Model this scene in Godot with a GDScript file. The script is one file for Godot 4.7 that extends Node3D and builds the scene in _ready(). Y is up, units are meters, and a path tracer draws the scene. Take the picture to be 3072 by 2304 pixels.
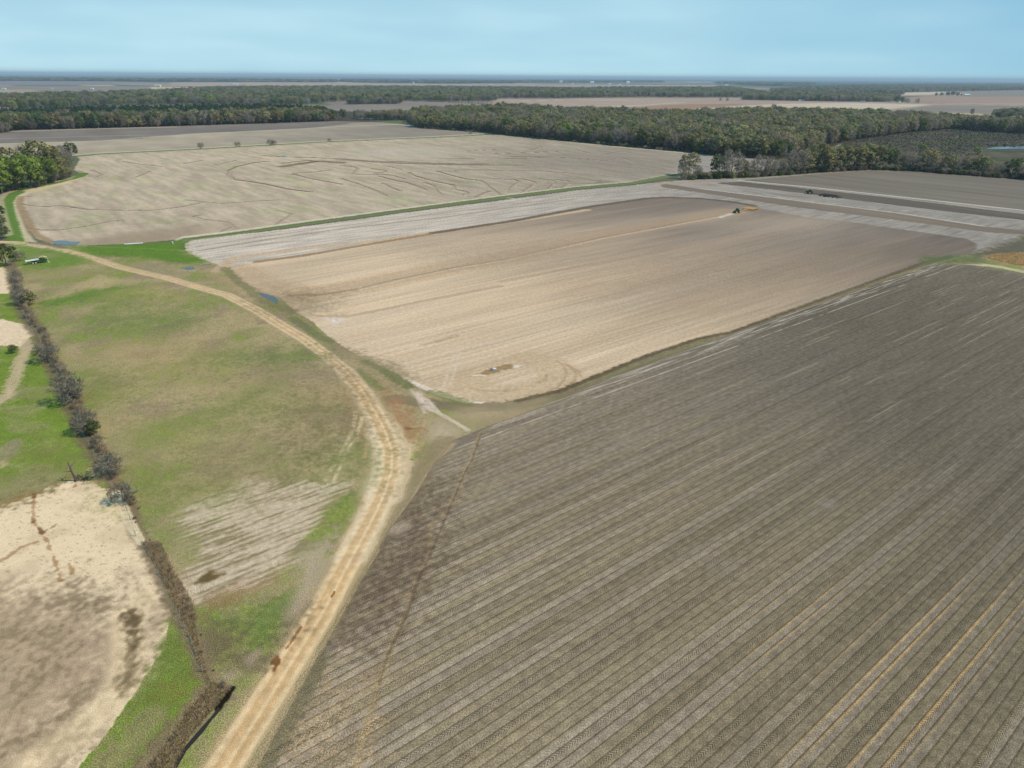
extends Node3D
# Farmland from about 85 m up: x to the right, z towards the viewer, metres. All fields in the area lie on one square survey grid,
# turned 51.4 degrees: u runs across the crop rows, v along them.

const EYE_HEIGHT := 85.0
const LIGHT := Vector3(1.21, 1.34, 1.36)      # what sun and sky add up to on level ground: picture tone / LIGHT = base colour
const RU := 0.6239
const RV := 0.7815

enum {BASE, GREY, YELLOW, DULL, TAN, PINK, STRAW, WHITE, RUST, ROSE, FLOOR, GREENISH, FARWOOD, CROP, R7, R6, PAST, R5, R5B, MARSH, R3, T2, T3, T4, T1, LAWN, SAND, SAND2, STRIPE, ROAD}

class Region:
	var thing := 0
	var type := 0
	var poly: PackedVector2Array
	var lo: Vector2
	var hi: Vector2

class Mark:
	var line := false
	var col: Vector3
	var half := 0.0
	var soft := 1.0
	var op := 1.0
	var ragged := 0.0
	var beds := false
	var specks := false
	var pts: PackedVector2Array
	var lo: Vector2
	var hi: Vector2

var regions: Array[Region] = []
var marks: Array[Mark] = []
var ground_names: Array[String] = ["ground"]
var ground_labels: Array[String] = ["flat farmland stretching to the hazy horizon"]
var ground_kinds: Array[int] = [0]
var tiles: Array[Vector4] = []
var tile_steps: Array[Vector2i] = []
var tile_out: Array = []
var used := {}
var tint := Vector3(pow(LIGHT.x, -0.4545), pow(LIGHT.y, -0.4545), pow(LIGHT.z, -0.4545))

var n_big: FastNoiseLite
var n_mid: FastNoiseLite
var n_small: FastNoiseLite
var n_fine: FastNoiseLite
var n_cell: FastNoiseLite

var rng := RandomNumberGenerator.new()


func _ready() -> void:
	rng.seed = 20240407
	# ---- camera
	var cam := Camera3D.new()
	cam.name = "camera"
	cam.fov = 58.5
	cam.near = 1.0
	cam.far = 160000.0
	cam.transform = Transform3D(Basis(Vector3.RIGHT, deg_to_rad(-24.16)) * Basis(Vector3.BACK, deg_to_rad(0.43)), Vector3(0, EYE_HEIGHT, 0))
	add_child(cam)
	cam.current = true
	# ---- sky and haze
	var env := Environment.new()
	env.tonemap_mode = Environment.TONE_MAPPER_LINEAR
	env.tonemap_exposure = 1.0
	env.background_mode = Environment.BG_SKY
	var dome := ProceduralSkyMaterial.new()
	dome.sky_top_color = Color8(82, 160, 205)
	dome.sky_horizon_color = Color8(134, 189, 218)
	dome.sky_curve = 0.06
	dome.ground_bottom_color = Color8(120, 112, 100)
	dome.ground_horizon_color = Color8(150, 175, 190)
	dome.sun_angle_max = 1.0
	dome.sky_cover = thin_clouds()
	env.sky = Sky.new()
	env.sky.sky_material = dome
	env.fog_enabled = true
	env.fog_density = 0.00005
	env.fog_light_color = Color8(196, 220, 240)
	env.sdfgi_enabled = true
	env.ssao_enabled = true
	env.ssil_enabled = true
	var we := WorldEnvironment.new()
	we.name = "world_environment"
	we.environment = env
	add_child(we)
	# ---- sun: high on the right, a little behind the viewer
	var sun := DirectionalLight3D.new()
	sun.name = "sun"
	sun.light_energy = 1.35
	sun.light_color = Color(1.0, 0.94, 0.84)
	sun.light_angular_distance = 0.5
	sun.shadow_enabled = true
	add_child(sun)
	sun.look_at_from_position(Vector3.ZERO, Vector3(-0.64, -0.77, -0.06))
	# ---- noises
	n_big = noise(11, 160.0, 3)
	n_mid = noise(12, 32.0, 3)
	n_small = noise(13, 7.0, 3)
	n_fine = noise(14, 1.6, 3)
	n_cell = noise(15, 900.0, 1)
	n_cell.noise_type = FastNoiseLite.TYPE_CELLULAR
	n_cell.cellular_return_type = FastNoiseLite.RETURN_CELL_VALUE
	fields()
	build_land()
	build_beds()
	things()


func thin_clouds() -> ImageTexture:
	# a thin veil over the left of the sky and a few faint streaks; straight ahead is the middle of the picture
	var w := 1024
	var h := 512
	var n := FastNoiseLite.new()
	n.seed = 4
	n.frequency = 1.0
	n.fractal_octaves = 4
	var im := Image.create(w, h, false, Image.FORMAT_RGBAF)
	for y in h / 2:
		var el := (0.5 - (y + 0.5) / h) * PI
		var high := 1.0 - smoothstep(0.25, 0.9, el)
		for x in w:
			var az := float(x) / w * TAU
			var veil := smoothstep(-0.3, 0.75, cos(az + 0.75)) * high
			var d := 0.0
			if el < 0.6:
				var p := Vector3(sin(az), 0, -cos(az)) * (0.9 / (tan(el) + 0.06))
				d = n.get_noise_3d(p.x * 0.35, 3.0, p.z * 0.35) + 0.45 * n.get_noise_3d(p.x * 0.09, 9.0, p.z * 0.09)
			var streak := smoothstep(0.1, 0.5, d) * smoothstep(0.01, 0.03, el)
			var c := Vector3(0.26, 0.26, 0.17) * veil * (1.0 + 0.25 * d) + Vector3(0.035, 0.03, 0.025) * streak
			im.set_pixel(x, y, Color(c.x, c.y, c.z, 1.0))
	return ImageTexture.create_from_image(im)


func noise(seed_value: int, period: float, octaves: int) -> FastNoiseLite:
	var n := FastNoiseLite.new()
	n.seed = seed_value
	n.noise_type = FastNoiseLite.TYPE_SIMPLEX_SMOOTH
	n.frequency = 1.0 / period
	n.fractal_type = FastNoiseLite.FRACTAL_FBM if octaves > 1 else FastNoiseLite.FRACTAL_NONE
	n.fractal_octaves = octaves
	return n


func reg(called: String, type: int, label: String, p: Array) -> void:
	var r := Region.new()
	r.type = type
	ground_names.append(called)
	ground_labels.append(label)
	ground_kinds.append(type)
	r.thing = ground_names.size() - 1
	r.poly = points(p)
	if type == STRIPE:
		stripe_poly = r.poly
	r.lo = low(r.poly) - Vector2(4, 4)
	r.hi = high(r.poly) + Vector2(4, 4)
	regions.append(r)


func points(p: Array) -> PackedVector2Array:
	var out := PackedVector2Array()
	for i in range(0, p.size(), 2):
		out.append(Vector2(p[i], p[i + 1]))
	return out


func low(p: PackedVector2Array) -> Vector2:
	var o := p[0]
	for q in p:
		o = o.min(q)
	return o


func high(p: PackedVector2Array) -> Vector2:
	var o := p[0]
	for q in p:
		o = o.max(q)
	return o


func mark(line: bool, r: int, g: int, b: int, half: float, soft: float, op: float, ragged: float, beds: int, p: Array) -> void:
	var m := Mark.new()
	m.line = line
	m.col = Vector3(r, g, b) / 255.0
	m.half = half
	m.soft = maxf(soft, 0.05)
	m.op = op
	m.ragged = ragged
	m.beds = beds % 2 == 1
	m.specks = beds >= 2
	m.pts = points(p)
	var reach := half + soft + ragged + 0.5
	m.lo = low(m.pts) - Vector2(reach, reach)
	m.hi = high(m.pts) + Vector2(reach, reach)
	marks.append(m)


func stroke(r: int, g: int, b: int, half: float, soft: float, op: float, ragged: float, beds: int, p: Array) -> void:
	mark(true, r, g, b, half, soft, op, ragged, beds, p)


func patch(r: int, g: int, b: int, soft: float, op: float, ragged: float, beds: int, p: Array) -> void:
	mark(false, r, g, b, 0.0, soft, op, ragged, beds, p)


func mark_weight(m: Mark, p: Vector2, wobble: float) -> float:
	var best := 1e18
	var pts := m.pts
	var n := pts.size()
	if m.line:
		for i in n - 1:
			var a := pts[i]
			var d := pts[i + 1] - a
			var q := p - a
			var t := clampf(q.dot(d) / maxf(d.length_squared(), 1e-6), 0.0, 1.0)
			best = minf(best, (q - d * t).length_squared())
		var s := sqrt(best) + wobble * m.ragged
		return m.op * (1.0 - smoothstep(m.half, m.half + m.soft, s))
	for i in n:
		var a := pts[i]
		var d := pts[(i + 1) % n] - a
		var q := p - a
		var t := clampf(q.dot(d) / maxf(d.length_squared(), 1e-6), 0.0, 1.0)
		best = minf(best, (q - d * t).length_squared())
	var e := sqrt(best)
	if Geometry2D.is_point_in_polygon(p, pts):
		e = -e
	e += wobble * m.ragged * 1.6
	return m.op * (1.0 - smoothstep(-m.soft, m.soft, e))


func rgb(r: float, g: float, b: float) -> Vector3:
	return Vector3(r, g, b) / 255.0


func base_tone(t: int, x: float, z: float) -> Vector3:
	var u := x * RU + z * RV
	var v := x * RV - z * RU
	var big := n_big.get_noise_2d(x, z)
	var mid := n_mid.get_noise_2d(x, z)
	var small := n_small.get_noise_2d(x, z)
	var fine := n_fine.get_noise_2d(x, z)
	var c: Vector3
	match t:
		T1:
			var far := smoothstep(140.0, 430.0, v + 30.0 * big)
			c = rgb(206, 187, 158).lerp(rgb(136, 126, 114), far)  # dimmer light toward the far right is put into the soil tone
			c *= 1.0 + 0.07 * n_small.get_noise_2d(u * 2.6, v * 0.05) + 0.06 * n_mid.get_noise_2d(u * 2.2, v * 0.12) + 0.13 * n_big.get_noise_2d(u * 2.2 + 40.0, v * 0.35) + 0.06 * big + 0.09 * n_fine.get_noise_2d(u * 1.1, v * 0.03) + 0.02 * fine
			c += Vector3(0.012, 0.0, -0.014) * n_mid.get_noise_2d(u * 1.3 + 500.0, v * 0.1)
		T2, T3, T4:
			c = rgb(126, 121, 110) if t == T2 else rgb(106, 100, 90) if t == T3 else rgb(126, 117, 104)
			c *= 1.0 + 0.09 * n_small.get_noise_2d(v * 1.2, u * 0.04) + 0.10 * n_mid.get_noise_2d(v * 1.5, u * 0.1) + 0.03 * fine
		R3:
			c = rgb(206, 197, 182).lerp(rgb(156, 152, 143), smoothstep(-130.0, 260.0, x))  # darker to the right: the weaker light there is painted into this colour
			var s: float = n_small.get_noise_2d(u * 1.3, v * 0.05) if v < 480.0 + 0.25 * (u + 420.0) else n_small.get_noise_2d(v * 1.3, u * 0.05)
			var s2: float = n_fine.get_noise_2d(u * 0.6, v * 0.04) if v < 480.0 + 0.25 * (u + 420.0) else n_fine.get_noise_2d(v * 0.6, u * 0.04)
			c *= 1.0 + 0.16 * s + 0.20 * s2 + 0.08 * mid + 0.05 * fine
			c -= Vector3(0.11, 0.11, 0.11) * smoothstep(0.15, 0.55, s + 0.5 * mid)
		R5:
			c = rgb(188, 175, 152).lerp(rgb(158, 149, 134), smoothstep(-200.0, 150.0, x))
			c *= 1.0 + 0.08 * n_mid.get_noise_2d(v * 1.6, u * 0.35) + 0.11 * n_small.get_noise_2d(v * 0.8, u * 0.12) + 0.05 * big + 0.06 * small + 0.05 * fine
			c += Vector3(-0.03, 0.0, -0.035) * smoothstep(0.1, 0.5, n_mid.get_noise_2d(v * 0.9 + 70.0, u * 0.5))
			c = c.lerp(rgb(152, 136, 110), 0.6 * smoothstep(-470.0, -425.0, u) * (1.0 - smoothstep(40.0, 200.0, v)))
		R6:
			c = rgb(174, 165, 144).lerp(rgb(146, 139, 126), smoothstep(-500.0, -150.0, x))
			c *= 1.0 + 0.08 * n_mid.get_noise_2d(v * 0.6, u * 0.3) + 0.05 * big + 0.03 * small
		R7:
			c = rgb(128, 122, 114) * (1.0 + 0.08 * n_mid.get_noise_2d(v * 0.5, u * 0.2) + 0.06 * big)
		R5B:
			c = rgb(158, 153, 144) * (1.0 + 0.12 * n_small.get_noise_2d(v * 0.6, u * 0.1))
		PAST:
			var g := 0.5 + 0.9 * mid + 0.4 * small + 0.6 * big
			c = rgb(172, 158, 120).lerp(rgb(144, 144, 96), smoothstep(0.2, 0.8, g + 0.25 * fine))
			c = c.lerp(rgb(126, 144, 68), 0.75 * smoothstep(0.68, 1.15, g + 0.3 * small + 0.2 * fine))
			c = c.lerp(rgb(146, 130, 110), 0.6 * smoothstep(0.05, 0.45, n_mid.get_noise_2d(x * 1.4 + 300.0, z * 1.4)))
			c *= 1.0 + 0.12 * fine + 0.06 * small
			c = c.lerp(rgb(190, 180, 134), 0.5 * smoothstep(0.25, 0.6, n_fine.get_noise_2d(x * 1.7 + 90.0, z * 1.7)))
			c = c.lerp(rgb(104, 108, 70), 0.4 * smoothstep(0.25, 0.6, n_fine.get_noise_2d(x * 1.4 - 40.0, z * 1.4)))
		LAWN:
			c = rgb(116, 140, 58).lerp(rgb(138, 146, 88), smoothstep(-0.1, 0.45, mid))
			c = c.lerp(rgb(154, 150, 112), 0.55 * smoothstep(0.12, 0.45, n_mid.get_noise_2d(x * 1.2 + 900.0, z * 2.0)))
			c *= 1.0 + 0.10 * fine + 0.08 * small
			c = c.lerp(rgb(170, 172, 116), 0.35 * smoothstep(0.3, 0.6, n_fine.get_noise_2d(x * 1.5 + 90.0, z * 1.5)))
		SAND:
			c = rgb(234, 215, 179) * (1.0 + 0.02 * small + 0.03 * fine + 0.02 * mid)
			c = c.lerp(rgb(196, 176, 146), 0.35 * smoothstep(0.1, 0.5, n_mid.get_noise_2d(x * 2.0, z * 3.0)))
			c = c.lerp(rgb(150, 132, 102), 0.6 * smoothstep(0.40, 0.56, n_fine.get_noise_2d(x * 0.9, z * 1.8)))
		SAND2:
			c = rgb(230, 211, 178) * (1.0 + 0.04 * small + 0.05 * fine)
			c = c.lerp(rgb(184, 164, 132), 0.5 * smoothstep(0.25, 0.5, n_fine.get_noise_2d(x * 0.8, z * 1.6)))
		STRIPE:
			var inside := edge_distance(Vector2(x, z))
			var s := 0.22 * cos(u * TAU / 1.525 + 1.5 * n_small.get_noise_2d(u * 0.2, v * 0.2)) + 0.8 * n_fine.get_noise_2d(u * 0.8, v * 0.12) + 0.35 * n_fine.get_noise_2d(u * 2.2, v * 0.9)
			var fade := n_mid.get_noise_2d(x * 1.6, z * 1.6)
			c = rgb(156, 143, 114).lerp(rgb(202, 188, 162), smoothstep(-0.4, 0.45, s + 0.5 * fade + 0.1))
			c = c.lerp(rgb(122, 124, 80), 0.45 * smoothstep(0.15, 0.6, -s - fade * 0.5))
			c *= 1.0 + 0.1 * fine
			c = base_tone(PAST, x, z).lerp(c, smoothstep(-1.5, 5.0, inside + 7.0 * fade + 3.0 * s))
		ROAD:
			var dist := sqrt(x * x + z * z)
			c = rgb(176, 156, 116).lerp(rgb(172, 158, 128), smoothstep(110.0, 240.0, dist))
			c *= 1.0 + 0.05 * small + 0.08 * fine
		MARSH:
			c = rgb(80, 78, 70).lerp(rgb(98, 92, 80), smoothstep(-0.2, 0.4, n_big.get_noise_2d(x * 0.6, z * 2.0)))
			c = c.lerp(rgb(86, 102, 58), smoothstep(0.1, 0.5, n_mid.get_noise_2d(x * 0.3, z * 0.8)))
			c *= 1.0 + 0.2 * mid + 0.1 * small
		FLOOR:
			c = rgb(78, 72, 58) * (1.0 + 0.25 * mid + 0.1 * small)
		GREY:
			c = rgb(128, 124, 126)
		YELLOW:
			c = rgb(176, 178, 110)
		DULL:
			c = rgb(136, 130, 120)
		TAN:
			c = rgb(160, 150, 126)
		PINK:
			c = rgb(168, 152, 136) * (1.0 + 0.07 * n_mid.get_noise_2d(x * 0.06, z * 0.2))
		STRAW:
			c = rgb(190, 174, 138)
		WHITE:
			c = rgb(198, 186, 164)
		RUST:
			c = rgb(156, 130, 104)
		ROSE:
			c = rgb(162, 140, 124)
		CROP:
			c = rgb(122, 114, 104) * (1.0 + 0.10 * n_small.get_noise_2d(u * 2.2, v * 0.08) + 0.08 * fine)
		FARWOOD:
			c = rgb(62, 74, 60) * (1.0 + 0.2 * big)
		GREENISH:
			c = rgb(126, 130, 92)
		_:
			var k := n_cell.get_noise_2d(u * 0.6, v * 1.0)
			c = rgb(128, 122, 112).lerp(rgb(166, 150, 134), smoothstep(-0.9, 0.3, k))
			c = c.lerp(rgb(84, 96, 72), smoothstep(0.35, 0.5, k) * 0.8)
			c = c.lerp(rgb(62, 74, 60), smoothstep(17000.0, 25000.0, sqrt(x * x + z * z)))
	if t in [GREY, DULL, TAN, PINK, STRAW, WHITE, RUST, ROSE, GREENISH, BASE]:
		c *= 1.0 + 0.06 * n_big.get_noise_2d(u * 0.2, v * 0.6) + 0.04 * mid
	return c


var stripe_poly := PackedVector2Array()

func edge_distance(p: Vector2) -> float:
	var best := 1e18
	for i in stripe_poly.size():
		var q := Geometry2D.get_closest_point_to_segment(p, stripe_poly[i], stripe_poly[(i + 1) % stripe_poly.size()])
		best = minf(best, p.distance_squared_to(q))
	return sqrt(best)


func to_albedo(c: Vector3, lift := 1.0) -> Color:
	# the vertex colours are stored as sRGB-like values (gamma 2.2)
	return Color(minf(c.x * tint.x * lift, 1.0), minf(c.y * tint.y * lift, 1.0), minf(c.z * tint.z * lift, 1.0))


# ---- the land: one sheet of tiles, fine near the viewer and coarse towards the horizon, every cell given to the field that it lies in

func split(x0: float, z0: float, x1: float, z1: float) -> void:
	var near := Vector2(clampf(0.0, x0, x1), clampf(0.0, z0, z1))
	var flat := near.length()
	var far_cell := false
	var angles: Array[float] = []
	for c in [Vector2(x0, z0), Vector2(x1, z0), Vector2(x0, z1), Vector2(x1, z1)]:
		angles.append(atan2(c.x, -c.y))
	if flat > 1.0 and not (z1 > 0.0 and z0 < 0.0 and x0 < 0.0 and x1 > 0.0):
		if z0 > -30.0:
			far_cell = true
		else:
			var widest := 0.95 if flat < 160.0 else 0.76
			if angles.min() > widest or angles.max() < -widest:
				far_cell = true
	var d := sqrt(flat * flat + EYE_HEIGHT * EYE_HEIGHT)
	var cx := d / 685.0 * 1.08
	var side := 9.0
	for a in angles:
		side = minf(side, absf(a))
	var ratio := clampf(4.5 - 7.0 * side, 2.2, 4.5)
	var cz := clampf(d * d / (685.0 * EYE_HEIGHT) * 0.5, cx, cx * ratio * (1.0 if d < 1500.0 else 3.0))
	if far_cell:
		cx = d / 25.0
		cz = cx
	var w := x1 - x0
	var h := z1 - z0
	var most := 24.0
	if w > cx * most and w / cx >= h / cz:
		split(x0, z0, (x0 + x1) / 2.0, z1)
		split((x0 + x1) / 2.0, z0, x1, z1)
	elif h > cz * most:
		split(x0, z0, x1, (z0 + z1) / 2.0)
		split(x0, (z0 + z1) / 2.0, x1, z1)
	else:
		tiles.append(Vector4(x0, z0, x1, z1))
		tile_steps.append(Vector2i(clampi(ceili(w / cx), 1, 24), clampi(ceili(h / cz), 1, 24)))


func fill_tile(k: int) -> void:
	var t := tiles[k]
	var nx := tile_steps[k].x
	var nz := tile_steps[k].y
	var lo := Vector2(t.x, t.y)
	var hi := Vector2(t.z, t.w)
	var near_regions: Array[Region] = []
	for r in regions:
		if r.lo.x < hi.x and r.hi.x > lo.x and r.lo.y < hi.y and r.hi.y > lo.y:
			near_regions.append(r)
	near_regions.reverse()
	var near_marks: Array[Mark] = []
	for m in marks:
		if not m.beds and m.lo.x < hi.x and m.hi.x > lo.x and m.lo.y < hi.y and m.hi.y > lo.y:
			near_marks.append(m)
	var cell := maxf((hi.x - lo.x) / nx, (hi.y - lo.y) / nz)
	var amp := clampf(cell * 0.6, 0.5, 60.0)
	var count := (nx + 1) * (nz + 1)
	var pos := PackedVector3Array()
	var col := PackedColorArray()
	var own := PackedInt32Array()
	pos.resize(count)
	col.resize(count)
	own.resize(count)
	for j in nz + 1:
		for i in nx + 1:
			var x := lerpf(lo.x, hi.x, float(i) / nx)
			var z := lerpf(lo.y, hi.y, float(j) / nz)
			var w1 := n_small.get_noise_2d(x + 37.0, z - 11.0)
			var w2 := n_fine.get_noise_2d(x * 0.8, z * 0.8 + 51.0)
			var p := Vector2(x + amp * w1, z + amp * w2)
			var type := 0
			var thing := 0
			for r in near_regions:
				if Geometry2D.is_point_in_polygon(p, r.poly):
					type = r.type
					thing = r.thing
					break
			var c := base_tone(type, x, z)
			if not near_marks.is_empty():
				var here := Vector2(x, z)
				var wobble := 0.7 * w1 + 0.8 * w2
				for m in near_marks:
					if x > m.lo.x and x < m.hi.x and z > m.lo.y and z < m.hi.y:
						var w := mark_weight(m, here, wobble)
						if m.specks:
							w *= smoothstep(-0.12, 0.22, n_fine.get_noise_2d(x * 2.6, z * 2.6))
						if w > 0.004:
							c = c.lerp(m.col * (1.0 + 0.10 * w2 + 0.06 * w1), w)
			var n := j * (nx + 1) + i
			pos[n] = Vector3(x, 0, z)
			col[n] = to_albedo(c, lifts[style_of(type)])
			own[n] = thing
	var parts := {}
	for j in nz:
		for i in nx:
			var n := j * (nx + 1) + i
			var mx := (pos[n].x + pos[n + 1].x) / 2.0
			var mz := (pos[n].z + pos[n + nx + 1].z) / 2.0
			if in_beds(mx, mz):
				continue
			var thing := own[n]
			if not parts.has(thing):
				parts[thing] = [PackedVector3Array(), PackedColorArray(), PackedInt32Array(), {}]
			var part: Array = parts[thing]
			var ids: Array[int] = []
			for q in [n, n + 1, n + nx + 2, n + nx + 1]:
				if not part[3].has(q):
					part[3][q] = part[0].size()
					part[0].append(pos[q])
					part[1].append(col[q])
				ids.append(part[3][q])
			part[2].append_array(PackedInt32Array([ids[0], ids[1], ids[2], ids[0], ids[2], ids[3]]))
	tile_out[k] = parts


func in_beds(x: float, z: float) -> bool:
	var u := x * RU + z * RV
	var v := x * RV - z * RU
	return u > -131.5 and u < 20.5 and v > bed_start(u) + 3.0 and v < bed_stop(u) - 3.0


func curve(table: Array, u: float) -> float:
	var n := table.size()
	if u <= table[0]:
		return table[1]
	for i in range(2, n, 2):
		if u <= table[i]:
			return lerpf(table[i - 1], table[i + 1], (u - table[i - 2]) / (table[i] - table[i - 2]))
	return table[n - 1]


func bed_start(u: float) -> float:
	return maxf(curve([-134, 190, -133, 142, -131.2, 123, -130, 95, -124, 75.6, -115, 65, -107, 54, -92, 36.5, -81, 24.5, -70, 12.5, -60, -4], u), 1.22 * (u + 76.0) - 17.0)


func bed_stop(u: float) -> float:
	return curve([-134, 384, -121, 393, -100, 395, -88, 393, -84, 388, -69, 340, -48, 273, -35, 230, -25, 199, -18, 176, -6, 140, 24, 136], u)


func build_land() -> void:
	split(-64000, -64000, 64000, 64000)
	tile_out.resize(tiles.size())
	var job := WorkerThreadPool.add_group_task(fill_tile, tiles.size())
	WorkerThreadPool.wait_for_group_task_completion(job)
	var sums := {}
	for parts in tile_out:
		for thing in parts:
			if not sums.has(thing):
				sums[thing] = [PackedVector3Array(), PackedColorArray(), PackedInt32Array()]
			var s: Array = sums[thing]
			var p: Array = parts[thing]
			var at: int = s[0].size()
			s[0].append_array(p[0])
			s[1].append_array(p[1])
			var moved: PackedInt32Array = p[2]
			for i in moved.size():
				moved[i] += at
			s[2].append_array(moved)
	tile_out.clear()
	var things: Array = sums.keys()
	things.sort()
	for thing in things:
		var s: Array = sums[thing]
		var uv := PackedVector2Array()
		var nor := PackedVector3Array()
		uv.resize(s[0].size())
		nor.resize(s[0].size())
		nor.fill(Vector3.UP)
		for i in uv.size():
			var p: Vector3 = s[0][i]
			uv[i] = Vector2(p.x * RU + p.z * RV, p.x * RV - p.z * RU)
		var a := []
		a.resize(Mesh.ARRAY_MAX)
		a[Mesh.ARRAY_VERTEX] = s[0]
		a[Mesh.ARRAY_NORMAL] = nor
		a[Mesh.ARRAY_COLOR] = s[1]
		a[Mesh.ARRAY_TEX_UV] = uv
		a[Mesh.ARRAY_TEX_UV2] = uv
		a[Mesh.ARRAY_INDEX] = s[2]
		var m := ArrayMesh.new()
		m.add_surface_from_arrays(Mesh.PRIMITIVE_TRIANGLES, a)
		var o := MeshInstance3D.new()
		o.mesh = m
		o.material_override = land_material(ground_kinds[thing])
		structure(o, ground_names[thing], ground_labels[thing])


func structure(o: Node3D, called: String, label: String) -> void:
	o.name = numbered(called)
	o.set_meta("kind", "structure")
	o.set_meta("label", label)
	add_child(o, true)


func numbered(called: String) -> String:
	var n: int = used.get(called, 0)
	used[called] = n + 1
	return called if n == 0 else "%s_%03d" % [called, n]


var land_materials := {}
# per kind of surface: darkest grain, grain per pixel, metres per repeat, and what makes up for the grain's mean
var deeps: Array[float] = [1.0, 0.82, 0.80, 0.62, 0.82]
var grains: Array[float] = [0.02, 0.03, 0.03, 0.045, 0.035]
var lifts: Array[float] = [1.0, 1.09, 1.10, 1.22, 1.09]
var repeats: Array[Vector2] = [Vector2(1, 1), Vector2(9, 70), Vector2(70, 14), Vector2(13, 13), Vector2(9, 9)]


func style_of(type: int) -> int:
	if type in [T1, R3, R5B, T2, T3, T4]:
		return 1
	if type in [R5, R6, R7]:
		return 2
	if type in [PAST, LAWN, STRIPE, MARSH, FLOOR]:
		return 3
	if type in [SAND, SAND2, ROAD]:
		return 4
	return 0


func land_material(type: int) -> StandardMaterial3D:
	var style := style_of(type)
	if land_materials.has(style):
		return land_materials[style]
	var m := StandardMaterial3D.new()
	m.vertex_color_use_as_albedo = true
	m.vertex_color_is_srgb = true
	m.roughness = 0.95
	m.metallic_specular = 0.2
	if style > 0:
		var grain := FastNoiseLite.new()
		grain.seed = 40 + style
		grain.fractal_octaves = 5
		grain.frequency = grains[style]
		grain.fractal_gain = 0.7
		var ramp := Gradient.new()
		ramp.set_color(0, Color(deeps[style], deeps[style], deeps[style]))
		ramp.set_offset(0, 0.28)
		ramp.set_offset(1, 0.72)
		ramp.set_color(1, Color(1, 1, 1))
		var tex := NoiseTexture2D.new()
		tex.width = 1024
		tex.height = 1024
		tex.seamless = true
		tex.noise = grain
		tex.color_ramp = ramp
		m.albedo_texture = tex
		m.uv1_scale = Vector3(1.0 / repeats[style].x, 1.0 / repeats[style].y, 1)
	land_materials[style] = m
	return m


# ---- the crop beds in the foreground: ridges 1.525 m apart with furrows between, ploughed for real

func bed_tone(u: float, v: float, k: int, f: float) -> Vector3:
	var tone := float(hash(k * 7 + 3) % 1000) / 1000.0
	var tone2 := float(hash(k * 13 + 5) % 1000) / 1000.0
	var x := u * RU + v * RV
	var z := u * RV - v * RU
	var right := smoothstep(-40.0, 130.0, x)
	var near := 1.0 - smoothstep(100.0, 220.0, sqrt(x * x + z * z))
	var c := rgb(164, 153, 137).lerp(rgb(125, 119, 107), right)  # right side darkened, the left-to-right fall of light painted into the beds
	var slow := n_mid.get_noise_2d(u * 1.5, v * 0.12)
	var grey := smoothstep(0.35, 0.75, tone + 0.5 * slow)
	var olive := Vector3(c.x * 0.97, c.y * 0.965, c.z * 0.89)
	var pale := Vector3(c.x * 1.045, c.y * 1.045, c.z * 1.02)
	c = c.lerp(olive.lerp(pale, grey), 0.25 + 0.75 * near)
	c *= 0.97 + 0.07 * tone2 * (0.4 + near) + 0.05 * n_small.get_noise_2d(u * 1.0, v * 0.15) + 0.05 * n_big.get_noise_2d(x, z)
	c *= 1.0 + 0.045 * n_fine.get_noise_2d(float(k) * 17.0, v * 0.35)
	var edge := minf(f, 1.0 - f)
	var straw := 1.0 - smoothstep(0.05, 0.24, absf(f - 0.2))
	var rich := smoothstep(0.45, 1.0, tone2 + 0.5 * slow)
	c = c.lerp(rgb(150, 138, 100), straw * (0.1 + 0.5 * rich) * (0.3 + 0.7 * near))
	if k % 8 == 1 or k % 8 == 4:
		var track := 1.0 - smoothstep(0.14, 0.24, absf(f - 0.36))
		c = c.lerp(rgb(156, 144, 102), track * (0.3 + 0.35 * near))
	# golden tone along a few furrows low on the right
	var gold := smoothstep(22.0, 60.0, x) * (1.0 - smoothstep(84.0, 112.0, -z)) * smoothstep(0.5, 0.75, tone)
	c = c.lerp(rgb(216, 180, 122), gold * (1.0 - smoothstep(0.02, 0.26, absf(f - 0.2))) * 0.85)
	# the furrow bottom, its shade painted in as a darker tone
	c = c.lerp(rgb(88, 81, 66), (1.0 - smoothstep(0.015, 0.075, edge)) * (0.12 + 0.48 * near + 0.22 * tone))
	# pale straw lines along the field's first rows
	if u < -124.0:
		var dash := n_fine.get_noise_2d(u * 1.6, v * 0.06)
		c = c.lerp(rgb(212, 204, 188), 0.8 * smoothstep(0.0, 0.25, dash) * (1.0 - smoothstep(-130.5, -127.0, u)))
		c = c.lerp(rgb(204, 194, 176), 0.8 * (1.0 - smoothstep(0.1, 0.4, absf(u + 125.6))) * smoothstep(-0.4, 0.0, n_small.get_noise_2d(u, v * 0.3)))
	var litter := n_small.get_noise_2d(float(k) * 31.0 + 70.0, v * 0.10)
	c = c.lerp(rgb(196, 182, 152), 0.75 * smoothstep(0.15, 0.5, litter) * straw * (1.0 - 0.7 * smoothstep(-100.0, -30.0, u)))
	return c


var bed_cols := PackedFloat32Array()
var bed_marks: Array[Mark] = []
var bed_rows := 400
var bed_pos := PackedVector3Array()
var bed_col := PackedColorArray()

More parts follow.
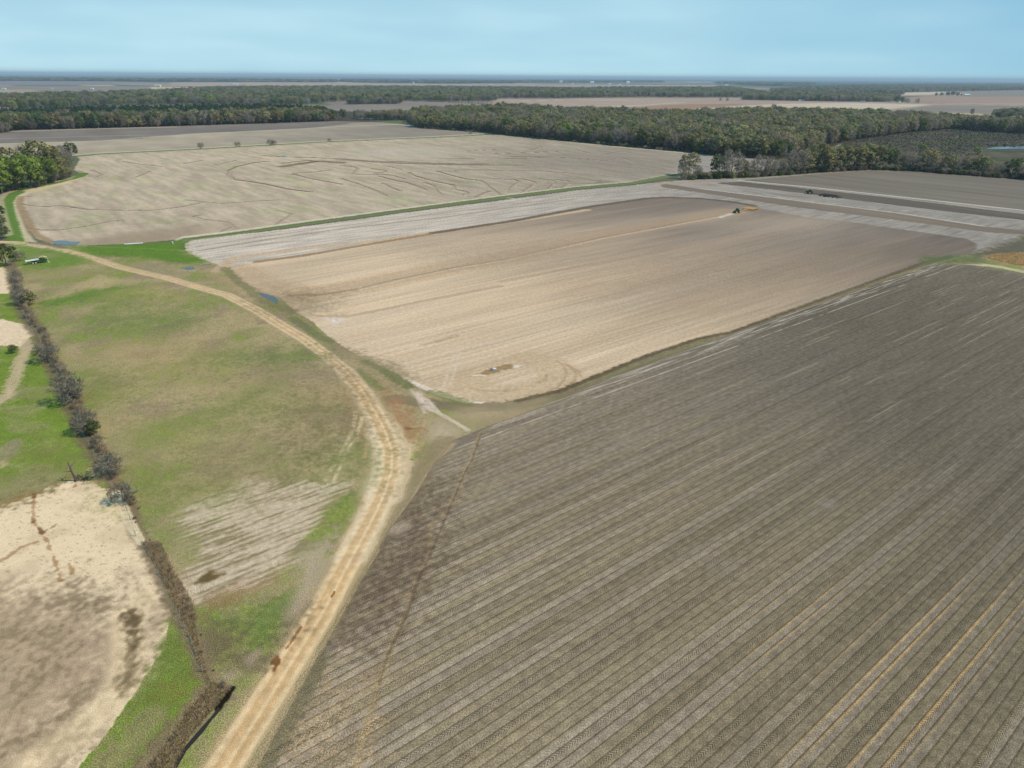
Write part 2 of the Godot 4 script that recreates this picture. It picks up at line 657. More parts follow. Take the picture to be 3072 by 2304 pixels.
func bed_column(j: int) -> Array:
	var u := bed_cols[j]
	var a := bed_start(u)
	var b := bed_stop(u)
	var w := u / 1.525
	var k := floori(w)
	var f := w - k
	var edge := minf(f, 1.0 - f)
	var hump := smoothstep(0.02, 0.16, edge)
	var ps := PackedVector3Array()
	var cs := PackedColorArray()
	for i in bed_rows + 1:
		var t := float(i) / bed_rows
		var v := lerpf(a, b, 0.35 * t + 0.65 * t * t)
		var x := u * RU + v * RV
		var z := u * RV - v * RU
		var ends := smoothstep(0.0, 4.0, v - a) * smoothstep(0.0, 4.0, b - v) * smoothstep(-134.0, -131.0, u)
		var sway := 0.16 * n_small.get_noise_2d(float(k) * 9.0, v * 0.5)
		var c := bed_tone(u, v, k, clampf(f + sway * hump * 0.3, 0.0, 1.0))
		var w1 := n_small.get_noise_2d(x + 37.0, z - 11.0)
		var w2 := n_fine.get_noise_2d(x * 0.8, z * 0.8 + 51.0)
		c *= 1.0 + 0.15 * w2
		var margin := v - a + 1.6 * w1
		if margin < 5.0:
			c = c.lerp(rgb(150, 138, 110), 0.8 * (1.0 - smoothstep(0.5, 5.0, margin)))
		if b - v < 8.0:
			c = c.lerp(rgb(142, 138, 116), 0.7 * (1.0 - smoothstep(0.5, 8.0, b - v + 3.0 * w1)))
		for m in bed_marks:
			if x > m.lo.x and x < m.hi.x and z > m.lo.y and z < m.hi.y:
				var g := mark_weight(m, Vector2(x, z), 0.7 * w1 + 0.8 * w2)
				if m.specks:
					g *= smoothstep(-0.1, 0.25, n_fine.get_noise_2d(x * 2.4, z * 2.4))
				if g > 0.004:
					c = c.lerp(m.col * (1.0 + 0.2 * w2), g)
		ps.append(Vector3(x, 0.015 + ends * (0.11 * hump - 0.02 + 0.02 * w2), z))
		cs.append(to_albedo(c, 1.15))
	return [ps, cs]


var bed_out: Array = []

func fill_bed(j: int) -> void:
	bed_out[j] = bed_column(j)


func build_beds() -> void:
	for m in marks:
		if m.beds:
			bed_marks.append(m)
	var profile: Array[float] = [0.0, 0.045, 0.10, 0.17, 0.24, 0.31, 0.40, 0.50, 0.62, 0.74, 0.83, 0.90, 0.955]
	var coarse: Array[float] = [0.0, 0.08, 0.20, 0.36, 0.55, 0.75, 0.92]
	for k in range(-88, 38):
		for f in (profile if k > -62 else coarse):
			var here := (k + f) * 1.525
			if here > -134.2 and here < 22.0:
				bed_cols.append(here)
	bed_out.resize(bed_cols.size())
	var job := WorkerThreadPool.add_group_task(fill_bed, bed_cols.size())
	WorkerThreadPool.wait_for_group_task_completion(job)
	var pos := PackedVector3Array()
	var col := PackedColorArray()
	var uv := PackedVector2Array()
	var idx := PackedInt32Array()
	var n := bed_rows + 1
	for j in bed_cols.size():
		pos.append_array(bed_out[j][0])
		col.append_array(bed_out[j][1])
		for i in n:
			var p: Vector3 = bed_out[j][0][i]
			uv.append(Vector2(p.x * RU + p.z * RV, p.x * RV - p.z * RU))
	for j in bed_cols.size() - 1:
		for i in bed_rows:
			var q := j * n + i
			idx.append_array(PackedInt32Array([q, q + 1, q + n + 1, q, q + n + 1, q + n]))
	bed_out.clear()
	var nor := PackedVector3Array()
	nor.resize(pos.size())
	for j in bed_cols.size():
		for i in n:
			var q := j * n + i
			var e := pos[mini(j + 1, bed_cols.size() - 1) * n + i] - pos[maxi(j - 1, 0) * n + i]
			var s := pos[j * n + mini(i + 1, bed_rows)] - pos[j * n + maxi(i - 1, 0)]
			var up := e.cross(s).normalized()
			nor[q] = up if up.y > 0.0 else -up
	var a := []
	a.resize(Mesh.ARRAY_MAX)
	a[Mesh.ARRAY_VERTEX] = pos
	a[Mesh.ARRAY_NORMAL] = nor
	a[Mesh.ARRAY_COLOR] = col
	a[Mesh.ARRAY_TEX_UV] = uv
	a[Mesh.ARRAY_INDEX] = idx
	var m := ArrayMesh.new()
	m.add_surface_from_arrays(Mesh.PRIMITIVE_TRIANGLES, a)
	var o := MeshInstance3D.new()
	o.mesh = m
	o.material_override = bed_material()
	structure(o, "crop_field", "dark grey crop field of long straight beds and furrows in the foreground")


func bed_material() -> StandardMaterial3D:
	# eight beds wide and as long: stubble specks, clods, and the lugged wheel marks in two of the eight
	var size := 1024
	var im := Image.create(size, size, false, Image.FORMAT_RGB8)
	var speck := noise(77, 24.0, 3)
	var data := PackedByteArray()
	data.resize(size * size * 3)
	var r := RandomNumberGenerator.new()
	r.seed = 5
	var at := 0
	for y in size:
		for x in size:
			var g := 0.78 + 0.29 * speck.get_noise_2d(x, y) + 0.22 * (r.randf() - 0.5)
			var bed := x / 128
			if bed == 1 or bed == 4:
				var f := float(x % 128) / 128.0 - 0.36
				if absf(f) < 0.19:
					var lug := fposmod((y + absf(f) * 220.0) / 42.6667, 1.0)
					g += 0.12 if lug < 0.45 else -0.22
			var q := int(clampf(g, 0.2, 1.0) * 255.0)
			data[at] = q
			data[at + 1] = q
			data[at + 2] = q
			at += 3
	im.set_data(size, size, false, Image.FORMAT_RGB8, data)
	var m := StandardMaterial3D.new()
	m.vertex_color_use_as_albedo = true
	m.vertex_color_is_srgb = true
	m.albedo_texture = ImageTexture.create_from_image(im)
	m.uv1_scale = Vector3(1.0 / 12.2, 1.0 / 12.2, 1)
	m.roughness = 0.95
	m.metallic_specular = 0.2
	return m


func fields() -> void:
	reg("far_wood_floor", FARWOOD, "dark blue-green woods at the horizon on the left", [-6440, -7069, -5681, -8264, -4659, -8696, -3926, -8550, -2199, -9446, -1060, -9415, -12, -10088, -16, -12893, -1508, -13410, -3017, -12971, -6420, -14004, -11229, -16371, -14581, -16053])
	reg("far_wood_floor", FARWOOD, "dark blue-green belt of trees round the far town", [-33, -10974, 2747, -13812, 3511, -17664, -42, -13714])
	reg("far_wood_floor", FARWOOD, "bluish wooded land round the far houses at the right", [3651, -13744, 3043, -9396, 3345, -8367, 4291, -9471, 11635, -17115, 26318, -28805, 149471, -163775, 10428, -23075, 4739, -17853])
	reg("far_field", GREY, "grey ploughed field far off at the left below the first hazy wood", [-6177, -7130, -4438, -8281, -3224, -6006, -4278, -4927])
	reg("far_field", YELLOW, "narrow yellow flowering strip of field among far grey fields", [-3438, -5912, -3216, -5965, -2949, -5537, -3193, -5509])
	reg("far_field", DULL, "dull grey-tan field in front of the far scattered farmhouses", [-4228, -4869, -2742, -5468, -1848, -4578, -1746, -3666, -2607, -4036, -3460, -3978])
	reg("far_field", TAN, "pale tan field at the far left behind the second wood", [-3460, -3978, -2644, -4123, -2010, -3121, -2036, -3057, -2611, -2993])
	reg("far_field", PINK, "pinkish bare field beyond the long middle wood with a white barn", [-3772, -8212, -2403, -10404, -1516, -8450, -559, -8789, 2673, -9886, 1876, -6925, -1285, -5546, -1807, -5446, -2178, -5789, -2634, -5723])
	reg("far_field", STRAW, "straw-coloured far strip between two lone trees", [-2615, -5358, -2214, -5402, -1834, -4468, -2169, -4438])
	reg("far_field", DULL, "grey bare field behind the flooded trees left of the dark wood", [-644, -2232, -560, -2312, -539, -2306, -405, -2479, -424, -2714, -258, -2642, -88, -2438, -72, -2370, -140, -2178, -289, -2019, -358, -1873, -442, -1887, -473, -1948, -520, -2064])
	reg("far_field", PINK, "wide pinkish-brown field beyond the dark wood", [-85, -3042, 227, -3216, 792, -3496, 1090, -3547, 980, -3212, 1144, -3116, 1372, -3002, 2516, -3015, 1621, -1929, 1191, -1869, 959, -2005, 407, -1774, 251, -1798, 101, -2064, -77, -2369])
	reg("far_field", WHITE, "pale cream field just behind the crowns of the dark wood", [348, -1985, 491, -2151, 723, -2439, 994, -2738, 1315, -2876, 1577, -2789, 1308, -2466, 1051, -2201, 957, -2082, 642, -1871, 417, -1822, 323, -1840])
	reg("far_field", RUST, "rust-brown band of ploughed field beyond the dark wood", [241, -2153, 443, -2414, 593, -2606, 850, -2708, 699, -2435, 496, -2174, 327, -2020])
	reg("far_field", DULL, "tan-grey field at the right behind the lone round tree", [1018, -2071, 1516, -2680, 2284, -2733, 1636, -1947, 1187, -1933])
	reg("far_field", ROSE, "rosy brown field at the far right beyond the green lane", [2036, -3860, 2327, -4069, 3864, -4652, 2631, -3155, 1845, -3027, 1632, -3059])
	reg("far_field", DULL, "greyish field before the farthest wood at the right", [3887, -6417, 6461, -7804, 3864, -4652, 2503, -4118])
	reg("far_field", WHITE, "pale wedge of field beside the dark farmstead trees", [2665, -5198, 3392, -5811, 2587, -4600, 2245, -4334])
	reg("forest_floor", FLOOR, "brown leaf-littered floor of the dark wood and its neighbours", [-926, -1037, -784, -1108, -800, -1177, -609, -1296, -356, -1487, -290, -1441, -198, -1410, -180, -1335, -43, -1202, 42, -1091, 143, -985, 215, -917, 238, -874, 274.7, -835.5, 302.7, -826.9, 350, -859, 491, -1077, 688, -1276, 837, -1392, 861, -1293, 1070, -1260, 1266, -1497, 927, -1500, 859, -1792, 642, -1871, 396, -1728, 242, -1736, -6, -2006, -137, -2132, -284, -1979, -360, -1838, -465, -1930, -519, -2043, -613, -2115, -855, -1812, -1357, -1538])
	reg("far_field", GREENISH, "dim green meadow strip behind the pine wood", [-1212, -1844, -1177, -1969, -1041, -2131, -732, -2380, -556, -2275, -641, -2110, -903, -1915, -1061, -1745])
	reg("plowed_field", R7, "dark grey ploughed field in front of the pine wood", [-917, -1026, -797, -1173, -607, -1292, -356, -1487, -325, -1480, -288, -1468, -315, -1437, -325, -1375, -359, -1263, -437, -1192, -496, -1150, -527, -1081, -533, -1033, -568, -1002, -594, -984, -670, -942, -810, -902])
	reg("stubble_field", R6, "tan field between the grey ploughed field and the green ditch strip", [-810, -902, -670, -942, -594, -984, -568, -1002, -533, -1033, -527, -1081, -496, -1150, -437, -1192, -359, -1263, -325, -1375, -315, -1437, -288, -1468, -198, -1415, -148, -1339, -34, -1200, -54, -1155, -123, -1106, -266, -1012, -392, -900, -480, -833, -499, -821, -536, -840, -556, -775, -634, -698])
	reg("pasture", PAST, "patchy spring pasture of green, tan and brown grass beside the dirt road", [-410.9, -357.9, -277.2, -367.9, -233.4, -367, -165.1, -358.3, -71.1, -259.9, -3.6, -185.1, 247.8, -367, 310.5, -416.3, 449.8, -479.2, 69.3, -41, -80.5, -40])
	reg("harvested_field", R5, "broad tan harvested field crossed by wiggling dark drainage lines", [-495, -814, -476, -826, -388, -892, -264, -1002, -121, -1094, -53, -1145, -22, -1155, 42, -1079, 141, -970, 211, -900, 235.1, -862.1, 238.2, -829.5, 202.5, -750.3, 165.4, -693.9, 140.8, -668.2, 106.6, -630.7, 56.3, -597.9, -10.3, -542, -78.3, -481.4, -121.4, -442.5, -163.9, -402.2, -184.6, -387, -208, -373.5, -233.4, -367, -250.4, -371.2, -268.2, -384.9, -287.3, -407.2, -318.2, -448.3, -358.8, -504.7, -375.9, -534.4, -381.3, -562.9, -380, -586.9, -386.5, -631.9, -397.6, -656.4, -422.7, -684.6, -447.4, -732.5, -469, -774])
	reg("harvested_field", R5B, "grey-white stubble field glimpsed behind the front tree row", [207, -900, 228, -881, 300.2, -819.8, 248.2, -698.7, 190.4, -666.3, 155.5, -652.9, 153.4, -683.3])
	reg("marsh", MARSH, "dark brushy marsh clearing behind the front tree row", [496, -1089, 548, -1175, 688, -1276, 837, -1392, 861, -1293, 1051, -1237, 546.9, -624.9, 484.8, -675.7, 414.9, -740.6, 372.7, -752.2, 316.2, -729.1, 374, -861])
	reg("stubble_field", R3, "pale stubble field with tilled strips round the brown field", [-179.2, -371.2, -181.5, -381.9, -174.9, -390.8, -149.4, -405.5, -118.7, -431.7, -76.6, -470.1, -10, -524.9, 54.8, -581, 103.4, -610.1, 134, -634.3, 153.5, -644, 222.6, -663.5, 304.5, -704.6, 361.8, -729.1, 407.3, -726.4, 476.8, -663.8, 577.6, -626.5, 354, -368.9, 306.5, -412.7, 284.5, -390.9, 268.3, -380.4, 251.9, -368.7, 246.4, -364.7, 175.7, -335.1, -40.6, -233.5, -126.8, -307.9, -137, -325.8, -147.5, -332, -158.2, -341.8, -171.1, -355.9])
	reg("tilled_field", T2, "dark tilled field before the front tree row", [206.1, -646.8, 253.5, -607.9, 306, -556.8, 364.8, -498.7, 418.9, -443.6, 574, -622.3, 475.2, -661.4, 405.9, -723.6, 360.5, -726.3, 302.3, -699.4, 235.8, -661.9])
	reg("tilled_field", T3, "freshly tilled dark strip behind the farther tractor", [177.5, -628.2, 203.5, -638, 249.7, -598.2, 300.9, -546.9, 354.9, -484, 406.8, -429.6, 391.9, -412.6, 340.5, -462.9, 285.1, -516, 235.8, -573.8, 204.8, -603.5])
	reg("tilled_field", T4, "tilled brown strip between two pale stubble bands", [127.9, -625.5, 156.3, -591.6, 212.4, -538.1, 268.2, -483, 298.4, -439.6, 317.8, -429.4, 383.7, -403.1, 368.3, -385.3, 308.9, -416.3, 293.3, -419.6, 283.3, -427.5, 255.5, -458.4, 201.9, -509.6, 151.3, -571.5, 127.2, -599.6])
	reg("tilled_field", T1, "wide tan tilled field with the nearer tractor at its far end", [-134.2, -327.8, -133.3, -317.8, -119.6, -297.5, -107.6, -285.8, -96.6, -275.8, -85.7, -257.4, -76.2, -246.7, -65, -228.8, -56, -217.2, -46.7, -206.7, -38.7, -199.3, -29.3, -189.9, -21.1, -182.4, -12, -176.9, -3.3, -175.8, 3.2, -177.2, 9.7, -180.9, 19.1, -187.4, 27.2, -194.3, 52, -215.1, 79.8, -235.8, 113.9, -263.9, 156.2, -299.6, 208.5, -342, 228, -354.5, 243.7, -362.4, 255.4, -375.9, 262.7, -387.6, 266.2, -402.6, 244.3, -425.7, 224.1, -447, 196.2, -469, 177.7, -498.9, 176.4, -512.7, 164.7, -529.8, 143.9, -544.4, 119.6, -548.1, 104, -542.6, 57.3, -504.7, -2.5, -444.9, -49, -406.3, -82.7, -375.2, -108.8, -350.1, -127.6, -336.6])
	reg("lawn", LAWN, "bright green grass lot left of the brushy fence line", [-534.6, -322.9, -245.7, -329, -232.2, -310.8, -212.9, -284, -197.3, -263.3, -182.4, -245.1, -168, -229, -151.9, -208, -135.6, -188.7, -125.4, -175.6, -118, -166.5, -108.8, -154.3, -101.6, -145.8, -93.6, -136.5, -89, -130.9, -83.6, -125.3, -78.8, -118.7, -75, -113.3, -69.2, -107, -64.8, -101.7, -60.8, -96, -56.8, -91.5, -51.5, -84.8, -47.3, -79, -45.5, -76.3, -46.5, -75.5, -47.2, -70.7, -48.6, -65.2, -49.3, -62.7, -48.6, -57.4, -124.1, -46])
	reg("bare_paddock", SAND, "bare sandy paddock with brown erosion lines at the left", [-188.4, -117.3, -110.1, -123.8, -107.2, -125.6, -105.3, -128.1, -103.9, -131.4, -100.4, -133.9, -95.8, -133.4, -92.3, -131.1, -89.6, -130.1, -86.5, -126.8, -81, -120.2, -76.1, -114.4, -73.5, -111.5, -66.8, -103.3, -62.3, -97.5, -58.9, -91.8, -56.4, -84.8, -56.4, -78.6, -56.3, -74.2, -56.6, -70.2, -57.1, -66.6, -57.6, -62.8, -56.2, -57.3, -110.8, -53.5])
	reg("sand_lot", SAND2, "sandy bare lot beside the leafy tree at the left edge", [-381.8, -314.8, -244.9, -320.7, -241.9, -322.7, -234.9, -313.7, -227.1, -303.4, -219, -292.1, -212.2, -279.1, -216.3, -279, -332.5, -269.4])
	reg("sand_lot", SAND2, "pale sandy patch in the green lot left of the fence line", [-307.3, -246.1, -194, -246.4, -184.6, -242, -178.1, -239.8, -169.1, -229.3, -169.9, -226.5, -167.4, -217.4, -175, -218.5, -277.2, -218.3])
	reg("stubble_patch", STRIPE, "patch of pale straw stripes between the fence line and the road", [-73.2, -121.6, -67.7, -128.7, -60.2, -137.7, -53.1, -139, -43.1, -132.5, -35.6, -136.2, -34.9, -129.7, -38.2, -125.2, -38.1, -120, -38.9, -110.5, -40.2, -103.7, -44.1, -97.1, -50.3, -93.5, -56.9, -91.7, -60.3, -96.9, -65.9, -105.9])
	reg("dirt_road", ROAD, "sandy dirt farm road curving from the foreground to the far left", [-35.7, -61, -34.1, -69.5, -32.3, -79.6, -30, -90.9, -27.6, -107.3, -25.6, -118.9, -24.1, -129.2, -23.7, -139.7, -25.6, -150, -30, -160.8, -34.5, -169.8, -41.1, -183.3, -50.5, -200.1, -59.5, -212.8, -71.5, -228.4, -83.8, -242.4, -99.2, -260.4, -119, -280.9, -135, -291.6, -156.9, -307.3, -169.6, -314.6, -187.2, -324.8, -204.3, -337.8, -221.4, -350, -237.9, -361.1, -262.7, -375.1, -274.3, -377.5, -320.2, -380.1, -320.5, -374.1, -274.8, -371.5, -265.1, -369.7, -240.4, -356.8, -223.6, -346.7, -206.7, -334.6, -189.7, -321.2, -172.1, -310.4, -159.5, -303.3, -137.8, -287.7, -122.1, -277.2, -102.7, -257.1, -87.5, -239.2, -75.2, -225.4, -63.4, -209.9, -54.8, -197.5, -46.1, -180.8, -40.7, -167.1, -37.5, -157.9, -34.5, -147.7, -33.3, -139, -32.9, -129.6, -33.2, -119.7, -34.1, -108.1, -35.8, -91.8, -37.8, -80.7, -39.8, -70.5, -41.4, -62.1])
	reg("crop_field", CROP, "outer margin of the dark grey crop field", [-33.1, -61.6, -33.7, -63.1, -33.4, -66.4, -33, -70.2, -32.4, -74.1, -31.5, -78.8, -30.9, -82.7, -30.9, -84.9, -28.9, -94.7, -27.3, -104.3, -24.7, -117.2, -22.9, -120.5, -21, -130.3, -18.4, -144.2, -14.8, -154.1, -7.4, -160.8, -1.1, -166.2, -0.2, -163.9, 14.4, -179.3, 28.2, -192.4, 43.5, -206.2, 65.2, -222.9, 78.5, -231.3, 111.9, -258.6, 152.2, -290.8, 203.3, -332.5, 218.6, -342.5, 231.6, -339.6, 246.7, -324.6, 760, -330, 520, 40, 60, 60, -60, -20])
	stroke(205, 196, 180, 8, 8, 0.8, 4, 0, [166, -2162, 324, -2337, 537, -2643, 629, -2765])
	stroke(205, 196, 180, 8, 8, 0.8, 4, 0, [-8, -2809, 211, -2982, 553, -3021])
	stroke(88, 100, 74, 9, 4, 0.9, 3, 0, [1540, -2961, 1603, -2937, 1730, -2820, 1894, -2753, 2284, -2733])
	stroke(92, 100, 74, 7, 4, 0.8, 3, 0, [243, -2088, 358, -2045, 484, -2118])
	stroke(92, 100, 74, 6, 4, 0.8, 3, 0, [813, -2099, 1029, -2155, 1139, -2071, 1245, -1942])
	patch(205, 188, 150, 12, 0.8, 6, 0, [1192, -2099, 1297, -2038, 1234, -1923, 1135, -1995])
	stroke(178, 168, 146, 9, 8, 0.7, 3, 0, [-790, -1163, -697, -1227, -602, -1279])
	stroke(196, 186, 160, 3, 4, 0.85, 2, 0, [-778, -914, -673, -947, -567, -999, -528, -1084, -437, -1192, -324, -1310, -219, -1407])
	stroke(165, 158, 145, 4, 5, 0.6, 2, 0, [-724, -1021, -652, -1057, -567, -1102])
	stroke(112, 106, 100, 5, 8, 0.5, 3, 0, [-628, -1103, -461, -1197, -375, -1278])
	patch(98, 122, 72, 6, 0.85, 4, 0, [-285, -1485, -236, -1520, -201, -1441, -218, -1398])
	stroke(208, 200, 178, 2.5, 3, 0.7, 2, 0, [-232, -1406, -144, -1304, -34, -1189, 49, -1073, 140, -965, 210, -896, 232, -865.7])
	stroke(196, 188, 160, 7, 5, 0.8, 2, 0, [-497, -811, -482, -838, -394, -905, -268, -1018, -123, -1114, -54, -1167])
	stroke(82, 112, 62, 4.2, 1.5, 0.95, 1, 0, [-492, -803, -478, -830, -390, -896, -265, -1007, -122, -1100, -54, -1152])
	stroke(150, 152, 118, 1.2, 1.5, 0.7, 1, 0, [-486, -793, -472, -819, -385, -884, -261, -991, -120, -1082, -53, -1132])
	stroke(88, 112, 62, 3.5, 2, 0.9, 1.5, 0, [-59, -1151, -28, -1182, 42, -1087, 142, -980, 214, -913, 238, -874])
	stroke(100, 84, 64, 1.54, 1, 0.9375, 0.7, 0, [-264, -771.2, -273.7, -756.1, -279, -721.7, -275.1, -690.7, -261.1, -651.9, -248.2, -626.8, -232.7, -617.8, -210.7, -600.2, -186, -575.2, -161.7, -560])
	stroke(214, 204, 180, 1.32, 1.2, 0.6375, 0.8, 0, [-262, -765.1, -271.7, -750.2, -277, -716.3, -273.2, -685.8, -259.4, -647.4, -246.6, -622.7, -231.3, -613.8, -209.4, -596.4, -184.9, -571.6, -160.8, -556.6])
	stroke(100, 84, 64, 1.12, 1, 0.9375, 0.7, 0, [-208, -671.5, -189.5, -684, -178.6, -700.2])
	stroke(214, 204, 180, 0.96, 1.2, 0.6375, 0.8, 0, [-207, -668, -188.6, -680.5, -177.7, -696.5])
	stroke(100, 84, 64, 1.26, 1, 0.9375, 0.7, 0, [-206.4, -665.9, -186.4, -640.3, -166.2, -621.4, -147, -603.5])
	stroke(214, 204, 180, 1.08, 1.2, 0.6375, 0.8, 0, [-205.3, -662.1, -185.4, -636.8, -165.4, -618.1, -146.2, -600.4])
	stroke(100, 84, 64, 1.68, 1, 0.9375, 0.7, 0, [-288.5, -824.6, -258.6, -813.5, -231.1, -808.9, -191.9, -798.9])
	stroke(214, 204, 180, 1.44, 1.2, 0.6375, 0.8, 0, [-286, -817, -256.3, -806.1, -229.1, -801.6, -190.3, -791.8])
	stroke(100, 84, 64, 1.54, 1, 0.9375, 0.7, 0, [-242.8, -751, -223.6, -781.4, -209.8, -767.5, -227.7, -749.2])
	stroke(214, 204, 180, 1.32, 1.2, 0.6375, 0.8, 0, [-241, -745.2, -221.8, -775.1, -208.2, -761.4, -226, -743.4])
	stroke(100, 84, 64, 1.12, 1, 0.9375, 0.7, 0, [-404, -683, -377.3, -650.7, -374.4, -640.2])
	stroke(214, 204, 180, 0.96, 1.2, 0.6375, 0.8, 0, [-402, -679.5, -375.6, -647.4, -372.6, -637.1])
	stroke(100, 84, 64, 0.91, 1, 0.9375, 0.7, 0, [-339.3, -637, -343.9, -669.2, -346.8, -678.2])
	stroke(214, 204, 180, 0.78, 1.2, 0.6375, 0.8, 0, [-338, -634.4, -342.6, -666.4, -345.5, -675.4])
	stroke(100, 84, 64, 1.12, 1, 0.9375, 0.7, 0, [-408.9, -671.1, -391, -649.9, -381, -634.6])
	stroke(214, 204, 180, 0.96, 1.2, 0.6375, 0.8, 0, [-406.9, -667.6, -389.2, -646.6, -379.2, -631.6])
	stroke(100, 84, 64, 0.84, 1, 0.9375, 0.7, 0, [-412.8, -756.9, -385.5, -734.9, -353.3, -717.1])
	stroke(214, 204, 180, 0.72, 1.2, 0.6375, 0.8, 0, [-411.1, -753.7, -384, -731.9, -351.9, -714.2])
	stroke(100, 84, 64, 0.98, 1, 0.9375, 0.7, 0, [-342.1, -744.6, -336.8, -766.4, -336.5, -773.8])
	stroke(214, 204, 180, 0.84, 1.2, 0.6375, 0.8, 0, [-340.5, -740.9, -335.1, -762.5, -334.9, -769.8])
	stroke(100, 84, 64, 0.7, 1, 0.9375, 0.7, 0, [-307, -733.2, -302.9, -747.1, -300.7, -776.2])
	stroke(214, 204, 180, 0.6, 1.2, 0.6375, 0.8, 0, [-305.9, -730.4, -301.8, -744.2, -299.6, -773])
	stroke(100, 84, 64, 1.12, 1, 0.9375, 0.7, 0, [-177.2, -734.7, -162.7, -726.4, -155.4, -710.2, -150.5, -669.2])
	stroke(214, 204, 180, 0.96, 1.2, 0.6375, 0.8, 0, [-176.3, -730.6, -161.9, -722.4, -154.6, -706.4, -149.8, -665.8])
	stroke(100, 84, 64, 1.05, 1, 0.9375, 0.7, 0, [-141, -711.1, -126.7, -699.7, -123.2, -687.9, -131.4, -675.9])
	stroke(214, 204, 180, 0.9, 1.2, 0.6375, 0.8, 0, [-140.3, -707.5, -126.1, -696.2, -122.6, -684.6, -130.8, -672.6])
	stroke(100, 84, 64, 0.91, 1, 0.9375, 0.7, 0, [-127.4, -731.2, -111.1, -706.7])
	stroke(214, 204, 180, 0.78, 1.2, 0.6375, 0.8, 0, [-126.9, -727.9, -110.6, -703.6])
	stroke(100, 84, 64, 1.12, 1, 0.9375, 0.7, 0, [-147.6, -669.3, -115, -665.7, -98.3, -640.1])
	stroke(214, 204, 180, 0.96, 1.2, 0.6375, 0.8, 0, [-146.9, -665.9, -114.5, -662.3, -97.8, -636.9])
	stroke(100, 84, 64, 1.4, 1, 0.9375, 0.7, 0, [-100.2, -683.5, -92.8, -661.5, -77, -636.2, -67.2, -621.9, -52.1, -603.9, -48.1, -577.9, -39.4, -570, -36.7, -558.1, -38.1, -550.3])
	stroke(214, 204, 180, 1.2, 1.2, 0.6375, 0.8, 0, [-99.6, -679, -92.2, -657.3, -76.5, -632.3, -66.8, -618.2, -51.9, -600.4, -47.8, -574.6, -39.2, -566.8, -36.6, -555.1, -37.9, -547.3])
	stroke(100, 84, 64, 1.26, 1, 0.9375, 0.7, 0, [-123.1, -654.4, -106.4, -629.6, -93.4, -615.7, -78, -589.2, -72.6, -576.6])
	stroke(214, 204, 180, 1.08, 1.2, 0.6375, 0.8, 0, [-122.5, -650.7, -105.8, -626.1, -92.9, -612.4, -77.6, -586.2, -72.3, -573.7])
	stroke(100, 84, 64, 1.05, 1, 0.9375, 0.7, 0, [-112.5, -610, -100.3, -583.7, -91.4, -567.4])
	stroke(214, 204, 180, 0.9, 1.2, 0.6375, 0.8, 0, [-112.1, -607.3, -99.9, -581.3, -91.1, -565.1])
	stroke(100, 84, 64, 1.12, 1, 0.9375, 0.7, 0, [-154.7, -637, -134.9, -608.8, -109.9, -566.5, -98.6, -543.6])
	stroke(214, 204, 180, 0.96, 1.2, 0.6375, 0.8, 0, [-154, -633.9, -134.3, -605.9, -109.5, -564, -98.2, -541.3])
	stroke(100, 84, 64, 1.19, 1, 0.9375, 0.7, 0, [-77.4, -616.6, -67.4, -598.6, -63.8, -577.1, -57.7, -553.2])
	stroke(214, 204, 180, 1.02, 1.2, 0.6375, 0.8, 0, [-77, -613.4, -67.1, -595.7, -63.5, -574.3, -57.4, -550.7])
	stroke(100, 84, 64, 1.4, 1, 0.9375, 0.7, 0, [-74.9, -696.7, -60.4, -668.8, -44.2, -643, -29.8, -633.7, -24.9, -614.6, -17.2, -579.4, -9, -544.1, -0.6, -539.3])
	stroke(214, 204, 180, 1.2, 1.2, 0.6375, 0.8, 0, [-74.4, -692.1, -60, -664.5, -43.9, -639.1, -29.6, -629.9, -24.7, -611, -17.1, -576.1, -8.9, -541.2, -0.6, -536.4])
	stroke(100, 84, 64, 1.19, 1, 0.9375, 0.7, 0, [-16.2, -644.6, 0.6, -640.4, 4.7, -625.7, -0.7, -597.5, -3.1, -563.7])
	stroke(214, 204, 180, 1.02, 1.2, 0.6375, 0.8, 0, [-16.2, -641.2, 0.6, -637.1, 4.7, -622.5, -0.7, -594.6, -3.1, -561.1])
	stroke(100, 84, 64, 1.19, 1, 0.9375, 0.7, 0, [7.6, -645.9, 18.3, -626.5, 18.6, -612.2, 10.8, -580.8, 6.7, -560.2])
	stroke(214, 204, 180, 1.02, 1.2, 0.6375, 0.8, 0, [7.6, -642.5, 18.2, -623.3, 18.5, -609.1, 10.7, -578, 6.7, -557.6])
	stroke(100, 84, 64, 1.12, 1, 0.9375, 0.7, 0, [24.5, -646.8, 35.3, -637.2, 35.6, -617.8, 30.3, -590.3, 27, -573.3])
	stroke(214, 204, 180, 0.96, 1.2, 0.6375, 0.8, 0, [24.4, -643.6, 35.1, -634.1, 35.5, -614.9, 30.2, -587.6, 26.9, -570.7])
	stroke(100, 84, 64, 1.05, 1, 0.9375, 0.7, 0, [38.3, -642.5, 48.8, -633, 49.1, -618.5, 40.6, -590.8])
	stroke(214, 204, 180, 0.9, 1.2, 0.6375, 0.8, 0, [38.2, -639.5, 48.6, -630.1, 48.9, -615.7, 40.5, -588.3])
	stroke(100, 84, 64, 1.12, 1, 0.9375, 0.7, 0, [-28.5, -528.6, -28, -543.2, -19.4, -571])
	stroke(214, 204, 180, 0.96, 1.2, 0.6375, 0.8, 0, [-28.4, -526.4, -27.9, -540.9, -19.3, -568.4])
	stroke(100, 84, 64, 0.91, 1, 0.9375, 0.7, 0, [78, -926, 86, -903, 91.8, -887.7, 84.4, -868.8])
	stroke(214, 204, 180, 0.78, 1.2, 0.6375, 0.8, 0, [77, -921, 85, -898, 91.4, -883, 83.9, -864.3])
	stroke(100, 84, 64, 0.77, 1, 0.9375, 0.7, 0, [105.9, -861.4, 122.5, -890, 141, -911])
